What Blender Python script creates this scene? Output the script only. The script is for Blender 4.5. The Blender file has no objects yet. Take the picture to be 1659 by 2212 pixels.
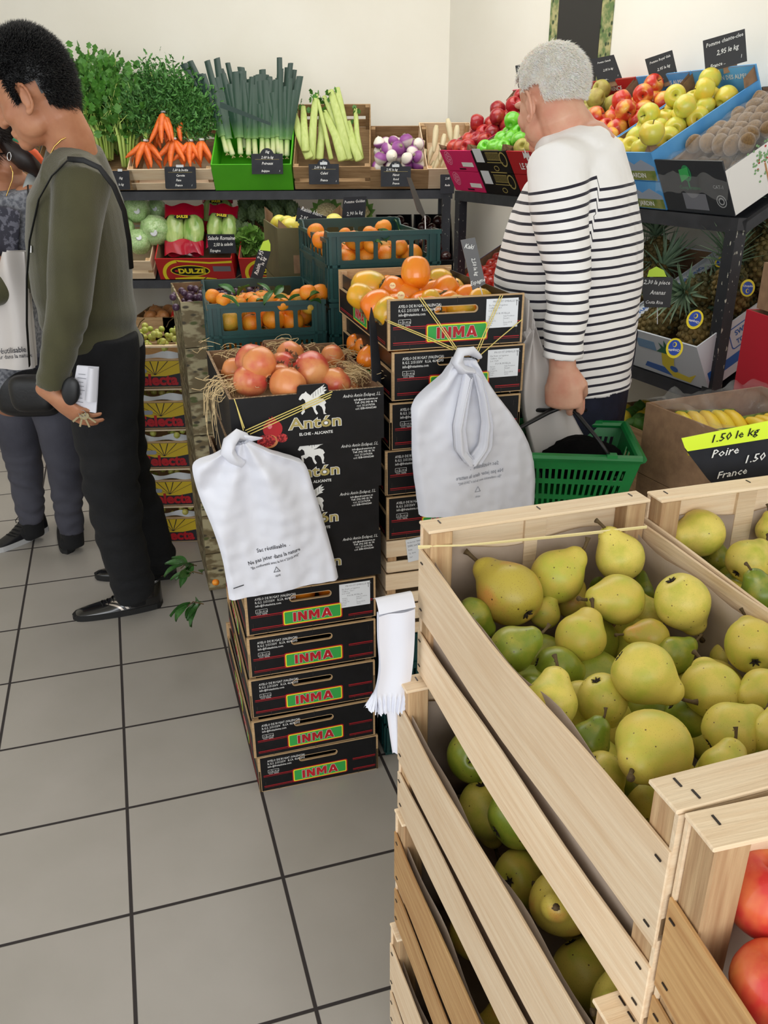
import bpy, bmesh, math, random
from math import pi, sin, cos, radians as rad
from mathutils import Vector, Matrix, Quaternion, noise
SC = bpy.context.scene; COL = SC.collection
rng = random.Random(7)
V = Vector
# ---------------------------------------------------------------- camera
F, PITCH, ROLL, CH = 1814.2, -0.41324, -0.00532, 1.5284
cp, sp = cos(PITCH), sin(PITCH)
fwd = V((0, cp, sp)); rt = V((1, 0, 0)); up = rt.cross(fwd)
cr, sr = cos(ROLL), sin(ROLL)
CX = cr * rt + sr * up; CY = -sr * rt + cr * up
CAM = V((0, 0, CH))
cd = bpy.data.cameras.new('camera'); cam = bpy.data.objects.new('camera', cd); COL.objects.link(cam)
cd.sensor_fit = 'VERTICAL'; cd.sensor_height = 24.0; cd.lens = F * 24.0 / 2212.0; cd.clip_start = 0.02
cam.matrix_world = Matrix(((CX.x, CY.x, -fwd.x, 0), (CX.y, CY.y, -fwd.y, 0), (CX.z, CY.z, -fwd.z, CH), (0, 0, 0, 1)))
SC.camera = cam
# ---------------------------------------------------------------- world, lights, exposure
w = bpy.data.worlds.new('world'); SC.world = w; w.use_nodes = True
bgn = w.node_tree.nodes['Background']; bgn.inputs[0].default_value = (0.93, 0.97, 1.0, 1); bgn.inputs[1].default_value = 1.0
SC.view_settings.view_transform = 'Standard'; SC.view_settings.look = 'None'
SC.view_settings.exposure = 0.0; SC.view_settings.gamma = 1.0; SC.view_settings.use_curve_mapping = False
def area(name, loc, target, sx, sy, power, col):
    l = bpy.data.lights.new(name, 'AREA'); l.shape = 'RECTANGLE'; l.size = sx; l.size_y = sy; l.energy = power; l.color = col
    o = bpy.data.objects.new(name, l); COL.objects.link(o); o.location = loc
    o.rotation_euler = (V(target) - V(loc)).to_track_quat('-Z', 'Y').to_euler(); return o
area('daylight_shopfront', (0.2, -2.6, 1.6), (-0.7, 2.4, 0.8), 3.4, 2.1, 88, (0.96, 0.98, 1.0))
area('daylight_left', (-3.0, 0.2, 1.8), (0.3, 2.0, 0.8), 1.8, 2.2, 9, (0.98, 0.99, 1.0))  # weak soft daylight from the open left side; no door is modelled
area('ceiling_glow', (-0.3, 3.5, 2.95), (-0.3, 3.7, 0), 2.6, 1.6, 46, (1.0, 0.98, 0.94))

# ---------------------------------------------------------------- helpers
def ray(px, py):
    return CX * ((px - 829.5) / F) - CY * ((py - 1106) / F) + fwd
def at(px, py, x=None, y=None, z=None, P=None, n=None):
    d = ray(px, py)
    if z is not None: t = (z - CH) / d.z
    elif y is not None: t = y / d.y
    elif x is not None: t = x / d.x
    else: t = (V(P) - CAM).dot(V(n)) / d.dot(V(n))
    return CAM + d * t
def zc(p): return (V(p) - CAM).dot(fwd)
def lin(c):
    return tuple(((v / 255) / 12.92 if v <= 10 else (((v / 255) + 0.055) / 1.055) ** 2.4) for v in c[:3]) + (1,)
def R3(M): return M.to_4x4()
def T(x, y, z): return Matrix.Translation((x, y, z))
def RX(a): return Matrix.Rotation(a, 4, 'X')
def RY(a): return Matrix.Rotation(a, 4, 'Y')
def RZ(a): return Matrix.Rotation(a, 4, 'Z')
def S(x, y=None, z=None):
    y = x if y is None else y; z = x if z is None else z
    return Matrix.Diagonal((x, y, z, 1))
FRONT = RX(pi / 2)      # xy drawing -> xz plane facing -y
def basis(zdir, hint=(0, 0, 1)):
    z = V(zdir).normalized(); h = V(hint)
    if abs(z.dot(h.normalized())) > 0.98: h = V((1, 0, 0))
    x = h.cross(z).normalized(); y = z.cross(x)
    return Matrix(((x.x, y.x, z.x, 0), (x.y, y.y, z.y, 0), (x.z, y.z, z.z, 0), (0, 0, 0, 1)))

MATS = {}
def mat(name, c1, rough=0.5, c2=None, scale=20.0, stretch=(1, 1, 1), lo=0.35, hi=0.65, bump=0.0, bscale=None, rnd=0.0,
        c3=None, spots=None, spec=0.5, metal=0.0, sss=0.0, trans=0.0, alpha=1.0, coat=0.0, kind='noise', emit=None, detail=4.0, sheen=0.0):
    """one principled material; c1/c2 mixed by noise in object space, c3 by the object's random number, spots = (colour, scale, size)"""
    if name in MATS: return MATS[name]
    m = bpy.data.materials.new(name); m.use_nodes = True; MATS[name] = m
    nt = m.node_tree; N = nt.nodes; L = nt.links; b = N['Principled BSDF']
    b.inputs['Roughness'].default_value = rough; b.inputs['Metallic'].default_value = metal
    b.inputs['Specular IOR Level'].default_value = spec
    b.inputs['Subsurface Weight'].default_value = sss
    if sss: b.inputs['Subsurface Radius'].default_value = (0.01, 0.005, 0.003)
    b.inputs['Transmission Weight'].default_value = trans; b.inputs['Alpha'].default_value = alpha
    b.inputs['Coat Weight'].default_value = coat; b.inputs['Sheen Weight'].default_value = sheen
    tc = N.new('ShaderNodeTexCoord'); mp = N.new('ShaderNodeMapping'); mp.inputs['Scale'].default_value = stretch
    L.new(tc.outputs['Object'], mp.inputs['Vector'])
    oi = N.new('ShaderNodeObjectInfo')
    off = N.new('ShaderNodeVectorMath'); off.operation = 'SCALE'; off.inputs[0].default_value = (13.1, 7.7, 5.3); L.new(oi.outputs['Random'], off.inputs['Scale'])
    L.new(off.outputs[0], mp.inputs['Location'])
    out = None
    rgb = N.new('ShaderNodeRGB'); rgb.outputs[0].default_value = lin(c1); out = rgb.outputs[0]
    def mix(fac, a, c):
        x = N.new('ShaderNodeMix'); x.data_type = 'RGBA'; x.clamp_factor = True
        if hasattr(fac, 'is_output'): L.new(fac, x.inputs['Factor'])
        else: x.inputs['Factor'].default_value = fac
        L.new(a, x.inputs['A'])
        if hasattr(c, 'is_output'): L.new(c, x.inputs['B'])
        else: x.inputs['B'].default_value = c
        return x.outputs['Result']
    if c3 is not None: out = mix(oi.outputs['Random'], out, lin(c3))
    if c2 is not None:
        t = N.new('ShaderNodeTexNoise'); t.inputs['Scale'].default_value = scale; t.inputs['Detail'].default_value = detail; L.new(mp.outputs[0], t.inputs['Vector'])
        r = N.new('ShaderNodeMapRange'); r.inputs['From Min'].default_value = lo; r.inputs['From Max'].default_value = hi; L.new(t.outputs['Fac'], r.inputs['Value'])
        out = mix(r.outputs[0], out, lin(c2))
    if spots:
        for sc_, size, colr in spots:
            vo = N.new('ShaderNodeTexVoronoi'); vo.inputs['Scale'].default_value = sc_; L.new(mp.outputs[0], vo.inputs['Vector'])
            r = N.new('ShaderNodeMapRange'); r.inputs['From Min'].default_value = size; r.inputs['From Max'].default_value = size * 0.6; L.new(vo.outputs['Distance'], r.inputs['Value'])
            out = mix(r.outputs[0], out, lin(colr))
    if rnd:
        hs = N.new('ShaderNodeHueSaturation'); r = N.new('ShaderNodeMapRange'); r.inputs['To Min'].default_value = 1 - rnd; r.inputs['To Max'].default_value = 1 + rnd
        L.new(oi.outputs['Random'], r.inputs['Value']); L.new(r.outputs[0], hs.inputs['Value']); L.new(out, hs.inputs['Color']); out = hs.outputs[0]
    L.new(out, b.inputs['Base Color'])
    if bump:
        t = N.new('ShaderNodeTexNoise'); t.inputs['Scale'].default_value = bscale or scale; t.inputs['Detail'].default_value = 5; L.new(mp.outputs[0], t.inputs['Vector'])
        bp = N.new('ShaderNodeBump'); bp.inputs['Strength'].default_value = bump; bp.inputs['Distance'].default_value = 0.004; L.new(t.outputs['Fac'], bp.inputs['Height']); L.new(bp.outputs[0], b.inputs['Normal'])
    if emit: b.inputs['Emission Color'].default_value = lin(emit[0]); b.inputs['Emission Strength'].default_value = emit[1]
    return m

class MB:
    def __init__(s): s.v = []; s.f = []; s.m = []
    def add(s, vs, fs, mi=0, M=None):
        o = len(s.v)
        s.v += [tuple(M @ V(p)) for p in vs] if M is not None else [tuple(p) for p in vs]
        s.f += [tuple(i + o for i in f) for f in fs]; s.m += [mi] * len(fs); return s
    def box(s, x0, x1, y0, y1, z0, z1, mi=0, M=None):
        vs = [(x0, y0, z0), (x1, y0, z0), (x1, y1, z0), (x0, y1, z0), (x0, y0, z1), (x1, y0, z1), (x1, y1, z1), (x0, y1, z1)]
        return s.add(vs, [(0, 3, 2, 1), (4, 5, 6, 7), (0, 1, 5, 4), (1, 2, 6, 5), (2, 3, 7, 6), (3, 0, 4, 7)], mi, M)
    def lathe(s, prof, seg=24, mi=0, M=None, fx=None):
        vs = []; fs = []; n = len(prof)
        for (r, z) in prof:
            for k in range(seg):
                a = 2 * pi * k / seg; p = V((r * cos(a), r * sin(a), z)); vs.append(tuple(fx(p, a) if fx else p))
        for i in range(n - 1):
            for k in range(seg):
                k2 = (k + 1) % seg; fs.append((i * seg + k, i * seg + k2, (i + 1) * seg + k2, (i + 1) * seg + k))
        fs.append(tuple(range(seg))[::-1]); fs.append(tuple((n - 1) * seg + k for k in range(seg)))
        return s.add(vs, fs, mi, M)
    def sphere(s, c, r, seg=16, mi=0, M=None, rot=None):
        rx, ry, rz = (r, r, r) if isinstance(r, (int, float)) else r
        n = max(6, seg // 2 + 1)
        prof = [(max(1e-4, sin(pi * i / n)), -cos(pi * i / n)) for i in range(n + 1)]
        L = T(*c) @ (rot or Matrix()) @ S(rx, ry, rz)
        return s.lathe(prof, seg, mi, (M @ L) if M is not None else L)
    def tube(s, pts, r, seg=8, mi=0, M=None, ell=None, ref=(0, 0, 1), caps=True, round_caps=False):
        pts = [V(p) for p in pts]; n = len(pts)
        rs = [r] * n if isinstance(r, (int, float)) else list(r)
        if round_caps:
            d0 = (pts[0] - pts[1]).normalized(); d1 = (pts[-1] - pts[-2]).normalized()
            h0 = rs[0] if not isinstance(rs[0], tuple) else min(rs[0]); h1 = rs[-1] if not isinstance(rs[-1], tuple) else min(rs[-1])
            def sc_(q, k): return q * k if not isinstance(q, tuple) else (q[0] * k, q[1] * k)
            a = [pts[0] + d0 * h0 * sin(t) for t in (1.35, 0.9, 0.45)]; ra = [sc_(rs[0], cos(t)) for t in (1.35, 0.9, 0.45)]
            e = [pts[-1] + d1 * h1 * sin(t) for t in (0.45, 0.9, 1.35)]; re = [sc_(rs[-1], cos(t)) for t in (0.45, 0.9, 1.35)]
            pts = a + pts + e; rs = ra + rs + re; n = len(pts)
        vs = []; fs = []; ref = V(ref); prev = None
        for i, p in enumerate(pts):
            t = (pts[min(i + 1, n - 1)] - pts[max(i - 1, 0)]).normalized()
            if prev is None:
                h = ref if abs(t.dot(ref.normalized())) < 0.95 else V((1, 0, 0.01))
                x = (h - t * h.dot(t)).normalized()
            else:
                x = (prev - t * prev.dot(t)).normalized()
            prev = x; y = t.cross(x)
            a, b = rs[i] if isinstance(rs[i], tuple) else (rs[i], rs[i])
            for k in range(seg):
                q = 2 * pi * k / seg; vs.append(tuple(p + x * (a * cos(q)) + y * (b * sin(q))))
        for i in range(n - 1):
            for k in range(seg):
                k2 = (k + 1) % seg; fs.append((i * seg + k, i * seg + k2, (i + 1) * seg + k2, (i + 1) * seg + k))
        if caps: fs.append(tuple(range(seg))[::-1]); fs.append(tuple((n - 1) * seg + k for k in range(seg)))
        return s.add(vs, fs, mi, M)
    def grid(s, fn, nu, nv, mi=0, M=None):
        vs = [tuple(fn(i / nu, j / nv)) for j in range(nv + 1) for i in range(nu + 1)]
        fs = [(j * (nu + 1) + i, j * (nu + 1) + i + 1, (j + 1) * (nu + 1) + i + 1, (j + 1) * (nu + 1) + i) for j in range(nv) for i in range(nu)]
        return s.add(vs, fs, mi, M)
    def text(s, body, x, z, size, mi=0, y=0.0, M=None, **k):
        vs, fs = text_mesh(body, size, **k)
        L = T(x, y, z) @ FRONT
        return s.add(vs, fs, mi, (M @ L) if M is not None else L)
    def plate(s, outlines, thick, mi=0, M=None, y=0.0):
        """outlines in x,z ; front face at y, body reaching back thick"""
        vs, fs = poly_mesh(outlines, thick)
        L = T(0, y + thick / 2, 0) @ FRONT
        return s.add(vs, fs, mi, (M @ L) if M is not None else L)
    def mesh(s, name, mats, smooth=False):
        me = bpy.data.meshes.new(name); me.from_pydata(s.v, [], s.f)
        for m in (mats if isinstance(mats, (list, tuple)) else [mats]): me.materials.append(m)
        if any(s.m): me.polygons.foreach_set('material_index', s.m)
        if smooth: me.polygons.foreach_set('use_smooth', [True] * len(s.f))
        me.update(); return me
    def build(s, name, mats, parent=None, M=None, smooth=False, bevel=0):
        o = bpy.data.objects.new(name, s.mesh(name, mats, smooth)); COL.objects.link(o)
        if parent is not None: o.parent = parent
        if M is not None: o.matrix_local = M
        if bevel:
            b = o.modifiers.new('bevel', 'BEVEL'); b.width = bevel; b.segments = 1; b.limit_method = 'ANGLE'
        return o
_tc = {}
def text_mesh(body, size, offset=0.0, shear=0.0, align='LEFT', space=1.0, sx=1.0):
    k = (body, size, offset, shear, align, space, sx)
    if k in _tc: return _tc[k]
    c = bpy.data.curves.new('t', 'FONT'); c.body = body; c.size = size; c.offset = offset; c.shear = shear; c.align_x = align; c.space_character = space
    c.resolution_u = 3 if size > 0.02 else 1
    o = bpy.data.objects.new('t', c); me = o.to_mesh()
    vs = [(v.co.x * sx, v.co.y, v.co.z) for v in me.vertices]; fs = [tuple(p.vertices) for p in me.polygons]
    o.to_mesh_clear(); bpy.data.objects.remove(o); bpy.data.curves.remove(c)
    _tc[k] = (vs, fs); return _tc[k]
def poly_mesh(outlines, thick):
    c = bpy.data.curves.new('p', 'CURVE'); c.dimensions = '2D'; c.fill_mode = 'BOTH'; c.extrude = thick / 2
    for pts in outlines:
        sp_ = c.splines.new('POLY'); sp_.points.add(len(pts) - 1); sp_.use_cyclic_u = True
        for i, p in enumerate(pts): sp_.points[i].co = (p[0], p[1], 0, 1)
    o = bpy.data.objects.new('p', c); me = o.to_mesh()
    vs = [tuple(v.co) for v in me.vertices]; fs = [tuple(p.vertices) for p in me.polygons]
    o.to_mesh_clear(); bpy.data.objects.remove(o); bpy.data.curves.remove(c); return vs, fs
def rrect(x0, x1, z0, z1, r, n=4):
    out = []
    for cx_, cz_, a0 in ((x1 - r, z1 - r, 0), (x0 + r, z1 - r, pi / 2), (x0 + r, z0 + r, pi), (x1 - r, z0 + r, 1.5 * pi)):
        for i in range(n + 1):
            a = a0 + pi / 2 * i / n; out.append((cx_ + r * cos(a), cz_ + r * sin(a)))
    return out
def circ(x, z, rx, rz=None, n=20): rz = rz or rx; return [(x + rx * cos(2 * pi * i / n), z + rz * sin(2 * pi * i / n)) for i in range(n)]
def tag(o, label, cat, group=None, kind=None):
    o['label'] = label; o['category'] = cat
    if group: o['group'] = group
    if kind: o['kind'] = kind
    return o
def thing(name, label, cat, M, group=None):
    o = bpy.data.objects.new(name, None); COL.objects.link(o); o.empty_display_size = 0.05
    o.matrix_world = M; return tag(o, label, cat, group)
def struct(name, mb, m, M=None, smooth=False):
    o = mb.build(name, m, None, M, smooth); o['kind'] = 'structure'; return o
WM = {}
def setM(o, M): o.matrix_local = M; return o
def clone(root, M, label=None, group=None):
    c = root.copy(); COL.objects.link(c); c.matrix_world = M
    if label: c['label'] = label
    if group: c['group'] = group
    for ch in root.children:
        d = ch.copy(); COL.objects.link(d); d.parent = c
        for g in ch.children:
            e = g.copy(); COL.objects.link(e); e.parent = d
    return c
PROTO = {}
def proto(kind, name, cat, body, parts=()):
    """body = mesh ; parts = [(name, mesh, label)]"""
    PROTO[kind] = (name, cat, body, parts)
def spawn(kind, M, label, group=None, parts=True):
    name, cat, body, ps = PROTO[kind]
    o = bpy.data.objects.new(name, body); COL.objects.link(o); o.matrix_world = M
    tag(o, label, cat, group)
    if parts:
        for pn, me, pl in ps:
            c = bpy.data.objects.new(pn, me); COL.objects.link(c); c.parent = o
            if pl: c['label'] = pl
    return o
def rrot(): return Quaternion((rng.gauss(0, 1), rng.gauss(0, 1), rng.gauss(0, 1), rng.gauss(0, 1))).normalized().to_matrix().to_4x4()
def fill(M, x0, x1, y0, y1, z, kind, r, label, group, layers=1, jit=0.15, rot='any', sc=0.06, dome=0.0, parts=True, skip=None):
    """heap fruit of radius r over the rectangle (crate coordinates), hexagonal rows"""
    kinds = kind if isinstance(kind, (list, tuple)) else [kind]
    for l in range(layers):
        zz = z - l * r * 1.6; row = l % 2; y = y0 + r + (r * 0.5 if l % 2 else 0)
        while y < y1 - r * 0.6:
            x = x0 + r + (r if row % 2 else 0)
            while x < x1 - r * 0.6:
                cx_ = (x - (x0 + x1) / 2) / (x1 - x0) * 2; cy_ = (y - (y0 + y1) / 2) / (y1 - y0) * 2
                dz = dome * (1 - max(cx_ * cx_, cy_ * cy_)) + rng.uniform(-jit, jit) * r
                p = (x + rng.uniform(-jit, jit) * r, y + rng.uniform(-jit, jit) * r, zz + dz)
                if not (skip and skip(p)):
                    Q = rrot() if rot == 'any' else (RZ(rng.uniform(0, 6.3)) @ RX(rng.uniform(-0.5, 0.5)) if rot == 'up' else rot)
                    spawn(rng.choice(kinds), M @ T(*p) @ Q @ S(r * (1 + rng.uniform(-sc, sc))), label, group, parts)
                x += 2 * r * 0.99
            y += 1.74 * r; row += 1
def remesh(mb, voxel, smooth=4, name='body', fac=0.5):
    me = mb.mesh(name, []); o = bpy.data.objects.new('tmp', me); COL.objects.link(o)
    r = o.modifiers.new('r', 'REMESH'); r.mode = 'VOXEL'; r.voxel_size = voxel; r.use_smooth_shade = True
    if smooth: q = o.modifiers.new('s', 'SMOOTH'); q.iterations = smooth; q.factor = fac
    dg = bpy.context.evaluated_depsgraph_get(); dg.update()
    out = bpy.data.meshes.new_from_object(o.evaluated_get(dg), depsgraph=dg); out.name = name
    bpy.data.objects.remove(o); bpy.data.meshes.remove(me)
    out.polygons.foreach_set('use_smooth', [True] * len(out.polygons)); return out
def meshobj(name, me, mats, parent=None, M=None):
    me.materials.clear()
    for m in (mats if isinstance(mats, (list, tuple)) else [mats]): me.materials.append(m)
    o = bpy.data.objects.new(name, me); COL.objects.link(o)
    if parent is not None: o.parent = parent
    if M is not None: o.matrix_local = M
    return o
def nz(p, s): return noise.noise(V(p) * s)
# ---------------------------------------------------------------- materials
BLACK = mat('black_print', (12, 12, 15), 0.5, (18, 18, 21), 30, spec=.3)
WHITE = mat('white_print', (232, 232, 230), 0.6)
GREYP = mat('grey_print', (120, 122, 130), 0.6)
RED = mat('red_print', (186, 24, 36), 0.45, (170, 20, 32), 8)
YEL = mat('yellow_print', (244, 226, 40), 0.5)
GRN = mat('green_print', (50, 160, 70), 0.5)
GOLD = mat('gold_print', (172, 156, 92), 0.45)
BLUEP = mat('blue_print', (40, 100, 185), 0.5)
LBLUE = mat('sky_blue_print', (70, 145, 210), 0.5, (96, 166, 222), 9)
DBLUE = mat('navy_print', (30, 36, 110), 0.5)
PINK = mat('pink_print', (214, 30, 100), 0.5)
STICK = mat('label_paper', (226, 230, 236), 0.5)
CARD = mat('brown_cardboard', (150, 118, 88), 0.8, (132, 102, 76), 40, (1, 1, 1), bump=0.15, bscale=150)
CARDE = mat('cardboard_edge', (168, 140, 108), 0.9, (110, 88, 64), 260, (1, 1, 1), lo=.45, hi=.55)
BOARD = mat('fibre_board', (196, 164, 122), 0.75, (178, 146, 104), 60, (1, 8, 8), rnd=0.06)
def wood(n, a, b, st, rnd=0.10): return mat(n, a, 0.62, b, 6, st, lo=0.3, hi=0.75, bump=0.25, bscale=14, rnd=rnd, detail=8)
WX = wood('poplar_along_x', (238, 217, 186), (223, 194, 158), (1.2, 22, 22))
WY = wood('poplar_along_y', (236, 213, 181), (220, 189, 152), (22, 1.2, 22))
WZ = wood('post_wood', (204, 172, 130), (166, 126, 88), (22, 22, 1.5), 0.15)
WYD = wood('aged_poplar_along_y', (206, 166, 112), (172, 124, 74), (22, 1.2, 22), 0.12)
WOLD = wood('old_crate_wood', (176, 144, 104), (140, 108, 72), (2, 18, 18), 0.15)
STAPLE = mat('staple_steel', (70, 66, 66), 0.35, metal=0.8)
PAPER = mat('grey_brown_liner', (176, 158, 142), 0.8, (156, 138, 122), 12, bump=0.2, bscale=25)
BLISTER = mat('black_liner', (20, 22, 24), 0.35)
TEAL = mat('teal_plastic', (14, 66, 64), 0.38, (10, 54, 54), 10, rnd=0.05)
GREENB = mat('basket_green', (18, 128, 60), 0.35, (14, 112, 52), 8)
STEEL = mat('dark_rack_steel', (40, 42, 48), 0.45, (52, 54, 60), 20, bump=0.1)
CHIP = mat('chipped_rack_paint', (44, 46, 52), 0.45, (205, 205, 190), 35, (3, 3, 1), lo=0.66, hi=0.68)
SLATE = mat('slate_card', (26, 29, 36), 0.6, (34, 37, 44), 25, spec=.3)
CHALK = mat('chalk_marker', (225, 226, 224), 0.7)
LIME = mat('lime_print', (190, 225, 60), 0.6)
BAG = mat('white_plastic_bag', (226, 228, 238), 0.42, sss=0.0, spec=0.4)
BAGT = mat('thin_plastic_bag', (226, 228, 228), 0.3, alpha=0.72, spec=0.6)
CLEAR = mat('clear_wrap', (250, 250, 250), 0.08, alpha=0.08, spec=1.0, bump=0.6, bscale=22)
RAFF = mat('raffia', (232, 216, 160), 0.7)
ELAST = mat('yellow_elastic', (226, 206, 120), 0.6)
STRAW = mat('straw_shred', (214, 188, 140), 0.7, rnd=0.0)
CHROME = mat('chrome', (200, 200, 200), 0.2, metal=1.0)

# ---------------------------------------------------------------- the room
A = 0.29827
tile = 0.333
fl = bpy.data.materials.new('floor_tiles'); fl.use_nodes = True
nt = fl.node_tree; N = nt.nodes; L = nt.links; b = N['Principled BSDF']
tc = N.new('ShaderNodeTexCoord'); mp = N.new('ShaderNodeMapping'); mp.vector_type = 'POINT'
mp.inputs['Rotation'].default_value = (0, 0, -A)
# world -> tile coordinates: rotate by -A then add the camera's place in the grid
mp.inputs['Location'].default_value = (1.42129974 * tile, -4.27615149 * tile, 0)
L.new(tc.outputs['Object'], mp.inputs['Vector'])
sx = N.new('ShaderNodeSeparateXYZ'); L.new(mp.outputs[0], sx.inputs[0])
def mth(op, a, b_=None, c=None):
    x = N.new('ShaderNodeMath'); x.operation = op
    for i, q in enumerate((a, b_, c)):
        if q is None: continue
        if hasattr(q, 'is_output'): L.new(q, x.inputs[i])
        else: x.inputs[i].default_value = q
    return x.outputs[0]
def line(c):
    q = mth('DIVIDE', c, tile); r_ = mth('ROUND', q); d = mth('ABSOLUTE', mth('SUBTRACT', q, r_)); return d, mth('FLOOR', q)
dx, ix = line(sx.outputs['X']); dy, iy = line(sx.outputs['Y'])
dm = mth('MINIMUM', dx, dy)
g = N.new('ShaderNodeMapRange'); g.inputs['From Min'].default_value = 0.010; g.inputs['From Max'].default_value = 0.0135; L.new(dm, g.inputs['Value'])
wn = N.new('ShaderNodeTexWhiteNoise'); cb = N.new('ShaderNodeCombineXYZ'); L.new(ix, cb.inputs[0]); L.new(iy, cb.inputs[1]); L.new(cb.outputs[0], wn.inputs['Vector'])
no = N.new('ShaderNodeTexNoise'); no.inputs['Scale'].default_value = 5; no.inputs['Detail'].default_value = 6; L.new(tc.outputs['Object'], no.inputs['Vector'])
m1 = N.new('ShaderNodeMix'); m1.data_type = 'RGBA'; m1.inputs['A'].default_value = lin((160, 155, 147)); m1.inputs['B'].default_value = lin((178, 172, 166)); L.new(no.outputs['Fac'], m1.inputs['Factor'])
hs = N.new('ShaderNodeHueSaturation'); vr = N.new('ShaderNodeMapRange'); vr.inputs['To Min'].default_value = 0.95; vr.inputs['To Max'].default_value = 1.05; L.new(wn.outputs['Value'], vr.inputs['Value']); L.new(vr.outputs[0], hs.inputs['Value']); L.new(m1.outputs['Result'], hs.inputs['Color'])
m2 = N.new('ShaderNodeMix'); m2.data_type = 'RGBA'; m2.inputs['A'].default_value = lin((48, 42, 42)); L.new(hs.outputs[0], m2.inputs['B']); L.new(g.outputs[0], m2.inputs['Factor'])
L.new(m2.outputs['Result'], b.inputs['Base Color'])
rr = N.new('ShaderNodeMapRange'); rr.inputs['To Min'].default_value = 0.8; rr.inputs['To Max'].default_value = 0.34; L.new(g.outputs[0], rr.inputs['Value']); L.new(rr.outputs[0], b.inputs['Roughness'])
bp = N.new('ShaderNodeBump'); bp.inputs['Strength'].default_value = 0.6; bp.inputs['Distance'].default_value = 0.002; L.new(g.outputs[0], bp.inputs['Height']); L.new(bp.outputs[0], b.inputs['Normal'])
PLAST = mat('cream_plaster', (238, 235, 225), 0.85, (232, 228, 216), 1.6, bump=0.08, bscale=30)
fb = MB(); fb.box(-3.4, 3.2, -3.0, 5.6, -0.05, 0.0)
struct('floor', fb, fl)
CW = V((0.372, 5.25, 0))                    # room corner
DR = V((0.391, -0.920, 0)).normalized()     # right wall runs this way
ER = V((0.920, 0.391, 0)).normalized()
q = MB(); q.box(-3.4, CW.x + 0.12, 5.25, 5.35, 0, 3.0); struct('wall_back', q, PLAST)
MR = Matrix(((DR.x, ER.x, 0, CW.x), (DR.y, ER.y, 0, CW.y), (0, 0, 1, 0), (0, 0, 0, 1)))
q = MB(); q.box(0, 6.6, 0, 0.1, 0, 3.0); struct('wall_right', q, PLAST, MR)
q = MB(); q.box(-3.5, -3.4, 1.4, 5.3, 0, 3.0); struct('wall_left', q, PLAST)
q = MB(); q.box(-3.5, 3.2, -3.0, 5.4, 3.0, 3.08); struct('ceiling', q, PLAST)

# wall poster: a blank slate between two vegetable strips
VEGP = mat('vegetable_print', (96, 120, 70), 0.5, (176, 170, 120), 9, (3, 3, 3), lo=0.42, hi=0.6, spots=[(11, 0.35, (44, 66, 40))])
nW = ER
pl = at(1186, 118, P=CW, n=nW); pr_ = at(1318, 118, P=CW, n=nW)
s0 = (pl - CW).dot(DR); s1 = (pr_ - CW).dot(DR)
r_ = thing('wall_poster', 'tall dark slate poster with vegetable pictures down both edges, on the cream wall', 'poster', MR @ T(s0, -0.004, 1.30))
w_ = s1 - s0
MB().box(0, w_, -0.004, 0.003, 0, 1.1).build('picture_border', VEGP, r_)
MB().box(w_ * 0.15, w_ * 0.84, -0.006, -0.0041, 0.0, 0.86).build('slate_panel', mat('slate_poster', (40, 39, 37), 0.6), r_)

# ---------------------------------------------------------------- steel racks
def rack(name, label, M, length, depth, levels, ends, tilt, height=1.31):
    """local x along the front edge, y to the wall; sloped decks whose front edges sit at the given heights"""
    r = thing(name, label, 'shelving rack', M)
    for z in levels:
        MB().box(0, length, -0.004, 0.03, z - 0.042, z).build('front_beam', STEEL, r)
        D = T(0, 0.01, z - 0.006) @ RX(tilt)
        MB().box(0.0, length, 0, depth, -0.014, -0.004, 0, D).build('shelf_deck', STEEL, r)
        for x in (0, length - .035): MB().box(x, x + 0.035, 0, depth + .04, -0.044, -0.004, 0, D).build('sloped_bracket', STEEL, r)
    for x in ends:
        MB().box(x - 0.022, x + 0.022, -0.005, 0.035, 0, height - 0.02).build('front_post', CHIP, r)
        MB().box(x - 0.02, x + 0.02, depth * cos(tilt) + 0.0, depth * cos(tilt) + 0.04, 0, height + 0.25).build('rear_post', STEEL, r)
    return r
BX0, BX1, BY, BZ, LZ = -2.6, 0.36, 4.60, 1.310, 0.868
TB = rad(35)
rack('shelving_rack', 'long black steel rack along the back wall holding the vegetable crates', T(BX0, BY, 0), BX1 - BX0, 0.42, (BZ, LZ), (0.03, 1.05, BX1 - BX0 - 0.03), TB)
RF = V((0.345, 4.225, 0))
RNE = V((1.042, 2.585, 0))
RDIR = (RNE - RF).normalized(); RL = (RNE - RF).length
RPER = V((-RDIR.y, RDIR.x, 0))
MRK = Matrix(((RDIR.x, RPER.x, 0, RF.x), (RDIR.y, RPER.y, 0, RF.y), (0, 0, 1, 0), (0, 0, 0, 1)))
TR = rad(28)
RLZ = 0.80; BZR = 1.324
rack('shelving_rack', 'black steel rack with chipped paint on the right, holding apple boxes above pineapples', MRK, RL, 0.42, (BZR, RLZ), (0.03, RL - 0.022), TR)
def back_M(px, z=BZ, tilt=TB, rot=0.0, dy=0.0):
    """matrix of a crate whose front bottom left corner stands on the back rack's edge at pixel column px"""
    x = at(px, 410 if z == BZ else 602, y=BY).x
    return T(x, BY + dy, z + 0.004) @ RZ(rot) @ RX(tilt)
def right_M(s, z=BZR, dy=0.0): return MRK @ T(s, dy, z + 0.004) @ RX(TR)
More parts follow.
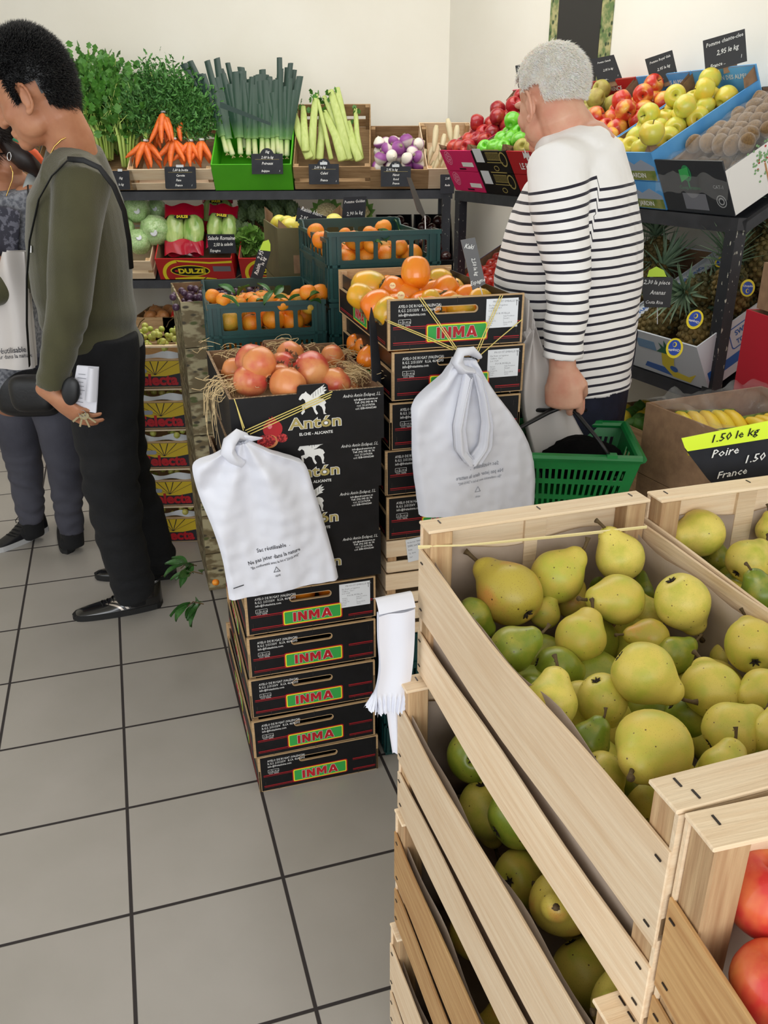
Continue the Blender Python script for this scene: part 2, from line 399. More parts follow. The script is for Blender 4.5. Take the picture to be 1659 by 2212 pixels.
# ---------------------------------------------------------------- produce prototypes
PEARM = [mat('pear_yellow', (228, 210, 104), 0.40, (188, 188, 70), 1.3, (1, 1, 1), lo=.42, hi=.7, c3=(210, 188, 84), spots=[(21, 0.19, (176, 152, 62)), (9, .07, (120, 88, 44)), (3.2, 0.10, (98, 68, 36))], spec=0.45, sss=.03),
         mat('pear_green', (134, 148, 46), 0.33, (174, 164, 66), 1.1, (1, 1, 1), lo=.45, hi=.75, c3=(112, 132, 38), spots=[(21, 0.19, (92, 94, 34)), (8, .08, (84, 66, 32)), (3, 0.11, (70, 50, 28))], spec=0.5, sss=.03),
         mat('pear_blush', (206, 184, 82), 0.38, (204, 148, 74), .9, (1, 1, 1), lo=.48, hi=.68, c3=(178, 160, 60), spots=[(21, 0.2, (142, 112, 48)), (8, .08, (92, 62, 32)), (3, 0.11, (80, 50, 28))], spec=0.45, sss=.03)]
STEM = mat('woody_stem', (96, 76, 42), 0.8, (70, 54, 32), 40)
CALYX = mat('dried_calyx', (46, 36, 28), 0.9)
LEAFD = mat('dark_leaf', (48, 92, 40), 0.4, (66, 112, 52), 12, rnd=.15)
def prof_sm(pts, n=28):
    """smooth a profile by Catmull-Rom"""
    out = []; P_ = [pts[0]] + pts + [pts[-1]]
    for i in range(1, len(P_) - 2):
        a, b, c, d = (V((*P_[j], 0)) for j in (i - 1, i, i + 1, i + 2))
        k = max(2, n // (len(pts) - 1))
        for j in range(k):
            t = j / k; p = 0.5 * ((2 * b) + (c - a) * t + (2 * a - 5 * b + 4 * c - d) * t * t + (3 * b - a - 3 * c + d) * t ** 3)
            out.append((max(1e-4, p.x), p.y))
    out.append((max(1e-4, pts[-1][0]), pts[-1][1])); return out
def make_pear(seed, bend=0.12, neck=0.42, ln=1.0):
    """unit radius pear, centre of the belly at the origin, stem up z"""
    r0 = random.Random(seed)
    pr_ = prof_sm([(0.001, -.80), (.10, -.86), (.30, -.93), (.62, -.80), (.90, -.42), (1.0, 0.0), (.93, .42 * ln), (.74, .80 * ln), (neck + .06, 1.15 * ln), (neck - .08, 1.48 * ln), (.17, 1.68 * ln), (.001, 1.70 * ln)], 44)
    def fx(p, a):
        k = max(0, p.z) ** 2 * bend * 0.35
        wob = 1 + 0.035 * sin(a * 2 + seed) + 0.02 * sin(a * 3 + seed * 2)
        return V((p.x * wob + k, p.y * wob, p.z))
    body = MB().lathe(pr_, 32, 0, None, fx).mesh('pear', PEARM[seed % 3], True)
    tx = (1.7 * ln) ** 2 * bend * .35
    st = MB().tube([(tx, 0, 1.62 * ln), (tx + .05, 0, 1.85 * ln), (tx + .14, .04, 2.1 * ln), (tx + .22, .06, 2.25 * ln)], [.075, .06, .07, .11], 8).mesh('stem', STEM, True)
    cal = MB()
    for k in range(6):
        a = k * pi / 3 + r0.random() * .4; cal.tube([(0.02 * cos(a), .02 * sin(a), -.82), (.10 * cos(a), .10 * sin(a), -.90), (.19 * cos(a), .19 * sin(a), -.93)], [.05, .04, .012], 5)
    return body, st, cal.mesh('calyx', CALYX, True)
for k in range(6):
    b_, s_, c_ = make_pear(k, 0.10 + .06 * (k % 3), 0.46 + .06 * (k % 2), 0.82 + .05 * (k % 3))
    proto('pear%d' % k, 'pear', 'pear', b_, [('stem', s_, None), ('calyx', c_, None)])
def make_apple(name, m, seed=0, flat=.88):
    pr_ = prof_sm([(.001, -.60 * flat), (.15, -.70 * flat), (.38, -.92 * flat), (.75, -.72 * flat), (.98, -.10 * flat), (.98, .30 * flat), (.80, .75 * flat), (.48, .96 * flat), (.20, .80 * flat), (.001, .55 * flat)], 36)
    def fx(p, a): return V((p.x * (1 + .03 * cos(5 * a) * (p.z < 0)), p.y * (1 + .02 * sin(2 * a + seed)), p.z))
    return MB().lathe(pr_, 28, 0, None, fx).mesh(name, m, True)
STEMM = MB().tube([(0, 0, .5), (.03, 0, .75), (.09, .02, 1.02)], [.04, .035, .05], 6).mesh('stem', STEM, True)
AP = {
 'apple_red': mat('apple_red', (176, 28, 38), 0.28, (206, 84, 52), 1.2, (1, 1, .5), lo=.5, hi=.8, c3=(140, 20, 36), spots=[(14, .07, (206, 120, 90))], coat=.2),
 'apple_gala': mat('apple_gala', (204, 58, 38), 0.28, (236, 176, 72), 1.0, (1, 1, .5), lo=.45, hi=.65, c3=(196, 44, 34), spots=[(14, .06, (236, 150, 90))], coat=.2),
 'apple_green': mat('apple_green', (96, 186, 40), 0.25, (124, 200, 60), 1.2, c3=(86, 172, 36), spots=[(13, .06, (170, 216, 110))], coat=.25),
 'apple_golden': mat('apple_golden', (214, 204, 74), 0.32, (232, 198, 70), 1.1, lo=.4, hi=.7, c3=(196, 204, 84), spots=[(13, .06, (180, 164, 66))], coat=.15),
 'apple_russet': mat('apple_russet', (176, 172, 84), 0.5, (160, 142, 72), 1.4, c3=(190, 182, 94), spots=[(15, .07, (128, 108, 58))]),
 'apple_pink': mat('apple_pink', (222, 72, 58), 0.3, (240, 150, 84), 1.0, (1, 1, .5), lo=.42, hi=.72, c3=(214, 58, 54), spots=[(16, .08, (236, 140, 100))], coat=.2)}
for k_, m_ in AP.items():
    proto(k_, 'apple', 'apple', make_apple('apple', m_, 1), [('stem', STEMM, None)])
CLEM = mat('clementine_peel', (240, 140, 28), 0.38, (232, 158, 40), 1.0, lo=.4, hi=.7, c3=(238, 122, 22), bump=.3, bscale=14)
CLEMG = mat('greenish_clementine_peel', (206, 160, 50), 0.4, (168, 150, 54), .9, c3=(232, 150, 40), bump=.3, bscale=14)
def cl_mesh(m): 
    return MB().lathe(prof_sm([(.001, -.84), (.3, -.86), (.8, -.58), (1, 0), (.82, .56), (.36, .84), (.1, .80), (.001, .76)], 24), 22).mesh('clementine', m, True)
CALM = MB()
for k in range(5):
    a = k * 1.2566; CALM.tube([(0, 0, .8), (.14 * cos(a), .14 * sin(a), .83), (.24 * cos(a), .24 * sin(a), .84)], [.07, .05, .01], 5)
CALM = CALM.mesh('calyx', mat('green_calyx', (84, 112, 50), .7), True)
proto('clem', 'clementine', 'clementine', cl_mesh(CLEM), [('calyx', CALM, None)])
proto('clemg', 'clementine', 'clementine', cl_mesh(CLEMG), [('calyx', CALM, None)])
KAKI = mat('persimmon_skin', (240, 124, 22), 0.22, (232, 150, 34), .8, lo=.45, hi=.7, c3=(236, 136, 30), coat=.3, sss=.03)
KAKIY = mat('ripening_persimmon_skin', (232, 170, 36), 0.24, (190, 168, 50), .8, lo=.45, hi=.7, coat=.3)
KP = prof_sm([(.001, -1.0), (.3, -1.02), (.75, -.78), (.98, -.2), (.98, .3), (.78, .82), (.42, 1.02), (.15, .96), (.001, .92)], 30)
kc = MB()
for k in range(4):
    a = k * pi / 2; kc.tube([(0, 0, .94), (.22 * cos(a), .22 * sin(a), 1.02), (.42 * cos(a), .42 * sin(a), 1.04)], [(.10, .04), (.16, .03), (.02, .02)], 6)
kc = kc.mesh('calyx', mat('dry_green_calyx', (96, 88, 52), .8), True)
proto('kaki', 'persimmon', 'persimmon', MB().lathe(KP, 26).mesh('persimmon', KAKI, True), [('calyx', kc, None)])
proto('kakiy', 'persimmon', 'persimmon', MB().lathe(KP, 26).mesh('persimmon', KAKIY, True), [('calyx', kc, None)])
POM = mat('pomegranate_rind', (208, 84, 66), 0.3, (228, 156, 96), .9, lo=.38, hi=.65, c3=(196, 70, 66), spots=[(8, .06, (120, 60, 44))], coat=.1)
POM2 = mat('orange_pomegranate_rind', (222, 142, 84), 0.35, (210, 96, 74), .9, lo=.5, hi=.75, spots=[(8, .06, (132, 78, 46))], coat=.1)
def pomfx(p, a): return V((p.x * (1 + .03 * cos(6 * a)), p.y * (1 + .03 * cos(6 * a)), p.z))
pp = MB().lathe(prof_sm([(.001, -.9), (.3, -.9), (.8, -.62), (1, -.02), (.86, .52), (.5, .80), (.26, .90), (.22, .98)], 26), 28, 0, None, pomfx)
pm1 = pp.mesh('pomegranate', POM, True); pm2 = pp.mesh('pomegranate', POM2, True)
pk = MB().lathe([(.12, .86), (.22, .92), (.20, 1.04), (.16, 1.05), (.12, .95)], 12)
for k in range(6):
    a = k * pi / 3; pk.tube([(.2 * cos(a), .2 * sin(a), 1.0), (.25 * cos(a), .25 * sin(a), 1.12), (.33 * cos(a), .33 * sin(a), 1.2)], [.08, .06, .01], 5)
pk = pk.mesh('crown', mat('pomegranate_crown', (140, 92, 56), .8, (70, 50, 36), 8), True)
proto('pom', 'pomegranate', 'pomegranate', pm1, [('crown', pk, None)]); proto('pom2', 'pomegranate', 'pomegranate', pm2, [('crown', pk, None)])
KIWIM = mat('kiwi_fuzz', (128, 98, 56), 0.9, (104, 78, 44), 5, c3=(142, 108, 62), bump=.4, bscale=30, sheen=.4)
proto('kiwi', 'kiwi_fruit', 'kiwi', MB().lathe(prof_sm([(.001, -1.25), (.25, -1.24), (.8, -.75), (1, 0), (.8, .78), (.25, 1.24), (.1, 1.3), (.001, 1.3)], 20), 18).mesh('kiwi_fruit', KIWIM, True))
LEM = mat('lemon_peel', (238, 212, 60), .4, (226, 196, 50), 1.2, bump=.3, bscale=14)
proto('lemon', 'lemon', 'lemon', MB().lathe(prof_sm([(.001, -1.35), (.2, -1.22), (.75, -.8), (1, 0), (.78, .8), (.3, 1.15), (.16, 1.36), (.001, 1.4)], 20), 18).mesh('lemon', LEM, True))
LEAF1 = MB()
LEAF1.grid(lambda u, v: ((u), (v - .5) * .42 * sin(pi * min(1, u * .96 + .02)), .12 * sin(u * 3) + abs(v - .5) * .22), 8, 4)
LEAF1 = LEAF1.mesh('leaf', LEAFD, True)
proto('leaf', 'clementine_leaf', 'leaf', LEAF1)

def pick(px, py, rpx, z, kind, stem2d=(0, 1), toward=0.0, label='', group=None, sx=1.0):
    """fruit whose outline in the photo is centred at px,py with radius rpx; stem points along the picture direction, 'toward' tips it to the viewer"""
    c = at(px, py, z=z); r = rpx * zc(c) / F / sqrt_(c)
    d = CX * stem2d[0] - CY * stem2d[1]
    tv = (CAM - c).normalized()
    d = (d.normalized() * math.sqrt(max(0.0, 1 - toward * toward)) + tv * toward) if (stem2d[0] or stem2d[1]) else tv * (1 if toward > 0 else -1)
    return spawn(kind, T(*c) @ basis(d, (rng.uniform(-.3, .3), rng.uniform(-.3, .3), 1)) @ RZ(rng.uniform(-.5, .5)) @ S(r * sx, r, r), label, group)
def sqrt_(c):
    v = (V(c) - CAM); return math.sqrt(v.length / zc(c)) * 1.0

# ---------------------------------------------------------------- crate kinds
def staple(mb, x, y, z, dx, dy, dz, mi=0): mb.box(x - dx, x + dx, y - dy, y + dy, z - dz, z + dz, mi)
def wood_crate(label, M, w=.305, d=.49, h=.2216, sl=((.089, .182), (.004, .069)), aged=False, group=None, liner=True, seed=0, rail=True, lh=1.0):
    """local origin near-left-bottom corner; rails at the y ends, long slats along y"""
    r0 = random.Random(seed); r = thing('wooden_crate', label, 'crate', M, group)
    ps = .028; side = WYD if aged else WY
    for (x, y) in ((.004, .004), (w - .004 - ps, .004), (.004, d - .004 - ps), (w - .004 - ps, d - .004 - ps)):
        MB().add([(x, y, 0), (x + ps, y, 0), (x + ps, y + ps, 0), (x, y + ps, 0), (x, y, h - .004), (x + ps, y, h - .004), (x + ps, y + ps, h - .004), (x, y + ps, h - .004)],
                 [(0, 3, 2, 1), (4, 5, 6, 7), (0, 1, 5, 4), (1, 2, 6, 5), (2, 3, 7, 6), (3, 0, 4, 7)]).build('corner_post', WZ, r, bevel=.0015)
    for y in (0, d - .034):
        MB().box(0, w, y, y + .034, h - .004, h).build('end_rail', WX, r, bevel=.001)
        yb = .0 if y == 0 else d - .004
        MB().box(0.002, w - .002, yb, yb + .004, .118, h - .0045).build('end_board', WX, r)
        MB().box(0.002, w - .002, yb, yb + .004, .01, .095).build('end_board', WX, r)
        ym = .004 if y == 0 else d - .009
        MB().box(w * .46, w * .46 + .03, ym, ym + .005, .01, h - .0045).build('batten', WX, r)
    for x in (0, w - .0035):
        for (a_, b_) in sl:
            mb = MB(); n = 12; off = -.0 if x == 0 else .0
            vs = []
            for i in range(n + 1):
                y = d * i / n; wv = .0035 * sin(i * .9 + seed * 2 + a_ * 40) * (1 if 0 < i < n else 0); top = b_ + .003 * sin(i * .6 + seed + a_ * 31); bot = a_ + .002 * sin(i * .8 + seed * 3)
                bow = (-1 if x == 0 else 1) * .004 * sin(pi * i / n)
                for (xx, zz) in ((x + bow, bot), (x + .0035 + bow, bot), (x + .0035 + bow + wv * .2, top), (x + bow + wv * .2, top)): vs.append((xx, y, zz))
            fs = [(0, 3, 2, 1), (n * 4, n * 4 + 1, n * 4 + 2, n * 4 + 3)]
            for i in range(n):
                for k in range(4): k2 = (k + 1) % 4; fs.append((i * 4 + k, i * 4 + k2, (i + 1) * 4 + k2, (i + 1) * 4 + k))
            mb.add(vs, fs); o = mb.build('side_slat', side, r, bevel=.0008)
            st = MB(); xs = x - .0012 if x == 0 else x + .0045
            for y in (.012, d - .012):
                for zz in (a_ + .015, b_ - .012): staple(st, xs, y + r0.uniform(-.003, .003), zz, .0005, .0034, .0007)
            st.build('staples', STAPLE, o)
    st = MB()
    for y in (.01, .024, d - .012):
        for x in (.02, w * .5, w - .02): staple(st, x + r0.uniform(-.004, .004), y, h + .0003, .0008, .0045, .0005)
    st.build('staples', STAPLE, r)
    mb = MB()
    for i in range(4): mb_ = MB().box(.004, w - .004, d * (i + .1) / 4, d * (i + .85) / 4, .0, .004).build('base_slat', WX, r)
    if liner:
        def wall(u, v):
            # paper wall runs round the inside
            pts = [(.008, .006), (w - .008, .006), (w - .008, d - .006), (.008, d - .006), (.008, .006)]
            k = min(3, int(u * 4)); f_ = u * 4 - k; a = V(pts[k]); b = V(pts[k + 1]); p = a.lerp(b, f_)
            hh = (.165 if k % 2 else .150) + .007 * sin(u * 31 + seed) + .004 * sin(u * 77)
            if k % 2 == 0: hh = .172 + .006 * sin(u * 40 + seed)
            c = V((w / 2, d / 2)); q_ = p.lerp(c, .012 + .008 * sin(u * 60 + seed) * v)
            return (q_.x, q_.y, .006 + v * hh * lh)
        o = MB().grid(wall, 96, 6).add([(.008, .008, .006), (w - .008, .008, .006), (w - .008, d - .008, .006), (.008, d - .008, .006)], [(0, 1, 2, 3)]).build('paper_liner', PAPER, r, smooth=True)
        s_ = o.modifiers.new('t', 'SOLIDIFY'); s_.thickness = .0006
    return r

def sticker(mb, x0, x1, z0, z1, y, mi_p, mi_t):
    mb.box(x0, x1, y - .0004, y, z0, z1, mi_p)
    w_ = x1 - x0; hh = z1 - z0
    mb.text('PRODUIT EMBALLE PAR', x0 + w_ * .2, z1 - hh * .13, hh * .095, mi_t, y - .0005)
    for k, tx in enumerate(('Ets fruits et legumes', 'Calibre  Cat I', 'Lot 1024')): mb.text(tx, x0 + w_ * .08, z1 - hh * (.25 + .09 * k), hh * .085, mi_t, y - .0005)
    mb.text('POUR MÜELLA', x0 + w_ * .25, z1 - hh * .54, hh * .09, mi_t, y - .0005)
    for k in range(5): mb.text(('Variete', 'Origine', 'Categorie', 'Traite', 'Date')[k], x0 + w_ * .08, z1 - hh * (.63 + .075 * k), hh * .07, mi_t, y - .0005).text(('Kaki Persimon', 'Espagne', 'I', 'Ziram E914', '12/10')[k], x0 + w_ * .55, z1 - hh * (.63 + .075 * k), hh * .07, mi_t, y - .0005)
def slotpts(x0, x1, z0, z1): return rrect(x0, x1, z0, z1, (z1 - z0) / 2 * .98, 6)
LET_ = {'I': ([(0, 0), (0, 1), (.30, 1), (.30, 0)], .30), 'N': ([(0, 0), (0, 1), (.30, 1), (.62, .48), (.62, 1), (.90, 1), (.90, 0), (.62, 0), (.28, .54), (.28, 0)], .90),
 'M': ([(0, 0), (0, 1), (.32, 1), (.54, .56), (.76, 1), (1.08, 1), (1.08, 0), (.80, 0), (.80, .56), (.61, .20), (.47, .20), (.28, .56), (.28, 0)], 1.08), 'A': ([(0, 0), (.38, 1), (.70, 1), (1.08, 0), (.78, 0), (.72, .17), (.36, .17), (.30, 0)], 1.08)}
def grow(pts, e):
    n = len(pts); out = []; ar = sum(pts[i][0] * pts[(i + 1) % n][1] - pts[(i + 1) % n][0] * pts[i][1] for i in range(n)); sg = 1 if ar > 0 else -1
    for i in range(n):
        a, b_, c = V((*pts[i - 1], 0)), V((*pts[i], 0)), V((*pts[(i + 1) % n], 0)); d1 = (b_ - a).normalized(); d2 = (c - b_).normalized(); n1 = V((d1.y, -d1.x, 0)) * sg; n2 = V((d2.y, -d2.x, 0)) * sg
        m_ = (n1 + n2); k = min(1.6, 2 / max(.3, m_.length ** 2)); p = b_ + m_ * k * e * .5 * 1.0; out.append((p.x, p.y))
    return out
def block_inma(mb, cx_, z0, h, mw, mr, y, M=None):
    tot = (.30 + .90 + 1.08 + 1.08 + 3 * .16) * h; x = cx_ - tot / 2
    for ch in 'INMA':
        pts, wd_ = LET_[ch]; P_ = [(x + a * h, z0 + b_ * h) for a, b_ in pts]; mb.plate([grow(P_, .0013)], .0003, mw, M, y=y); Lr = [P_]
        if ch == 'A': Lr.append([(x + .45 * h, z0 + .36 * h), (x + .63 * h, z0 + .36 * h), (x + .54 * h, z0 + .66 * h)])
        mb.plate(Lr, .0003, mr, M, y=y - .0003); x += (wd_ + .16) * h
def inma_meshes(stk):
    w, d, h = .316, .495, .110; out = []
    hole = slotpts(.107, .205, .0755, .0895)
    out.append(('front_board', MB().plate([[(0, 0), (w, 0), (w, h), (0, h)], hole], .006).mesh('front_board', BOARD)))
    out.append(('back_board', MB().plate([[(0, 0), (w, 0), (w, h), (0, h)], hole], .006, y=d - .006).mesh('back_board', BOARD)))
    pr_ = MB()
    pr_.plate([[(.006, .002), (w - .005, .002), (w - .005, h - .003), (.006, h - .003)], slotpts(.105, .207, .0735, .0915)], .0004, 0, y=-.0005)
    for (a, b_, c, e) in ((.012, .088, .049, .0508), (.012, .088, .0455, .0463), (.012, .088, .0155, .0172), (.012, .088, .0120, .0128), (.247, .308, .049, .0508), (.247, .308, .0455, .0463), (.247, .308, .0155, .0172), (.247, .308, .0120, .0128)): pr_.box(a, b_, -.0008, -.0004, c, e, 1)
    for tx, z_ in (('AYELO DE RUGAT (VALENCIA)', .0915), ('R.G.S. 215133/V   R.I.A. 46/42393', .0825), ('info@frutasinma.com', .0735)): pr_.text(tx, .024, z_, .0088, 2, -.0008, offset=.00005, sx=.80)
    pr_.plate([rrect(.024, .052, .0565, .0665, .001, 2), rrect(.0246, .0514, .0571, .0659, .0008, 2)], .0002, 2, y=-.0008); pr_.box(.0335, .0341, -.0008, -.0005, .057, .066, 2)
    pr_.text('10  21-40 kg', .026, .0590, .0052, 2, -.0008).text('UCO  INMA', .026, .0515, .0048, 2, -.0008)
    out.append(('printed_front', pr_.mesh('printed_front', [BLACK, RED, WHITE])))
    def logo(mb, x0, x1, z0, z1, size, ox):
        for k, mi in enumerate((0, 1, 2)):
            e = .0026 * k; mb.plate([rrect(x0 + e, x1 - e, z0 + e, z1 - e, .005 - .0012 * k, 4)], .0003, mi, y=-.0010 - .0003 * k)
        block_inma(mb, (x0 + x1) / 2, z0 + (z1 - z0) * .21, (z1 - z0) * .59, 3, 0, -.0021)
        return mb
    lg = logo(MB(), .086, .232, .012, .054, .030, .001); out.append(('brand_panel', lg.mesh('brand_panel', [RED, YEL, GRN, WHITE])))
    side = [(0, .0), (d, 0), (d, .066), (0, .066)]
    for nm, x_, sg in (('side_board', .0, 1), ('side_board', w, -1)):
        Ms = Matrix(((0, 1, 0, x_), (-1, 0, 0, d), (0, 0, 1, 0), (0, 0, 0, 1))) if sg == 1 else Matrix(((0, -1, 0, x_), (1, 0, 0, 0), (0, 0, 1, 0), (0, 0, 0, 1)))
        out.append((nm, MB().plate([side], .004, 0, Ms, y=.0005).mesh(nm, BOARD)))
        q = MB(); q.plate([[(.008, .004), (d - .008, .004), (d - .008, .062), (.008, .062)]], .0004, 0, Ms, y=-.0002)
        for z_ in (.010, .014): q.box(.02, .16, -.0006, -.0002, z_, z_ + .0012, 1, Ms).box(d - .16, d - .02, -.0006, -.0002, z_, z_ + .0012, 1, Ms)
        out.append(('printed_side', q.mesh('printed_side', [BLACK, RED])))
        l2 = MB()
        for k, mi in enumerate((0, 1, 2)):
            e = .0024 * k; l2.plate([rrect(.17 + e, .315 - e, .010 + e, .056 - e, .004, 3)], .0003, mi, Ms, y=-.0008 - .0003 * k)
        block_inma(l2, .2425, .0215, .024, 3, 0, -.0019, Ms)
        out.append(('brand_panel', l2.mesh('brand_panel', [RED, YEL, GRN, WHITE])))
    out.append(('base_board', MB().box(.004, w - .004, .006, d - .006, .001, .005).mesh('base_board', BOARD)))
    out.append(('end_blocks', MB().box(.005, .02, .006, .02, .005, h - .004).mesh('corner_block', WZ)))
    out.append(('corner_block', MB().box(w - .02, w - .005, .006, .02, .005, h - .004).mesh('corner_block', WZ)))
    out.append(('corner_block', MB().box(w - .02, w - .005, d - .02, d - .006, .005, h - .004).mesh('corner_block', WZ)))
    out.append(('corner_block', MB().box(.005, .02, d - .02, d - .006, .005, h - .004).mesh('corner_block', WZ)))
    ln = MB(); ln.box(.007, .0085, .008, d - .008, .006, .10).box(w - .0085, w - .007, .008, d - .008, .006, .10).box(.0085, w - .0085, d - .0095, d - .008, .006, .085).box(.0085, w - .0085, .008, d - .008, .006, .0075)
    out.append(('black_liner', ln.mesh('black_liner', BLISTER)))
    sp_ = MB()
    for x, z_ in ((.016, .025), (.05, .006), (.158, .103), (.158, .004), (.262, .006), (.298, .09), (.3, .03)): sp_.box(x - .0005, x + .0005, -.0012, -.0004, z_ - .006, z_ + .006)
    out.append(('staples', sp_.mesh('staples', STAPLE)))
    if stk: out.append(('label_sticker', (lambda m: (sticker(m, .226, .302, .037, .101, -.0006, 0, 1), m)[1])(MB()).mesh('label_sticker', [STICK, GREYP])))
    return out
IM = {False: inma_meshes(False)}; IM[True] = IM[False] + [inma_meshes(True)[-1]]
def attach(r, parts):
    for nm, me in parts:
        c = bpy.data.objects.new('corner_block' if nm == 'end_blocks' else nm, me); COL.objects.link(c); c.parent = r
def inma(M, label, group=None, stk=False):
    r = thing('fruit_tray', label, 'fruit tray', M, group); attach(r, IM[stk]); return r

# --- pomegranate carton
HORSE = [(.00,.60),(.05,.70),(.12,.78),(.20,.80),(.26,.86),(.30,.80),(.40,.72),(.46,.60),(.60,.56),(.78,.58),(.90,.52),(.96,.40),(.90,.34),(.93,.22),(.90,.06),(.96,.0),(.86,.0),(.84,.14),(.80,.26),(.70,.34),(.60,.32),(.58,.20),(.66,.04),(.60,.0),(.54,.10),(.48,.28),(.38,.32),(.26,.24),(.18,.30),(.20,.14),(.10,.04),(.06,.10),(.12,.20),(.10,.36),(.24,.40),(.22,.54),(.14,.62),(.06,.56)]
WING = [(.34,.58),(.44,.74),(.62,.88),(.92,1.06),(.86,.96),(.98,.96),(.88,.88),(1.0,.86),(.88,.78),(.94,.74),(.80,.70),(.66,.60),(.50,.56)]
def anton_meshes():
    w, d, h = .335, .47, .117; out = []
    lip = [(0, 0), (w, 0), (w, h), (.212, h), (.210, h + .014), (.205, h + .018), (.150, h + .018), (.145, h + .014), (.143, h), (0, h)]
    out.append(('front_panel', MB().plate([lip], .005).mesh('front_panel', [BLACK])))
    out.append(('back_panel', MB().plate([lip], .005, y=d - .005).mesh('back_panel', [CARD])))
    for x in (0, w - .005): out.append(('side_panel', MB().box(x, x + .005, .005, d - .005, 0, h, 0).mesh('side_panel', [BLACK])))
    inn = MB().box(.005, .0065, .006, d - .006, .003, h - .001).box(w - .0065, w - .005, .006, d - .006, .003, h - .001).box(.0065, w - .0065, .0052, .0068, .003, h - .001).box(.0065, w - .0065, .0068, d - .0068, .003, .004)
    out.append(('inner_board', inn.mesh('inner_board', CARD)))
    out.append(('cut_edge', MB().box(0, .006, .004, d - .004, h, h + .0012).box(w - .006, w, .004, d - .004, h, h + .0012).box(.001, .142, .0005, .0055, h, h + .001).box(.214, w - .001, .0005, .0055, h, h + .001).mesh('cut_edge', CARDE)))
    g_ = MB()
    s_ = .062; hx, hz = .146, .068
    g_.plate([[(hx + s_ * a, hz + s_ * b_) for a, b_ in HORSE]], .0003, 0, y=-.0006)
    g_.plate([[(hx + s_ * a, hz + s_ * b_) for a, b_ in WING]], .0003, 0, y=-.0010)
    for k in range(5): g_.box(hx + s_ * (.50 + .09 * k), hx + s_ * (.51 + .09 * k), -.0014, -.0010, hz + s_ * (.62 + .05 * k), hz + s_ * (.78 + .06 * k), 4)
    g_.text('Antón', .181, .040, .035, 0, -.0006, offset=.0017, align='CENTER', sx=1.3).text('Antón', .181, .040, .035, 1, -.0010, offset=.0006, align='CENTER', sx=1.3)
    g_.text('ELCHE - ALICANTE', .181, .024, .0088, 0, -.0006, offset=.0002, align='CENTER')
    g_.text('Andrés Antón Esclapez, S.L.', .328, .100, .0105, 0, -.0006, shear=.35, align='RIGHT', sx=.72)
    for k, tx in enumerate(('info@andresanton.es', 'Telf. (96) 543 46 74', 'r.s.i. 21.21767/A', 'c.i.f. ESB-03065240')): g_.text(tx, .294, .0915 - .0068 * k, .0062, 0, -.0006, offset=.0001, align='CENTER')
    g_.plate([circ(.087, .045, .021, .0205, 28)], .0003, 2, y=-.0006); g_.plate([[(.082, .062), (.080, .072), (.0845, .068), (.087, .074), (.090, .068), (.094, .071), (.092, .062)]], .0003, 2, y=-.0007)
    g_.plate([circ(.081, .052, .005, .006, 12)], .0003, 5, y=-.0010)
    g_.plate([circ(.072, .020, .020, .014, 24)], .0003, 3, y=-.0010).plate([circ(.078, .018, .019, .015, 24)], .0002, 6, y=-.0009).plate([circ(.106, .023, .012, .010, 20)], .0003, 3, y=-.0010)
    out.append(('printed_artwork', g_.mesh('printed_artwork', [WHITE, GOLD, RED, mat('aril_print', (120, 16, 26), .4, (200, 60, 60), 260, lo=.5, hi=.55), BLACK, mat('pink_highlight', (224, 120, 130), .5), mat('rind_print', (206, 130, 80), .5)])))
    return out
AM = anton_meshes()
def anton(M, label, group=None):
    r = thing('fruit_carton', label, 'cardboard box', M, group); attach(r, AM); return r

# --- plastic crate
def plastic_meshes(w=.315, d=.45, h=.187, m=None, bw=5):
    m = m or TEAL; out = []
    def panel(L, n):
        holes = []; e = .03; cw = (L - 2 * e) / n
        for i in range(n): holes.append(rrect(e + cw * i + .006, e + cw * (i + 1) - .006, h * .60, h * .86, .005, 3))
        m_ = int((L - 2 * e) / .0135)
        for i in range(m_):
            x = e + (L - 2 * e) * i / m_
            if i % 5 == 4: continue
            holes.append([(x + .003, h * .12), (x + .0095, h * .12), (x + .0095, h * .42), (x + .003, h * .42)])
        return holes
    for nm, y in (('front_wall', 0), ('back_wall', d - .004)):
        mb = MB().plate([[(0, 0), (w, 0), (w, h), (0, h)]] + panel(w, bw), .004, y=y)
        yo = y - .006 if y == 0 else y + .004
        for z_, t in ((h - .012, .012), (h * .50, .008), (0.004, .008)): mb.box(-.004, w + .004, yo, yo + .006, z_, z_ + t)
        for x in (0.0, .022, w - .030, w - .008): mb.box(x, x + .008, yo, yo + .006, .012, h - .012)
        out.append((nm, mb.mesh(nm, m)))
    for x in (0, w - .004):
        Ms = Matrix(((0, 1, 0, x), (-1, 0, 0, d), (0, 0, 1, 0), (0, 0, 0, 1)))
        lo_ = h * .90
        pts = [(0, 0), (d, 0), (d, h), (d - .05, h), (d - .07, lo_), (.07, lo_), (.05, h), (0, h)]
        mb = MB().plate([pts] + [[(a, min(b_, lo_ - .012)) for a, b_ in q] for q in panel(d, 7)], .004, 0, Ms)
        xo = x - .005 if x == 0 else x + .004
        for z_, t in ((lo_ - .010, .010), (h * .50, .008), (.004, .008)): mb.box(xo, xo + .005, .004, d - .004, z_, z_ + t)
        for y in (.004, .03, d * .5, d - .038, d - .012): mb.box(xo, xo + .005, y, y + .008, .012, lo_ - .010)
        out.append(('side_wall', mb.mesh('side_wall', m)))
    out.append(('crate_floor', MB().box(.004, w - .004, .004, d - .004, 0, .005).mesh('crate_floor', m)))
    return out
PM = plastic_meshes()
def plastic(M, label, group=None):
    r = thing('plastic_crate', label, 'plastic crate', M, group); attach(r, PM); return r

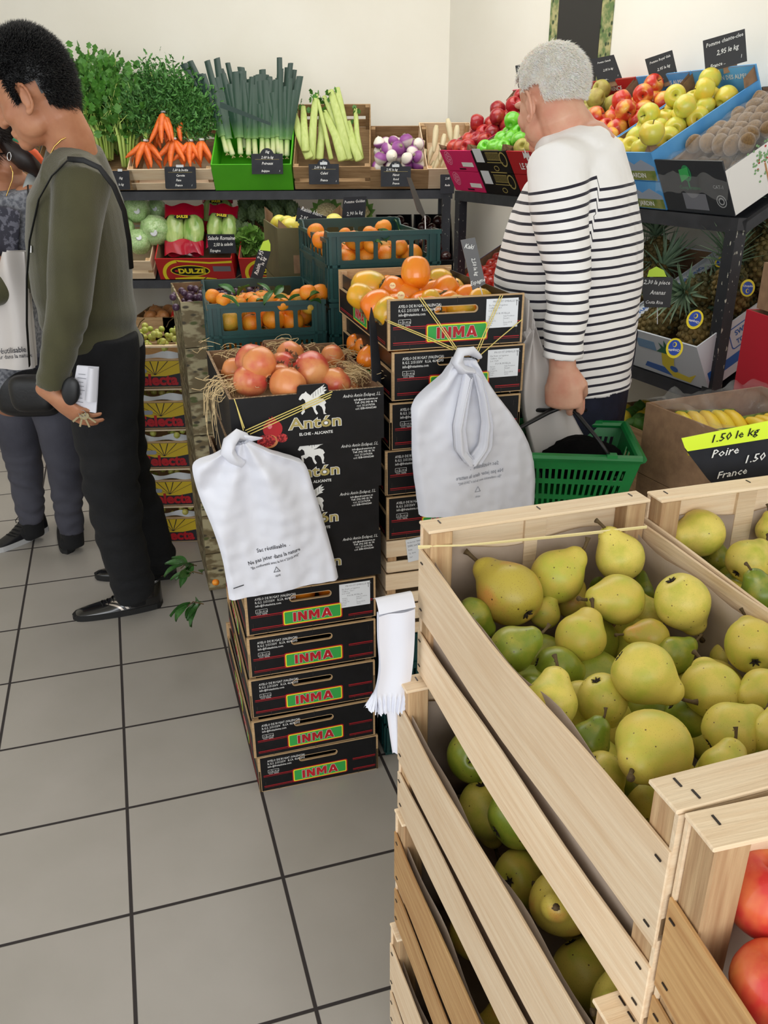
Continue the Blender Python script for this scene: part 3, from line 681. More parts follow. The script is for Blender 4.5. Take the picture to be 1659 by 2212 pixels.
# --- generic printed carton, open on top
def carton(name, label, M, w, d, h, outer, art=None, artm=None, group=None, inner=None, low=None, side_art=None, backlip=0.0, flap=True):
    inner = inner or CARD; r = thing(name, label, 'cardboard box', M, group); t = .005
    lowz = low if low is not None else h
    MB().box(0, w, 0, t, 0, h).build('front_panel', outer, r)
    MB().box(0, w, d - t, d, 0, h + backlip).build('back_panel', outer, r)
    for x in (0, w - t): MB().add([(x, t, 0), (x + t, t, 0), (x + t, d - t, 0), (x, d - t, 0), (x, t, h), (x + t, t, h), (x + t, d - t, h), (x, d - t, h)] if low is None else [(x, t, 0), (x + t, t, 0), (x + t, d - t, 0), (x, d - t, 0), (x, t, lowz), (x + t, t, lowz), (x + t, d - t, lowz), (x, d - t, lowz)], [(0, 3, 2, 1), (4, 5, 6, 7), (0, 1, 5, 4), (1, 2, 6, 5), (2, 3, 7, 6), (3, 0, 4, 7)]).build('side_panel', outer, r)
    i = MB().box(t, t + .001, t, d - t, .003, lowz - .001).box(w - t - .001, w - t, t, d - t, .003, lowz - .001).box(t, w - t, t, t + .001, .003, h - .001).box(t, w - t, d - t - .001, d - t, .003, h + backlip - .001 - backlip * .0).box(t, w - t, t, d - t, 0.001, .003)
    i.build('inner_board', inner, r)
    if flap:
        for x in (t + .001, w - t - .001):
            s_ = 1 if x < w / 2 else -1
            MB().add([(x, t, h * .4), (x + s_ * .03, t + .001, h * .4), (x + s_ * .03, t + .001, h + .0), (x, t + .0, h + .028), (x, t + .045, h * .9), (x, t + .05, h * .4)], [(0, 1, 2, 3), (0, 3, 4, 5)]).build('corner_flap', inner, r)
            MB().add([(x, d - t, h * .4), (x + s_ * .03, d - t - .002, h * .4), (x + s_ * .03, d - t - .002, h + .02), (x, d - t, h + .045), (x, d - t - .05, h + .03), (x, d - t - .06, h * .4)], [(0, 1, 2, 3), (0, 3, 4, 5)]).build('corner_flap', inner, r)
    if art:
        g_ = MB(); art(g_); g_.build('printed_artwork', artm, r)
    if side_art:
        g_ = MB(); side_art[0](g_); g_.build('side_print', side_art[1], r)
    return r
def slat_crate(label, M, w, d, h, m=None, group=None, name='wooden_crate', gaps=True, liner=None):
    m = m or WX; r = thing(name, label, 'crate', M, group)
    zs = ((.004, h * .36), (h * .50, h)) if gaps else ((.002, h),)
    for (a, b_) in zs:
        MB().box(0, w, 0, .005, a, b_).build('front_slat', m, r, bevel=.001); MB().box(0, w, d - .005, d, a, b_).build('back_slat', m, r, bevel=.001)
        MB().box(0, .004, .005, d - .005, a, b_).build('side_slat', WY if m is WX else m, r); MB().box(w - .004, w, .005, d - .005, a, b_).build('side_slat', WY if m is WX else m, r)
    for x, y in ((.005, .006), (w - .027, .006), (.005, d - .028), (w - .027, d - .028)): MB().box(x, x + .022, y, y + .022, 0, h - .002).build('corner_post', WZ if m is WX else m, r)
    MB().box(.004, w - .004, .005, d - .005, 0, .004).build('base_board', m, r)
    return r
def card(label, M, w, h, lines, arched=False, m=None, name='price_card', wire=None, clip=False):
    """slate card; local x,z in the face, front toward -y, origin bottom centre. lines = (text, x, z, size, material index)"""
    r = thing(name, label, 'price card', M)
    ol = rrect(-w / 2, w / 2, 0, h, w * .05, 3)
    if arched:
        ol = [(-w / 2, 0), (w / 2, 0), (w / 2, h), (w * .22, h)] + [(w * .2 * cos(t), h + w * .17 * sin(t)) for t in [i * pi / 8 for i in range(1, 8)]] + [(-w * .22, h), (-w / 2, h)]
    MB().plate([ol], .002).build('slate', m or SLATE, r)
    g_ = MB()
    for ln_ in lines:
        tx, x, z_, s_ = ln_[:4]; mi = ln_[4] if len(ln_) > 4 else 0
        if tx == '-': g_.box(x - s_, x + s_, -.0008, -.0003, z_, z_ + .0009, mi)
        else: g_.text(tx, x, z_, s_, mi, -.0006, shear=.3, offset=s_ * .012, align='CENTER', sx=.85)
    g_.build('handwriting', [CHALK, GOLD, LIME], r)
    if wire: MB().tube(wire, .0012, 6).build('wire_stand', mat('white_wire', (230, 230, 230), .4), r)
    if clip: MB().box(-w * .12, w * .12, -.003, .004, h - .004, h + .008).build('clip', mat('clear_clip', (190, 195, 200), .3), r)
    return r
# ---------------------------------------------------------------- centre stacks (Anton cartons on persimmon trays)
RS = rad(16.3)
SL = at(562, 1712, z=0)
def SM(z, dx=0, dy=0, dr=0): return T(SL.x, SL.y, z) @ RZ(RS) @ T(dx, dy, 0) @ RZ(dr)
trayw = ['bottom', 'second from the bottom', 'third from the bottom', 'fourth from the bottom', 'fifth']
offs = [(0, 0, 0), (-.008, -.006, .01), (-.006, .002, -.008), (-.002, .004, .0), (.0, .006, .006)]
for k in range(5):
    inma(SM(.0005 + .1165 * k, *offs[k]), 'black printed persimmon tray in the pomegranate stack, ' + (trayw[k] + ' tray' if k < 4 else 'topmost tray with a white label sticker'), 'persimmon trays under the pomegranate cartons', k == 4)
    # a few persimmons show through the handle slots
    if k == 4:
        Mk = SM(.0005 + .1165 * k, *offs[k])
        for x in (.07, .145, .22): spawn('kaki', Mk @ T(x, .06, .06) @ RX(.3) @ S(.034), 'orange persimmon inside the labelled tray, behind its handle slot', 'persimmons inside the labelled lower tray')
aoff = [(-.006, .004, 0), (-.010, .0, .012), (-.004, .004, -.006), (.002, -.002, .004)]
AZ0 = .583
for k in range(4):
    anton(SM(AZ0 + .1145 * k, *aoff[k]), ['lowest black pomegranate carton, just above the persimmon trays', 'second black pomegranate carton up, half behind the hanging bag', 'third black pomegranate carton, directly under the open one', 'open topmost black carton full of pomegranates and straw'][k], 'black pomegranate cartons')
MA = SM(AZ0 + .1145 * 3, *aoff[3])
# pomegranates
zt = AZ0 + .1145 * 4
PL = [(548, 782, 38, .04, 'pom', (.8, -1), 0, 'large red pomegranate at the back left of the heap'), (560, 786, 36, .055, 'pom2', (.7, 1), .1, 'orange-yellow pomegranate resting on top at the left'),
      (542, 822, 37, .02, 'pom', (.0, -1), .25, 'pink-red pomegranate at the front left corner of the carton'), (612, 788, 28, .03, 'pom', (.4, -1), 0, 'small red speckled pomegranate in the middle of the heap'),
      (628, 768, 30, .03, 'pom2', (.9, -.6), 0, 'orange pomegranate at the back centre of the carton'), (670, 800, 40, .03, 'pom', (-.75, -.55), .45, 'big red pomegranate with its crown turned to the left'),
      (622, 832, 38, .015, 'pom2', (.3, -1), -.2, 'pale orange pomegranate behind the front panel'), (606, 812, 26, .02, 'pom2', (0, -1), 0, 'half hidden yellow pomegranate between its neighbours'),
      (718, 772, 26, .015, 'pom2', (1, 0), 0, 'dull orange pomegranate half under the straw at the right'), (722, 828, 34, .0, 'pom', (.4, -1), 0, 'red pomegranate sunk in straw at the front right corner'),
      (505, 800, 26, .005, 'pom2', (-1, .2), 0, 'orange pomegranate at the left wall of the carton'), (752, 846, 26, -.03, 'pom2', (.4, -1), 0, 'low pomegranate beside the winged horse tab')]
for px, py, r_, dz, kd, s2, tw, lb in PL: pick(px, py, r_ * 1.05, zt + dz - .005, kd, s2, tw, lb)
# straw
sm = MB(); r0 = random.Random(4)
def strawat(c, n, sp, sz, hang=0.0):
    for i in range(n):
        g = lambda q: max(-1.8 * q, min(1.8 * q, r0.gauss(0, q)))
        p = MA @ V((c[0] + g(sp), c[1] + g(sp), c[2] + abs(g(.010))))
        h = r0.uniform(0, 6.28) if not hang else r0.uniform(2.2, 4.6); k = r0.uniform(-.5, .5) * 2.2; el = r0.uniform(-.1, .6)
        L_ = sz * r0.uniform(.6, 1.5) / 9; pts = [p]
        for j in range(9):
            h += k * .45 + r0.uniform(-.25, .25); el += -.16 - hang * .22; el = max(el, -1.45)
            p = p + V((cos(h) * cos(el), sin(h) * cos(el), sin(el) if not (not hang and j > 5) else abs(sin(el)) * .3)) * L_; pts.append(p)
        sm.tube(pts, .0007, 3, caps=False)
strawat((.03, .12, .110), 60, .022, .07); strawat((.28, .14, .112), 240, .028, .07); strawat((.20, .42, .115), 50, .04, .09); strawat((.08, .43, .115), 26, .04, .09); strawat((.010, .11, .118), 14, .014, .10, 1.0); strawat((.006, .15, .118), 7, .014, .16, 1.0); strawat((.3, .3, .115), 60, .022, .07)
sob = sm.build('packing_straw', STRAW, None); tag(sob, 'loose pale wood shreds spilling round the pomegranates', 'straw', kind='stuff')
# ---------------------------------------------------------------- persimmon stack to the right
PF = V((0.010, 1.823, 0)); RP = rad(15)
PZ = [.093, .207, .321, .435]
def QM(z, dx=0, dy=0, dr=0): return T(PF.x, PF.y, z) @ RZ(RP) @ T(dx, dy, 0) @ RZ(dr)
slat_crate('pale slatted crate in the persimmon stack, with a paper label, right under the printed trays', QM(.561, -.004, .004), .316, .49, .088)
slat_crate('pale slatted crate in the middle of three under the persimmon trays', QM(.470, -.006, .004), .316, .49, .088)
slat_crate('lowest pale slatted crate, standing on the dark green plastic crates', QM(.379, -.002, .004), .316, .49, .088)
plastic(QM(.001, -.004, .012), 'dark green plastic crate on the floor at the foot of the persimmon stack')
plastic(QM(.189, -.004, .012), 'dark green plastic crate second from the floor under the slatted crates')
po = [(-.004, 0, 0), (-.006, .004, .012), (.004, -.002, -.008), (.010, .002, .004), (0, 0, 0)]
pl_ = ['lowest persimmon tray of the right stack, over the slatted crates', 'second persimmon tray of the right stack', 'third persimmon tray of the right stack, behind the white bags', 'persimmon tray directly under the open one, with a white label', 'open top tray of persimmons with a white label and yellow elastics']
pz = [.543, .657, .771, .885, 1.112]; pz = [1.113 - .1145 * (4 - k) for k in range(5)]
for k in range(5): inma(QM(pz[k], *po[k]), pl_[k], 'persimmon trays of the right stack', k >= 3)
MP = QM(pz[4])
m_ = MB().box(0, .045, -.0006, 0, 0, .075)
lb_ = thing('paper_label', 'small white paper label stapled to the slatted crate', 'label', QM(.561, -.004, .004) @ T(.055, -.0015, .026) @ RY(-.12))
MB().box(0, .06, -.0006, 0, 0, .062).build('paper', STICK, lb_)
tt = MB()
for k, tx in enumerate(('Producteur : Emballeur', 'EARL Les Jardins', 'Fruits', 'Tel  04 90', 'Cat I')): tt.text(tx, .004, .051 - .010 * k, .0058 if k != 1 else .008, 0, -.001, sx=.75)
tt.build('printed_text', GREYP, lb_)
# persimmons
for y in (.085, .155, .225, .295, .365, .43):
    for x in (.055, .125, .195, .262):
        spawn(rng.choice(['kaki', 'kaki', 'kakiy']), MP @ T(x + rng.uniform(-.008, .008), y + rng.uniform(-.006, .006), .062 + rng.uniform(-.004, .006)) @ RZ(rng.uniform(0, 6)) @ RX(rng.choice([1.2, 1.5, .5])) @ S(.034, .034, .035), 'persimmon lying in the bottom layer of the open tray', 'persimmons in the bottom layer of the open tray')
KL = [(898, 590, 33, 1.245, 'kaki', (0, -1), -.1, 'glossy upright persimmon standing on top of the heap', 1.0), (796, 622, 38, 1.205, 'kakiy', (.95, .1), 0, 'greenish yellow persimmon at the back left of the tray', 1), (778, 640, 28, 1.20, 'kakiy', (.8, .4), 0, 'yellow persimmon against the left wall of the tray', 1),
      (815, 660, 34, 1.195, 'kaki', (-.9, .5), 0, 'orange persimmon by the front left corner', 1), (838, 672, 30, 1.19, 'kakiy', (-.7, .8), 0, 'orange-yellow persimmon touching the front left edge', 1), (852, 628, 30, 1.205, 'kaki', (-.8, -.5), .2, 'persimmon with a round sticker, left of the upright one', 1),
      (875, 642, 33, 1.19, 'kaki', (-.95, .0), .1, 'persimmon carrying a cream brand sticker, at the front', 1), (930, 652, 24, 1.19, 'kakiy', (0, -1), -.3, 'yellowish persimmon just above the front board', 1), (962, 626, 29, 1.20, 'kaki', (.7, -.6), .0, 'orange persimmon with a pale sticker right of the upright one', 1),
      (950, 606, 26, 1.20, 'kakiy', (.9, .2), 0, 'green-tinged persimmon behind the upright one', 1), (1008, 640, 25, 1.19, 'kaki', (.9, -.3), 0, 'orange persimmon at the right end of the tray', 1)]
for px, py, r_, z_, kd, s2, tw, lb, q_ in KL: pick(px, py, r_, z_, kd, s2, tw, lb)
for (px, py, z_) in ((772, 745, 1.10), (790, 752, 1.095), (812, 760, 1.09), (796, 772, 1.08)): 
    pick(px, py, 24, 1.045 + (1.10 - z_), 'kaki', (rng.uniform(-1, 1), 1), 0, 'persimmon showing over the side of the second tray', 'persimmons at the side of the second tray')
Mk = QM(pz[3], *po[3])
for y in (.1, .17, .24, .31): spawn('kaki', Mk @ T(.05, y, .06) @ RX(1.2) @ S(.035), 'persimmon lying along the left side of the second tray', 'persimmons lying in the second tray')
def disc(px, py, z_, r_, tx):
    c = at(px, py, z=z_); d_ = (CAM - c).normalized()
    o = thing('fruit_sticker', tx, 'sticker', T(*c) @ basis(d_))
    MB().lathe([(r_, 0), (r_, .0006)], 20).build('paper_disc', mat('cream_sticker', (236, 216, 160), .5), o)
    MB().add(*text_mesh('Kaki', r_ * .8, align='CENTER'), 0, T(0, -r_ * .2, .0009)).build('printed_text', RED, o)
disc(866, 638, 1.222, .0085, 'round cream sticker on the front persimmon'); disc(848, 617, 1.228, .007, 'round sticker on the persimmon left of the upright one')
# ---------------------------------------------------------------- green crates of clementines behind
G1 = T(-.468, 2.285, 0) @ RZ(rad(13)); G2 = T(-.146, 2.365, 0) @ RZ(rad(15))
for k in range(3): plastic(G1 @ T(rng.uniform(-.004, .004), 0, .573 + .1885 * k), ['lowest dark green plastic crate of the left clementine stack', 'middle dark green plastic crate of the left clementine stack', 'dark green plastic crate heaped with leafy clementines behind the pomegranates'][k], 'left stack of green clementine crates')
LEAFP = mat('leafy_carton_print', (120, 104, 72), 0.6, (176, 164, 128), 16, (1, 1, 2.2), lo=.45, hi=.55, spots=[(22, .3, (74, 66, 48)), (15, .25, (90, 96, 50))])
for k in range(4): carton('produce_carton', 'mottled leaf-printed carton under the left green crates, number %s from the floor' % ('one', 'two', 'three', 'four')[k], G1 @ T(-.005 + .003 * k, 0, .001 + .143 * k), .315, .46, .140, LEAFP, group='mottled cartons under the left green crates', flap=False)
for k in range(7): plastic(G2 @ T(0, 0, .001 + .1872 * k), 'dark green plastic crate in the right-hand clementine stack' if k < 6 else 'topmost dark green plastic crate with clementines and dark leaves, behind the persimmons', 'right stack of green clementine crates')
ztop1 = .573 + .1885 * 2 + .187; ztop2 = .001 + .1872 * 6 + .187
fill(G1, .02, .295, .02, .43, ztop1 - .062, ['clem', 'clem', 'clem', 'clemg'], .031, 'clementine in the lower green crate of leafy fruit', 'clementines in the lower green crate', layers=1, jit=.25, rot='up')
fill(G1, .02, .295, .02, .40, ztop1 - .115, ['clem', 'clemg'], .031, 'clementine in the lower green crate of leafy fruit', 'clementines in the lower green crate', layers=1, jit=.2, rot='up')
C1 = [(482, 648, 17, .02), (520, 655, 14, 0), (553, 655, 20, .0), (610, 658, 17, 0), (648, 648, 16, .0), (665, 632, 20, .03), (690, 634, 23, .02), (643, 640, 18, 0), (632, 668, 20, -.02), (668, 662, 20, -.01), (460, 640, 18, .01), (585, 648, 16, .01)]
for px, py, r_, dz in C1: pick(px, py, r_ * .96, ztop1 - .012 + dz, rng.choice(['clem', 'clem', 'clemg']), (rng.uniform(-.6, .6), -1), rng.uniform(-.2, .4), 'bright clementine heaped on top of the lower green crate', 'clementines heaped over the rim of the lower crate')
fill(G2, .02, .295, .02, .43, ztop2 - .075, ['clem', 'clem', 'clemg'], .033, 'clementine in the upper green crate behind the persimmons', 'clementines in the upper green crate', layers=1, jit=.2, rot='up')
C2 = [(682, 500, 19, .0), (694, 518, 21, -.01), (768, 520, 24, -.01), (800, 505, 18, .0), (828, 492, 19, .01), (803, 530, 19, -.02), (862, 535, 20, -.03), (745, 505, 14, 0)]
for px, py, r_, dz in C2: pick(px, py, r_, ztop2 - .02 + dz, 'clem', (rng.uniform(-.6, .6), -1), rng.uniform(0, .4), 'large clementine near the rim of the upper green crate', 'large clementines near the rim of the upper crate')
for i in range(34):
    px, py = rng.uniform(490, 690), rng.uniform(632, 665); zz = ztop1 + rng.uniform(-.02, .01)
    if i > 23: px, py, zz = rng.uniform(690, 900), rng.uniform(495, 530), ztop2 + rng.uniform(-.05, -.02)
    c = at(px, py, z=zz); 
    spawn('leaf', T(*c) @ RZ(rng.uniform(0, 6.3)) @ RY(rng.uniform(-.6, .5)) @ RX(rng.uniform(-.7, .7)) @ S(rng.uniform(.04, .065)), 'pointed dark green clementine leaf among the fruit', 'loose leaves on the clementines')
# black liner corner piece in upper crate
# ---------------------------------------------------------------- mottled stack of black grape trays behind, white grapes in the printed trays
G3 = T(-.655, 2.76, 0) @ RZ(rad(17))
for k in range(7): carton('grape_carton', 'mottled leaf-printed grape carton, ' + ('topmost one with black grapes' if k == 6 else 'in the stack behind the green crates'), G3 @ T(0, 0, .001 + .152 * k), .315, .44, .149, LEAFP, group='stack of mottled grape cartons', flap=False)
GRB = mat('black_grape', (70, 44, 58), .35, (96, 70, 92), 8, c3=(60, 40, 62)); GRW = mat('white_grape', (186, 192, 92), .28, (200, 190, 100), 8, c3=(176, 190, 84), sss=.1, coat=.1)
def bunch(name, lab, M, m, n, spread, r, group, stemc=STEM, cat='grapes'):
    mb = MB(); r0 = random.Random(n + int(M.translation.x * 1000)); pts = []
    for i in range(n):
        for _ in range(12):
            p = V((r0.gauss(0, spread[0]), r0.gauss(0, spread[1]), r0.uniform(-spread[2], spread[2])))
            if all((p - q_).length > r * 1.35 for q_ in pts): break
        pts.append(p); mb.sphere(p, r * r0.uniform(.85, 1.1), 12)
    o = mb.build(name, m, None, M, True); tag(o, lab, cat, group)
    MB().tube([(0, 0, spread[2]), (.01, .01, spread[2] + .02), (.03, .0, spread[2] + .035)], .002, 5).build('stalk', stemc, o); return o
zt3 = .152 * 6 + .15
for x, y in ((.06, .06), (.16, .10), (.25, .06), (.08, .2), (.2, .22)): bunch('grape_bunch', 'bunch of dusky black grapes behind the green clementine crate', G3 @ T(x, y, zt3 - .01), GRB, 26, (.034, .034, .022), .0125, 'bunches of black grapes')
SEL = T(-1.15, 3.17, 0) @ RZ(rad(3)); SH = .166
SELM = [mat('dark_tray_print', (34, 32, 38), .5), mat('sun_yellow_print', (206, 176, 36), .5), RED, mat('cut_slot', (150, 156, 168), .4), STICK, BLACK]
def sel_art(g_):
    w, h = .40, .105
    g_.box(.003, w - .003, -.0006, 0, .003, h, 0)
    cx_ = .27
    g_.plate([[(.04, h - .001), (w - .004, h - .001), (w - .004, .062), (cx_ + .04, .045), (cx_ - .04, .045)]], .0003, 1, y=-.0010)
    for a in (-1.25, -.95, -.6, -.2, .25, .65, 1.0):
        x1 = cx_ + .12 * sin(a); z1 = .045 + .10 * cos(a); z1 = min(z1, h - .002)
        k = (z1 - .045) / max(.01, .10 * cos(a)); x1 = cx_ + .12 * sin(a) * k
        if x1 < w - .005: g_.plate([[(cx_ - .0012, .05), (cx_ + .0012, .05), (x1 + .002, z1), (x1 - .002, z1)]], .0003, 0, y=-.0014)
    g_.plate([slotpts(.13, .24, .058, .075)], .0003, 3, y=-.0018)
    g_.text('Selecta', .27, .012, .058, 2, -.0022, offset=.0026, align='CENTER', sx=1.02)
    g_.box(.02, .07, -.0012, -.0008, .015, .065, 4)
for k in range(5):
    Mt = SEL @ T(.004 * (k % 2), 0, .001 + SH * k)
    r_ = thing('grape_tray', 'yellow sun-ray printed white grape tray, ' + ['on the floor', 'second from the floor', 'in the middle of its stack', 'second from the top', 'open at the top of the stack'][k], 'fruit tray', Mt, 'stack of sun-ray grape trays')
    g_ = MB(); sel_art(g_); g_.build('printed_front', SELM, r_)
    MB().box(0, .40, 0, .006, 0, .112).build('front_board', BOARD, r_); MB().box(0, .40, .29, .296, 0, .112).build('back_board', BOARD, r_)
    for x in (0, .394): MB().box(x, x + .006, .006, .29, 0, .085).build('side_board', BOARD, r_)
    for x in (.0, .378): MB().box(x, x + .022, .0065, .028, .112, .155).build('corner_block', WZ, r_)
    MB().box(0, .40, 0, .03, .155, .161).build('top_rail', WX, r_); MB().box(.006, .394, .006, .29, 0, .004).build('base_board', BOARD, r_)
    MB().grid(lambda u, v: (.012 + u * .376, .012 + .01 * sin(u * 20), .112 + v * (.022 + .008 * sin(u * 17))), 30, 2).build('tissue_liner', mat('white_tissue', (214, 218, 222), .8), r_, smooth=True)
    for x in (.09, .2, .31): 
        bunch('grape_bunch', 'bunch of white grapes ' + ('heaped in the open top tray' if k == 4 else 'lying in the closed trays below'), Mt @ T(x, .11, .13 + (.045 if k == 4 else 0)), GRW, 30 if k == 4 else 14, (.036, .05, .02 if k < 4 else .036), .0125, 'white grapes in the open top tray' if k == 4 else 'white grapes in the lower trays')
# ---------------------------------------------------------------- pear crates, front right
RPEAR = rad(17.9); FLc = at(905, 1125, z=1.108); PD, PW, PH = .512, .305, .2216
def rotM(r_): return RZ(r_)
NL = FLc - (RZ(RPEAR) @ V((0, PD, 0))); 
def pearM(k, dx=0, dr=0): return T(NL.x, NL.y, k * PH + .0003) @ RZ(RPEAR + dr) @ T(dx, 0, 0)
pos = ['lowest', 'second lowest', 'middle', 'second highest', 'top']
pdx = [-.030, -.034, -.032, -.022, 0]
for k in range(5): wood_crate(['lowest pale wooden crate of the pear stack, on the floor', 'second wooden crate from the floor in the pear stack', 'middle darker wooden crate of the pear stack', 'wooden crate directly under the open pear crate', 'open pale wooden crate full of yellow-green pears, front right'][k], pearM(k, pdx[k], rad(.6) * (k % 2)), PW, PD, PH, aged=k in (2, 0), group='stacked wooden pear crates', seed=k)
MPR = pearM(4)
def cq(cx_, cy_): return 780 + cx_ * .5298, 1050 + cy_ * .5298
PR = [ # crop x, y, radius, height, mesh, stem direction, toward viewer, label
 (610, 440, 128, 1.035, 'pear2', (-.5, -.6), -.55, 'bruised brown-green pear with its dark eye toward the viewer, back left'),
 (800, 370, 108, 1.035, 'pear0', (.75, -.7), .1, 'yellow pear with a curved stem pointing up right, near the far end'),
 (1055, 290, 100, 1.05, 'pear0', (-.45, -1), .15, 'upright yellow pear with its stem against the far board'),
 (1050, 460, 104, 1.035, 'pear3', (-1, .02), .25, 'pale green-yellow pear lying with its brown stem to the left'),
 (1310, 470, 116, 1.045, 'pear0', (.55, 1), -.2, 'big yellow pear with a dark star eye on top, neck pointing down right'),
 (455, 530, 76, 1.02, 'pear1', (.6, .6), 0, 'green pear half hidden by the left slat'),
 (615, 665, 92, 1.035, 'pear1', (1, -.45), .1, 'green pear lying lengthwise with its stem to the right'),
 (895, 620, 104, 1.02, 'pear3', (.4, -.8), -.5, 'olive pear with a dark eye at its lower left'),
 (800, 745, 96, 1.0, 'pear4', (.9, .3), 0, 'dull green pear tucked below the olive one'),
 (1180, 615, 76, 1.02, 'pear2', (-1, -.2), .1, 'slim pear with a reddish cheek and its stem to the left'),
 (1150, 765, 128, 1.055, 'pear0', (.85, .62), .2, 'smooth light yellow pear in the centre, stem pointing down right'),
 (775, 885, 112, 1.04, 'pear3', (.2, -.9), -.4, 'yellow pear against the left slat with its eye to the right'),
 (985, 870, 106, 1.02, 'pear0', (.35, 1), -.35, 'speckled yellow pear with its eye at the top, left of the central one'),
 (930, 1045, 82, 1.03, 'pear1', (.55, -.75), .25, 'small green pear with a short green stem'),
 (1195, 1065, 158, 1.06, 'pear3', (-.45, .40), .78, 'largest round pear, its stem stub pointing at the viewer'),
 (1430, 830, 122, 1.03, 'pear0', (-.2, -.8), -.75, 'yellow pear with a black star eye facing the viewer, right of the centre'),
 (1595, 650, 116, 1.035, 'pear0', (-.1, -.6), -.8, 'yellow pear with a spiky dark eye at the right edge'),
 (1640, 830, 92, 1.04, 'pear3', (-1, .35), .1, 'yellow pear with its stem to the lower left, at the frame edge'),
 (1510, 1000, 118, 1.04, 'pear0', (.9, -.5), 0, 'yellow pear lying behind the near end rail'),
 (1480, 1160, 104, 1.045, 'pear3', (.4, -.9), -.3, 'scratched yellow pear just behind the near rail'),
 (1665, 1010, 88, 1.045, 'pear0', (.3, -1), 0, 'yellow pear cut by the right edge of the frame'),
 (985, 1180, 98, 1.02, 'pear0', (.5, .8), -.2, 'yellow pear squeezed along the left slat near the front'),
 (1275, 690, 76, 1.01, 'pear4', (.8, -.5), 0, 'green pear peeping out behind the central yellow one'),
 (1170, 520, 68, 1.0, 'pear0', (-.5, -1), -.2, 'yellow pear half under the star-eyed one'), (1165, 430, 62, .99, 'pear1', (0, -1), 0, 'green pear in shade near the far end'),
 (750, 520, 62, 1.0, 'pear0', (.5, -1), 0, 'yellow pear behind the bruised one'), (860, 480, 66, .99, 'pear2', (.5, -1), 0, 'brownish pear in the gap at the far side'),
 (1340, 940, 100, .99, 'pear4', (.8, .5), 0, 'shaded olive pear deep between two big ones'), (990, 745, 60, .99, 'pear2', (-1, .1), .1, 'orange-tinged pear low in the heap with its stem left'), (1480, 700, 60, .98, 'pear0', (0, -1), 0, 'yellow pear deep in the heap by the right wall'),
 (1130, 1220, 90, .99, 'pear1', (.5, .5), 0, 'dark green pear under the largest one'), (1290, 1190, 84, .99, 'pear3', (.5, .5), 0, 'pear low behind the near rail'), (930, 380, 60, .98, 'pear4', (0, -1), 0, 'green pear low at the far board')]
for cx_, cy_, r_, z_, kd, s2, tw, lb in PR:
    px, py = cq(cx_, cy_); pick(px, py, r_ * .5298 * 1.02, z_, kd, s2, tw, lb, 'pears in the open front crate')
fill(MPR, .03, .285, .03, .46, .085, ['pear0', 'pear3', 'pear4'], .036, 'pear in the bottom layer of the open crate', 'pears in the bottom layer of the open crate', jit=.2, parts=False)
for k in range(4):
    Mk = pearM(k, pdx[k])
    fill(Mk, .030, .172, .03, .47, .15 if k > 1 else .12, ['pear0', 'pear2', 'pear3', 'pear4'], .034, 'pear seen between the slats of the %s crate' % pos[k], 'pears in the %s crate' % pos[k], layers=2 if k > 1 else 1, jit=.2, parts=k > 1)
# right-hand stack
FL2 = at(1393, 1062, z=1.108); RP2 = rad(17); NL2 = FL2 - (RZ(RP2) @ V((0, PD, 0)))
for k in range(5): wood_crate(['lowest crate of the right-hand pear stack', 'second crate of the right-hand pear stack', 'third crate of the right-hand pear stack', 'fourth crate of the right-hand pear stack', 'open wooden crate of pears cut by the right edge, beside the first'][k], T(NL2.x, NL2.y, k * PH + .0003) @ RZ(RP2) @ T(.003, 0, 0), PW, PD, PH, group='right-hand stack of pear crates', seed=k + 7, liner=k == 4)
for cx_, cy_, r_, z_, kd, s2, tw, lb in [(1385, 190, 98, 1.05, 'pear3', (-1, .15), .1, 'yellow-green pear lying with its stem to the left in the right crate'), (1580, 305, 92, 1.035, 'pear0', (.6, -.6), -.3, 'speckled yellow pear in the right crate'), (1630, 440, 84, 1.05, 'pear1', (-.3, -1), .3, 'green pear with an upright green stem in the right crate'), (1450, 300, 62, 1.0, 'pear4', (0, -1), 0, 'green pear in the back of the right crate'), (1665, 180, 60, 1.04, 'pear0', (0, -1), 0, 'yellow pear at the far right edge of the frame'), (1510, 380, 60, .99, 'pear4', (1, 0), 0, 'shaded pear against the dividing slats')]:
    px, py = cq(cx_, cy_); pick(px, py, r_ * .5298, z_, kd, s2, tw, lb, 'pears in the right-hand crate')
fill(T(NL2.x, NL2.y, 4 * PH) @ RZ(RP2), .02, .29, .05, .45, .085, ['pear0', 'pear3'], .036, 'pear in the bottom layer of the right-hand crate', 'pears in the bottom layer of the right-hand crate', parts=False)
# near crate of red apples
NL4 = NL - (RZ(RPEAR) @ V((0, .002, 0))); RP3 = RPEAR - rad(3.5); NL3 = NL4 - (RZ(RP3) @ V((0, PD, 0)))
for k in range(5): wood_crate(['lowest crate of the apple stack nearest the camera', 'second crate of the apple stack', 'third crate of the apple stack', 'fourth crate of the apple stack', 'wooden crate of red apples in the bottom right corner'][k], T(NL3.x, NL3.y, k * PH + .0003) @ RZ(RP3) @ T(.004 if k == 4 else -.010, 0, 0), PW, PD, PH, sl=((.052, .140), (.004, .040)), aged=True, group='stack of apple crates', seed=k + 20, liner=k == 4, lh=.74)
for px, py, r_, z_, lb in ((1662, 1935, 108, 1.035, 'orange-red apple at the top of the near crate'), (1680, 2140, 112, 1.01, 'deep red apple below it in the near crate')):
    pick(px, py, r_, z_, 'apple_pink', (.25, -.8), .35, lb)
fill(T(NL3.x, NL3.y, 4 * PH) @ RZ(RP3), .02, .29, .16, .46, .06, 'apple_pink', .037, 'red apple in the bottom of the near crate', 'red apples in the bottom of the near crate', rot='up')
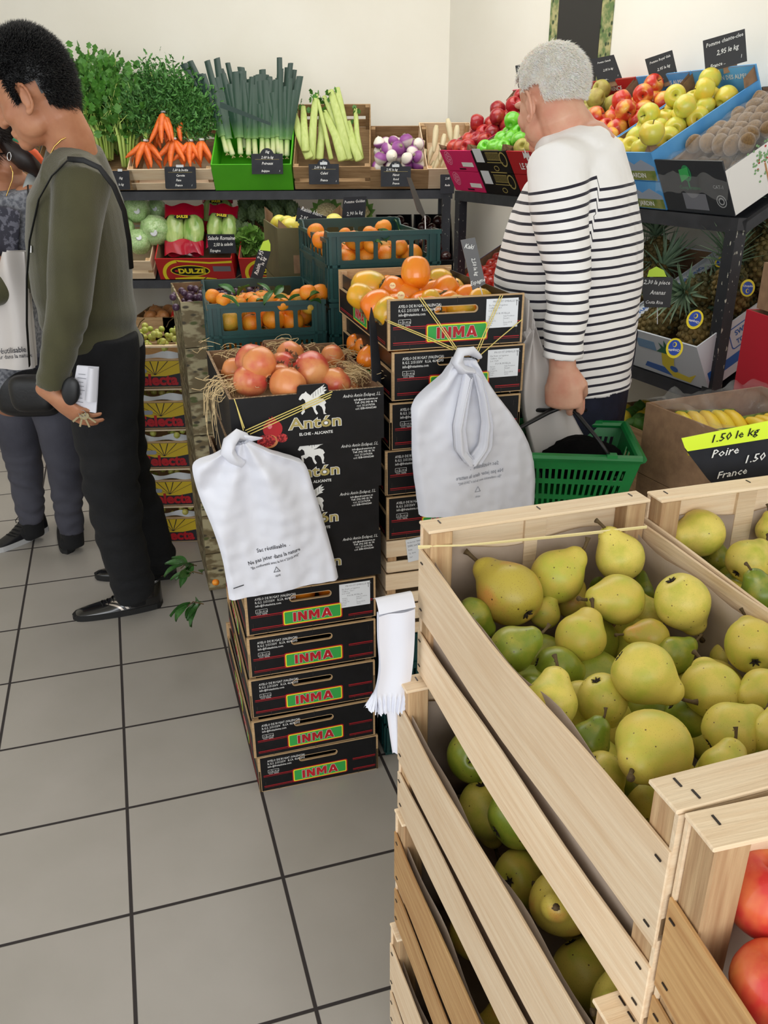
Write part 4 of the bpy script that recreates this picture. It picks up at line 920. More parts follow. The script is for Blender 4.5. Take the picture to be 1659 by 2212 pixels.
# raffia strand across the far end of the crate
o = MB().tube([at(903, 1180, z=1.088), at(1000, 1178, z=1.086), at(1200, 1158, z=1.085), at(1397, 1137, z=1.088)], .0012, 5).tube([at(903, 1184, z=1.085), at(1050, 1175, z=1.082), at(1250, 1156, z=1.083), at(1397, 1140, z=1.085)], .0009, 5).build('raffia_strand', RAFF, None)
tag(o, 'thin pale raffia strand stretched across the far end of the pear crate', 'string')

# ---------------------------------------------------------------- white carrier bags
class Plane:
    def __init__(s, P, ang):
        s.P = V(P); s.u = V((cos(ang), sin(ang), 0)); s.n = V((-sin(ang), cos(ang), 0)); s.M = Matrix(((s.u.x, s.n.x, 0, P[0]), (s.u.y, s.n.y, 0, P[1]), (0, 0, 1, P[2]), (0, 0, 0, 1)))
    def q(s, px, py): d = at(px, py, P=s.P, n=s.n) - s.P; return (d.dot(s.u), d.z)
def interp(pts, t):
    n = len(pts) - 1; i = min(n - 1, int(t * n)); f_ = t * n - i
    P_ = [V((*pts[max(0, min(n, j))], 0)) for j in (i - 1, i, i + 1, i + 2)]; a, b, c, d = P_
    p = 0.5 * ((2 * b) + (c - a) * f_ + (2 * a - 5 * b + 4 * c - d) * f_ * f_ + (3 * b - a - 3 * c + d) * f_ ** 3); return p.x, p.y
def bag_mesh(pl, Lp, Rp, depth, thick, layers=3, seed=0, nu=70, nv=80):
    L2 = [pl.q(*p) for p in Lp]; R2 = [pl.q(*p) for p in Rp]; mb = MB()
    for l in range(layers):
        off = l * thick / max(1, layers); sh = l * .0022
        def fr(u, v):
            a = interp(L2, v); b = interp(R2, v); x = a[0] + (b[0] - a[0]) * u; z = a[1] + (b[1] - a[1]) * u
            if l: x += sh * (1 - 2 * u) * .6 + .002 * sin(v * 9 + l); z += sh * (1 if v < .5 else -1) * .3 + .001 * sin(u * 50 + l * 2) * (v > .97)
            e = min(u, 1 - u); rd = .012 * (1 - min(1, e / .05)) ** 2
            return (x, depth(x, z) + off + rd, z)
        mb.grid(fr, nu, nv)
    return mb, (L2, R2)
def printed(pl, depth, items, name, m, parent):
    mb = MB()
    for (tx, px, py, size, ang, mir) in items:
        o2 = pl.q(px, py)
        vs, fs = text_mesh(tx, size, align='CENTER', sx=.8, offset=size * .012) if isinstance(tx, str) else tx
        out = []
        for x, y, _ in vs:
            x = -x if mir else x; X = o2[0] + x * cos(ang) - y * sin(ang); Z = o2[1] + x * sin(ang) + y * cos(ang)
            out.append((X, depth(X, Z) - .0014, Z))
        mb.add(out, fs)
    return mb.build(name, m, parent)
TRI = poly_mesh([[(-.008, 0), (.008, 0), (0, .014)], [(-.0058, .0013), (.0058, .0013), (0, .0115)]], 0.0)
DASH = ([(-.012, -.0012, 0), (.012, -.0012, 0), (.012, .0012, 0), (-.012, .0012, 0)], [(0, 1, 2, 3)])
def knot(mb, pts, rs, seed):
    r0 = random.Random(seed)
    i0 = len(mb.v); mb.tube(pts, rs, 22, ref=(1, 0, 0), round_caps=True)
    for i in range(i0, len(mb.v)):
        p = V(mb.v[i]); mb.v[i] = tuple(p + V((nz(p + V((seed, 0, 0)), 60), nz(p + V((0, seed, 0)), 60), nz(p + V((0, 0, seed)), 60))) * .007)
# bag A
PA = Plane(SL + (RZ(RS) @ V((0, -.045, 0))) + V((0, 0, .8)), RS)
kA = PA.q(520, 940)
def depA(x, z):
    dx, dz = x - kA[0], kA[1] - z; a = math.atan2(dx, max(.01, dz)); r_ = math.hypot(dx, dz)
    f_ = math.exp(-r_ * 5) ; return .010 * sin(a * 9 + .6) * min(1, r_ * 9) * (.35 + f_) + .006 * nz((x * 1.2, 0, z * .5), 14) - .012 * math.exp(-((dx - .05) / .05) ** 2) + .004 * nz((x, 1, z), 40) - .018 * math.exp(-r_ * 12)
mb, _ = bag_mesh(PA, [(500, 960), (466, 985), (428, 1000), (417, 1018), (432, 1078), (462, 1150), (482, 1215), (496, 1298)], [(535, 948), (575, 968), (640, 992), (662, 1008), (682, 1065), (702, 1130), (717, 1185), (732, 1249)], depA, .022, 4)
ra = thing('bag_bundle', 'bundle of white carrier bags hanging by elastic from the open pomegranate carton', 'plastic bags', PA.M)
mb.build('bag_sheets', BAG, ra, smooth=True)
kb = MB()
pk_ = lambda px, py, d_: (PA.q(px, py)[0], d_, PA.q(px, py)[1])
knot(kb, [pk_(528, 942, -.004), pk_(510, 938, -.012), pk_(494, 948, -.018), pk_(489, 968, -.02), pk_(500, 985, -.018), pk_(516, 996, -.012)], [(.012, .008), (.018, .011), (.020, .013), (.020, .013), (.018, .012), (.012, .008)], 3)
knot(kb, [pk_(522, 940, -.01), pk_(545, 945, -.006), pk_(562, 950, -.002)], [(.010, .006), (.006, .004), (.003, .002)], 5)
kb.build('knotted_handles', BAG, ra, smooth=True)
INK = mat('bag_ink', (48, 48, 56), .6); INKG = mat('show_through_ink', (150, 154, 166), .6)
printed(PA, depA, [('Sac réutilisable  .', 590, 1183, .0135, .19, 0), ('Ne pas jeter dans la nature', 592, 1202, .0135, .19, 0), ('"En conformité avec la loi n°2015-992"', 594, 1213, .0088, .19, 0), (TRI, 597, 1231, 1, .1, 0), ('2', 598, 1230, .006, .1, 0), ('HDPE', 599, 1240, .006, .1, 0), (DASH, 515, 1266, 1, .2, 0)], 'printed_text', INK, ra)
def elastic(mbx, pts, r_=.0011): mbx.tube(pts, (r_), 5)
em = MB(); 
fA = lambda px, py, d_=-.004: tuple((SM(0) @ T(0, d_, 0)) @ ((SM(0) @ T(0, d_, 0)).inverted() @ at(px, py, P=SM(0) @ V((0, d_, 0)), n=(-sin(RS), cos(RS), 0))))
for a_, b_ in (((718, 846), (530, 930)), ((716, 852), (534, 934)), ((714, 858), (540, 938)), ((506, 862), (528, 925)), ((512, 880), (526, 930))): elastic(em, [fA(*a_), fA((a_[0] + b_[0]) / 2, (a_[1] + b_[1]) / 2, -.008), fA(*b_, -.02)])
o = em.build('elastic_band', ELAST); tag(o, 'yellow elastic holding the left bag bundle to the pomegranate carton', 'elastic band')
# bag B
PB = Plane(PF + (RZ(RP) @ V((0, -.060, 0))) + V((0, 0, .95)), RP)
kB = PB.q(1005, 775)
def depB(x, z):
    dx, dz = x - kB[0], kB[1] - z; a = math.atan2(dx, max(.01, dz)); r_ = math.hypot(dx, dz)
    return .008 * sin(a * 11) * min(1, r_ * 9) * (.3 + math.exp(-r_ * 5)) + .007 * nz((x * 1.2, 3, z * .6), 13) - .022 * math.exp(-((dx - .02) / .09) ** 2) * min(1, r_ * 6) + .003 * nz((x, 1, z), 42) - .014 * math.exp(-r_ * 12)
mb, _ = bag_mesh(PB, [(978, 776), (960, 812), (925, 845), (898, 872), (890, 900), (893, 960), (899, 1030), (909, 1116)], [(1028, 776), (1042, 805), (1072, 850), (1110, 900), (1142, 950), (1158, 995), (1160, 1045), (1156, 1092)], depB, .024, 4, 2)
rb = thing('bag_bundle', 'bundle of white carrier bags hanging from the elastics on the persimmon trays', 'plastic bags', PB.M)
mb.build('bag_sheets', BAG, rb, smooth=True)
kb = MB(); pk_ = lambda px, py, d_: (PB.q(px, py)[0], d_, PB.q(px, py)[1])
knot(kb, [pk_(1032, 768, -.006), pk_(1012, 755, -.014), pk_(988, 758, -.02), pk_(978, 778, -.024), pk_(990, 792, -.024), pk_(1012, 796, -.018)], [(.008, .006), (.012, .010), (.014, .012), (.013, .012), (.014, .011), (.010, .008)], 9)
kb.build('knotted_handles', BAG, rb, smooth=True)
hb = MB()
for k in range(5):
    for (pp_, w0) in (([(1000, 800), (990, 850), (980, 910), (985, 960), (1005, 985)], .010), ([(1020, 800), (1032, 850), (1040, 900), (1036, 950), (1012, 985)], .009)):
        pts = [V(pk_(px + (k - 2) * 3.2, py + k * 2, -.030 - .002 * k)) for px, py in pp_]
        def st(u, v, pts=pts, w0=w0):
            n = len(pts) - 1; i = min(n - 1, int(v * n)); p = pts[i].lerp(pts[i + 1], v * n - i); return (p.x + (u - .5) * w0 * 2 * (.4 + .8 * v), p.y + .006 * sin(u * 5 + k), p.z)
        hb.grid(st, 6, 18)
hb.build('hanging_handle_loops', BAG, rb, smooth=True)
printed(PB, depB, [('Sac réutilisable  ,', 1040, 1003, .0135, .03, 1), ('Ne pas jeter dans la nature', 1030, 1022, .0135, .05, 1), ('"En conformité avec la loi n°2015-992"', 1030, 1033, .0088, .04, 1), (TRI, 1026, 1056, 1, 0, 1), ('HDPE', 1026, 1068, .006, 0, 1)], 'show_through_text', INKG, rb)
em = MB(); MQ = QM(pz[4], *po[4]); fp = MQ @ V((0, -.003, 0)); nq = (-sin(RP), cos(RP), 0)
fB = lambda px, py, d_=-.004: tuple(at(px, py, P=MQ @ V((0, d_, 0)), n=nq))
for a_, b_ in (((903, 641), (985, 756)), ((909, 641), (988, 754)), ((837, 692), (980, 752)), ((838, 696), (978, 756)), ((1086, 638), (1030, 768)), ((1081, 638), (1026, 766)), ((1128, 690), (1034, 770))): elastic(em, [fB(*a_), fB((a_[0] + b_[0]) / 2, (a_[1] + b_[1]) / 2 - 1, -.008), fB(*b_, -.03)])
o = em.build('elastic_band', ELAST); tag(o, 'yellow elastics stretched over the top persimmon tray front, holding the bags', 'elastic band')
# bundle C draped on the pear crate
PCp = Plane(V((.012, .915, 1.0)), rad(12))
rc = thing('bag_bundle', 'folded bundle of white carrier bags draped over the left corner of the pear crate', 'plastic bags', PCp.M)
for k in range(7):
    Lp = [(814, 1322), (816, 1380), (820, 1440), (812, 1490), (786 + k * 5, 1530 + (k % 3) * 3)]; Rp = [(892, 1306), (893, 1370), (890, 1430), (882, 1480), (880 - k * 2, 1510 + k * 3)]
    L2 = [PCp.q(*p) for p in Lp]; R2 = [PCp.q(*p) for p in Rp]
    def fc(u, v, k=k):
        a = interp(L2, v); b = interp(R2, v); return (a[0] + (b[0] - a[0]) * u, -.002 * k + .006 * sin(v * 3) + .002 * sin(u * 7 + k) + .004 * v * sin(u * 40 + k) * (v > .8), a[1] + (b[1] - a[1]) * u)
    MB().grid(fc, 30, 30).build('folded_bag', BAG, rc, smooth=True)
L2 = [PCp.q(*p) for p in [(838, 1540), (846, 1600), (852, 1640)]]; R2 = [PCp.q(*p) for p in [(862, 1536), (866, 1600), (866, 1640)]]
MB().grid(lambda u, v: (interp(L2, v)[0] * (1 - u) + interp(R2, v)[0] * u, .012 + .002 * sin(u * 6), interp(L2, v)[1] * (1 - u) + interp(R2, v)[1] * u), 8, 12).build('trailing_handle', BAG, rc, smooth=True)
MB().grid(lambda u, v: (PCp.q(814 + 78 * u, 1322 - 16 * u)[0], -.014 + .040 * v, PCp.q(814 + 78 * u, 1322 - 16 * u)[1] + .010 * sin(pi * v) + .004), 10, 8).build('fold_over_slat', BAG, rc, smooth=True)

# ---------------------------------------------------------------- banana carton, price sign, red box
P0 = at(1396, 868, z=.935); P1 = at(1560, 932, z=.935); ang = math.atan2(P1.y - P0.y, P1.x - P0.x)
bh = .20
for k in range(5): carton('banana_carton', ['lowest brown carton under the bananas', 'second brown carton under the bananas', 'third brown carton under the bananas', 'brown carton directly under the open banana box', 'open brown banana carton wrapped in clear film'][k], T(P0.x, P0.y, .002 + .1866 * k) @ RZ(ang), .52, .38, .185, CARD, group='stack of brown cartons', flap=False)
MBN = T(P0.x, P0.y, .002 + .1866 * 4) @ RZ(ang)
BANM = mat('banana_peel', (226, 190, 40), .45, (216, 204, 70), 6, lo=.5, hi=.8, spots=[(60, .05, (110, 80, 30))]); BTIP = mat('banana_tip', (70, 70, 30), .7, (120, 150, 50), 40)
def banana_hand(M, n, lab):
    r = thing('banana_hand', lab, 'bananas', M, 'bananas in the carton')
    for i in range(n):
        a = (i - n / 2) * .16; mb = MB(); pts = []; rs = []
        for j in range(9):
            t = j / 8; th = t * 1.5 - .1; pts.append((.10 * sin(th) , i * .031 - n * .0155 + .02 * a * t, .075 * (cos(th)) )); rs.append(.017 * (1 - (abs(t - .5) * 1.85) ** 4 * .55))
        o = MB().tube(pts, rs, 10, ref=(0, 1, 0), round_caps=True).build('banana', BANM, r, smooth=True)
        MB().tube([pts[-1], tuple(V(pts[-1]) + V((.006, 0, -.012)))], [.006, .004], 7).build('tip', BTIP, o)
    MB().tube([(-.03, -n * .014, .07), (-.03, n * .014, .07)], .010, 8, round_caps=True).build('crown', BTIP, r)
for i, (x, y, lb) in enumerate(((.09, .12, 'bunch of bananas at the left end of the carton'), (.22, .11, 'bunch of yellow bananas in the middle of the carton, tips up'), (.35, .12, 'bunch of bananas at the right of the carton'), (.16, .25, 'bunch of bananas at the back of the carton'), (.31, .26, 'bunch of bananas in the back right of the carton'))): banana_hand(MBN @ T(x * 1.1, y, .09) @ RZ(-.3 + .12 * i), 5, lb)
fm = MB(); fm.grid(lambda u, v: (-.008 + u * .536, -.008 + v * .396, .190 + .016 * nz((u * 2, v * 2, 3), 3) - .05 * sin(pi * u) * sin(pi * v) + .03 * (abs(nz((u, v, 0), 6)))), 50, 40)
o = fm.build('cling_film', CLEAR, None, MBN, smooth=True); tag(o, 'crinkled clear plastic film over the banana carton', 'plastic film')
PS_ = Plane(at(1475, 950, y=1.135), rad(8))
rs_ = thing('price_sign', 'large dark slate reading Poire under a lime green strip, behind the right pear crate', 'price sign', PS_.M)
qs = lambda L_: [PS_.q(*p) for p in L_]
MB().plate([qs([(1480, 970), (1700, 935), (1700, 1042), (1540, 1046), (1530, 1036)])], .002).build('slate', SLATE, rs_)
MB().plate([qs([(1471, 946), (1700, 900), (1700, 940), (1484, 974), (1478, 966)])], .001, y=-.002).build('lime_strip', mat('lime_card', (214, 240, 50), .55), rs_)
hw = MB()
def ink(tx, px, py, size, mi, ang_=.13):
    x, z = PS_.q(px, py); vs, fs = text_mesh(tx, size, shear=.25, offset=size * .01, sx=1.15); hw.add(vs, fs, mi, T(x, -.0032, z) @ RY(-ang_) @ FRONT)
ink('Poire', 1533, 988, .017, 0); ink('1.50', 1602, 1000, .017, 0); ink('France', 1545, 1033, .015, 0); ink('1.50 le kg', 1530, 956, .0165, 1)
hw.build('handwriting', [CHALK, BLACK], rs_)
REDB = mat('red_carton', (182, 26, 46), .5)
xr = at(1612, 840, y=1.98)
Mr = T(xr.x + .155, 2.02, 0) @ RZ(rad(8))
for k in range(5): carton('red_carton', ['lowest red carton at the right edge', 'second red carton from the floor', 'third red carton from the floor', 'fourth red carton from the floor', 'top red carton with a white rim, beside the rack post'][k], Mr @ T(0, 0, .002 + .222 * k), .4, .3, .22, REDB, group='red cartons at the right edge', flap=False)
MB().box(-.002, .4, -.003, 0, 1.10, 1.113).build('paper_strip', WHITE, None, Mr); tag(bpy.data.objects['paper_strip'], 'white paper edge along the top red carton', 'paper strip')
carton('brown_carton', 'plain brown carton on top of the red ones at the right edge', Mr @ T(.022, .01, 1.115), .38, .28, .12, CARD, flap=False)
# ---------------------------------------------------------------- vegetables
LEAFG = mat('celery_leaf', (58, 112, 36), .5, (84, 140, 50), 30, rnd=.15); FERN = mat('carrot_fern', (52, 104, 42), .6, (78, 132, 56), 30, rnd=.12)
STALK = mat('celery_stalk', (172, 204, 92), .4, (198, 220, 124), 20, (1, 1, .2)); CARR = mat('carrot_skin', (236, 118, 44), .45, (222, 100, 36), 30, (1, 1, 3), rnd=.08)
ZI = None
def zgrad(name, stops, rough=.45, axis='Z'):
    """colour along the object's own length (the vegetable's real colouring)"""
    m = bpy.data.materials.new(name); m.use_nodes = True; nt = m.node_tree; N = nt.nodes; L = nt.links; b = N['Principled BSDF']; b.inputs['Roughness'].default_value = rough
    tc = N.new('ShaderNodeTexCoord'); sp_ = N.new('ShaderNodeSeparateXYZ'); L.new(tc.outputs['Object'], sp_.inputs[0])
    no = N.new('ShaderNodeTexNoise'); no.inputs['Scale'].default_value = 25; L.new(tc.outputs['Object'], no.inputs['Vector'])
    ad = N.new('ShaderNodeMath'); ad.operation = 'MULTIPLY_ADD'; L.new(no.outputs['Fac'], ad.inputs[0]); ad.inputs[1].default_value = .06 * (stops[-1][0] - stops[0][0]); L.new(sp_.outputs[axis], ad.inputs[2])
    mr = N.new('ShaderNodeMapRange'); z0, z1 = stops[0][0], stops[-1][0]; mr.inputs['From Min'].default_value = z0; mr.inputs['From Max'].default_value = z1; L.new(ad.outputs[0], mr.inputs['Value'])
    cr_ = N.new('ShaderNodeValToRGB'); L.new(mr.outputs[0], cr_.inputs[0]); el = cr_.color_ramp.elements
    for i, (z_, c) in enumerate(stops):
        e = el[i] if i < 2 else el.new((z_ - z0) / (z1 - z0)); e.position = (z_ - z0) / (z1 - z0); e.color = lin(c)
    L.new(cr_.outputs[0], b.inputs['Base Color']); return m
def leaflet(mb, p, d, n, s, wd=.5, mi=0, lobes=True):
    d = d.normalized(); x = d.cross(n).normalized(); n = x.cross(d)
    if lobes:
        pts = [(0, 0, 0), (.3, .45, .06), (.5, .30, .0), (.72, .5, .05), (1.0, .12, 0), (1.1, 0, -.05)]
    else: pts = [(0, 0, 0), (.25, .5, .03), (.7, .35, 0), (1.0, 0, -.04)]
    L_ = [p + d * (a * s) + x * (b_ * s * wd) + n * (c * s) for a, b_, c in pts]; R_ = [p + d * (a * s) - x * (b_ * s * wd) + n * (c * s) for a, b_, c in pts[1:-1]]
    mid = [p + d * (a * s) for a, b_, c in pts]
    k = len(pts); vs = mid + L_[1:-1] + R_
    fs = []
    for i in range(k - 1):
        la = k + i - 1 if 0 < i else 0; lb_ = k + i if i + 1 < k - 1 else k - 1
        ra_ = 2 * k - 2 + i - 1 if 0 < i else 0; rb_ = 2 * k - 2 + i if i + 1 < k - 1 else k - 1
        f1 = [q for q in (i, i + 1, lb_, la)]; f2 = [q for q in (i, ra_, rb_, i + 1)]
        f1 = list(dict.fromkeys(f1)); f2 = list(dict.fromkeys(f2))
        if len(f1) > 2: fs.append(tuple(f1))
        if len(f2) > 2: fs.append(tuple(f2))
    mb.add(vs, fs, mi)
def rv(r0, s=1): return V((r0.gauss(0, s), r0.gauss(0, s), r0.gauss(0, s)))
# celery bunches
def celery(M, lab, seed, n=13, ln=.30):
    r0 = random.Random(seed); r = thing('celery_bunch', lab, 'celery', M, None); lf = MB(); st = MB()
    for i in range(n):
        a = i * 2.4; rr_ = .028 * math.sqrt(i / n) + .006; tip = V((cos(a) * (rr_ * 2.6 + .01), sin(a) * (rr_ * 1.8), ln * r0.uniform(.75, 1)))
        b0 = V((cos(a) * rr_ * .8, sin(a) * rr_ * .8, 0)); md = V((cos(a) * rr_ * 1.5, sin(a) * rr_ * 1.4, ln * .45))
        st.tube([b0, md, tip], [(.009, .006), (.0085, .005), (.004, .003)], 8, ref=(cos(a), sin(a), 0))
        for k in range(24):
            p = tip + rv(r0, .034) + V((0, 0, r0.uniform(-.10, .11))); d = (p - tip * .5 + rv(r0, .05)); leaflet(lf, p, d, rv(r0), r0.uniform(.03, .052), .95)
            if k % 4 == 0: st.tube([tip, tip.lerp(p, .6), p], .0016, 4, caps=False)
    st.build('stalks', STALK, r, smooth=True); lf.build('leaves', LEAFG, r); return r
def upM(px, py, y, lean=20, side=0, spin=0): return T(*at(px, py, y=y)) @ RY(rad(side)) @ RX(-rad(lean)) @ RZ(spin)
slat_crate('old brown crate of celery at the left end of the top shelf, behind the man', back_M(196), .24, .36, .12, WOLD)
slat_crate('brown crate of celery hidden behind the man on the top shelf', back_M(70), .28, .36, .12, WOLD)
for i, (px, py, y, s_, lb) in enumerate(((278, 362, 4.66, 3, 'leafy celery bunch nearest the carrots'), (232, 345, 4.72, -4, 'leafy celery bunch second from the carrots'), (250, 330, 4.80, 1, 'celery bunch at the back of the celery crate'), (196, 340, 4.72, -8, 'celery bunch right behind the man'), (150, 340, 4.74, -6, 'celery bunch hidden by the man'), (215, 300, 4.88, 0, 'rear celery bunch with a tall sprig'))): celery(upM(px, py, y, 14, s_), lb, i + 3)
# carrots
slat_crate('pale slatted crate of bunched carrots on the top shelf', back_M(288), .42, .36, .125)
def carrots(M, lab, seed, n, spread=.5, ln=.11, green=.30, lean=0):
    r0 = random.Random(seed); r = thing('carrot_bunch', lab, 'carrots', M)
    for i in range(n):
        a = (i - (n - 1) / 2) * spread / max(1, n - 1) * 2 + r0.uniform(-.1, .1); L_ = ln * 1.18 * r0.uniform(.85, 1.15); d = V((sin(a), -.35 + .5 * (i % 2), -cos(a))).normalized()
        p = V((sin(a) * .012, (i % 2) * .016 - .008 - .01 * (i % 3), -.008))
        pts = [p + d * (L_ * t) + V((.004 * sin(t * 5 + i), 0, 0)) for t in (0, .05, .2, .5, .8, .97, 1.0)]
        o = MB().tube(pts, [.007, .014, .017, .015, .010, .004, .001], 11).build('carrot', CARR, r, smooth=True)
    MB().tube([V((0, 0, .0)), V((0, 0, .004)), V((0, 0, .010))], [.013, .014, .013], 10).build('tie', WHITE, r, smooth=True)
    st = MB(); lf = MB()
    for i in range(16):
        d = V((r0.gauss(0, .30), abs(r0.gauss(.05, .20)), 1)).normalized(); L_ = green * r0.uniform(.6, 1.05); pts = [d * L_ * t + V((0, .02 * t * t, 0)) for t in (0, .3, .6, 1)]
        st.tube(pts, [.0022, .002, .0016, .0008], 4, caps=False)
        for k in range(64):
            t = r0.uniform(.2, 1.05); p = d * L_ * t + rv(r0, .016 + .012 * t); leaflet(lf, p, rv(r0) + d * .9, rv(r0), r0.uniform(.02, .036), .38, lobes=True)
    st.build('green_stems', STALK, r); lf.build('feathery_leaves', FERN, r); return r
CB = [(353, 244, 4.66, 7, .42, .125, .22, 'carrot bunch tied highest, its tops reaching the peak of the greenery'), (315, 306, 4.63, 7, .75, .11, .30, 'carrot bunch with a white tie at the left of the crate'), (376, 302, 4.645, 6, .75, .12, .28, 'carrot bunch spilling over the middle of the crate front'), (412, 306, 4.66, 5, .6, .10, .26, 'carrot bunch at the right, low in the crate'), (436, 304, 4.66, 5, .5, .10, .2, 'carrot bunch in the right corner beside the leeks'), (390, 262, 4.70, 4, .5, .10, .24, 'carrot bunch lying at the back right'), (340, 262, 4.74, 4, .6, .12, .26, 'carrot bunch behind the highest one')]
for i, (px, py, y, n, sp_, ln, gr, lb) in enumerate(CB): carrots(upM(px, py, y, 8, rng.uniform(-4, 4)), lb, i + 40, n, sp_, ln, gr)
# leeks
GRC = mat('bright_green_carton', (84, 184, 30), .5, (76, 172, 26), 6)
carton('produce_carton', 'bright green carton of leeks on the top shelf', back_M(466), .40, .34, .15, GRC, inner=GRC, flap=False, backlip=.03)
LEEKM = zgrad('leek_skin', [(0, (236, 232, 200)), (.04, (222, 226, 170)), (.09, (128, 164, 84)), (.15, (42, 78, 54)), (.45, (32, 60, 50))])
LEEKL = zgrad('leek_blade', [(.05, (150, 184, 92)), (.11, (76, 120, 66)), (.17, (36, 70, 52)), (.45, (30, 56, 48))])
def leek(M, lab, seed, ln=.36):
    r0 = random.Random(seed); r = thing('leek', lab, 'leek', M, 'leeks in the bright green carton' if lab.startswith('leek ') else None)
    MB().tube([(0, 0, 0), (0, 0, .006), (0, 0, .05), (0, 0, .12), (0, 0, .19)], [.008, .014, .013, .0145, .012], 12).build('shank', LEEKM, r, smooth=True)
    for k in range(6):
        a = (-1) ** k * (.04 + .035 * k) + r0.uniform(-.02, .02); L_ = ln * r0.uniform(.72, 1.15); y0 = .003 * (k - 3)
        w0 = r0.uniform(.017, .025)
        def bl(u, v, a=a, L_=L_, y0=y0, w0=w0):
            t = .08 + v * (L_ - .08); x = math.sin(a) * max(0, t - .08) * 1.1; wd = w0 * (1 - .25 * v); q = (u - .5) * 2
            return (x + q * wd, y0 - .008 * (1 - q * q) * (1 - v) + .004 * abs(q) , t)
        MB().grid(bl, 4, 8).build('blade', LEEKL, r, smooth=True)
    rt_ = MB()
    for k in range(10): a = k * .63; rt_.tube([(0, 0, 0), (.01 * cos(a), .01 * sin(a), -.012)], .0006, 3, caps=False)
    rt_.build('roots', STRAW, r); return r
LK = [(503, 336, -17, .44, 'long leek leaning far to the left over the carrots'), (520, 334, -3, .36, 'leek beside the leaning one'), (537, 336, 2, .33, 0), (552, 336, -2, .35, 0), (566, 334, 3, .32, 0), (580, 336, -3, .34, 0), (590, 334, 2, .33, 0), (603, 332, -6, .37, 0), (608, 338, -1, .41, 'tall leek with a white shank, second from the right'), (620, 338, 2, .42, 'tall leek with a white shank at the right end'), (490, 330, -12, .36, 0), (545, 322, 5, .34, 0), (572, 320, -5, .35, 0), (596, 320, 4, .36, 0), (615, 322, 3, .38, 0), (530, 320, -6, .36, 0)]
for i, (px, py, s_, ln, lb) in enumerate(LK): leek(upM(px, py, 4.68 + (.06 if py < 325 else 0), 12, s_), lb or 'leek standing in the bright green carton', i, ln)
o = MB()
o.grid(lambda u, v: (V((0, 0, 0)) + (at(475, 226, y=4.63).lerp(at(585, 268, y=4.62), u)) + V((0, 0, (v - .5) * .028 * (1 - .5 * u)))), 12, 2)
b_ = o.build('fallen_leek_leaf', LEEKL); tag(b_, 'single dark leek blade fallen slanting across the leeks', 'leek leaf')
# ribbed celery heads
slat_crate('slatted crate of big pale celery heads on the top shelf', back_M(638), .385, .52, .135, WOLD)
RIB = mat('pale_rib', (172, 190, 100), .45, (190, 204, 124), 14, (6, 6, .4), lo=.3, hi=.7, bump=.3, bscale=30)
def head(lab, base, tips, y0, seed):
    r = thing('ribbed_celery', lab, 'celery', T(*at(base[0], base[1], y=y0))); c = at(base[0], base[1], y=y0); r0 = random.Random(seed)
    for i, (x1, y1, x2, y2, wpx) in enumerate(tips):
        yy = y0 + .02 * (i % 3)
        p = [at(x1, y1, y=yy) - c, at((x1 + x2) / 2 + r0.uniform(-5, 5), (y1 + y2) / 2, y=yy + .05) - c, at(x2, y2, y=yy + .12) - c]; w_ = wpx * .0017
        MB().tube([p[0], p[0].lerp(p[1], .5) + V((0, -.004, 0)), p[1], p[1].lerp(p[2], .6), p[2]], [(w_ * 1.05, .008), (w_, .008), (w_ * .9, .007), (w_ * .8, .006), (w_ * .6, .004)], 12, ref=(1, 0, 0), round_caps=True).build('rib', RIB, r, smooth=True)
        lf = MB()
        for k in range(5): leaflet(lf, p[2] + rv(r0, .012) + V((0, .01, -.02)), rv(r0) + V((0, 0, 1.2)), rv(r0), .03, .9)
        lf.build('leaf_tuft', LEAFG, r)
head('large celery head at the left of its crate', (665, 338), [(668, 340, 632, 236, 14), (672, 342, 682, 205, 13), (690, 342, 694, 240, 12), (660, 325, 655, 230, 12), (715, 342, 684, 205, 7)], 4.68, 1)
head('large celery head fanning out at the right of its crate', (760, 340), [(740, 345, 700, 240, 14), (752, 343, 714, 195, 15), (765, 343, 728, 190, 14), (776, 345, 752, 262, 13), (780, 342, 768, 235, 9), (750, 335, 700, 208, 11)], 4.69, 2)
# turnips and white roots
TURN = zgrad('turnip_skin', [(-1.1, (236, 232, 214)), (-.1, (238, 230, 220)), (.15, (160, 92, 158)), (.8, (138, 62, 140)), (1.1, (150, 160, 90))])
proto('turnip', 'turnip', 'turnip', MB().lathe(prof_sm([(.001, -1.15), (.1, -.98), (.5, -.78), (.95, -.15), (.96, .25), (.6, .72), (.25, .82), (.22, .95), (.001, .96)], 24), 22).mesh('turnip', TURN, True))
slat_crate('brown crate of purple and white turnips on the top shelf', back_M(800), .295, .36, .115, WOLD, gaps=False)
MT = back_M(800); 
fill(MT, .012, .285, .02, .30, .10, 'turnip', .034, 'purple-topped white turnip in the brown crate', 'turnips in the brown crate', jit=.25, rot='any', sc=.12)
fill(MT, .012, .28, .02, .24, .15, 'turnip', .034, 'purple-topped white turnip in the brown crate', 'turnips in the brown crate', jit=.25, rot='any', sc=.12)
slat_crate('tilted crate of long white radishes in the corner of the top shelf', back_M(918, rot=rad(6)), .27, .38, .12, WX, gaps=False)
WR = mat('white_root', (228, 216, 180), .5, (214, 200, 160), 20, (1, 1, .4)); MW = back_M(918, rot=rad(6))
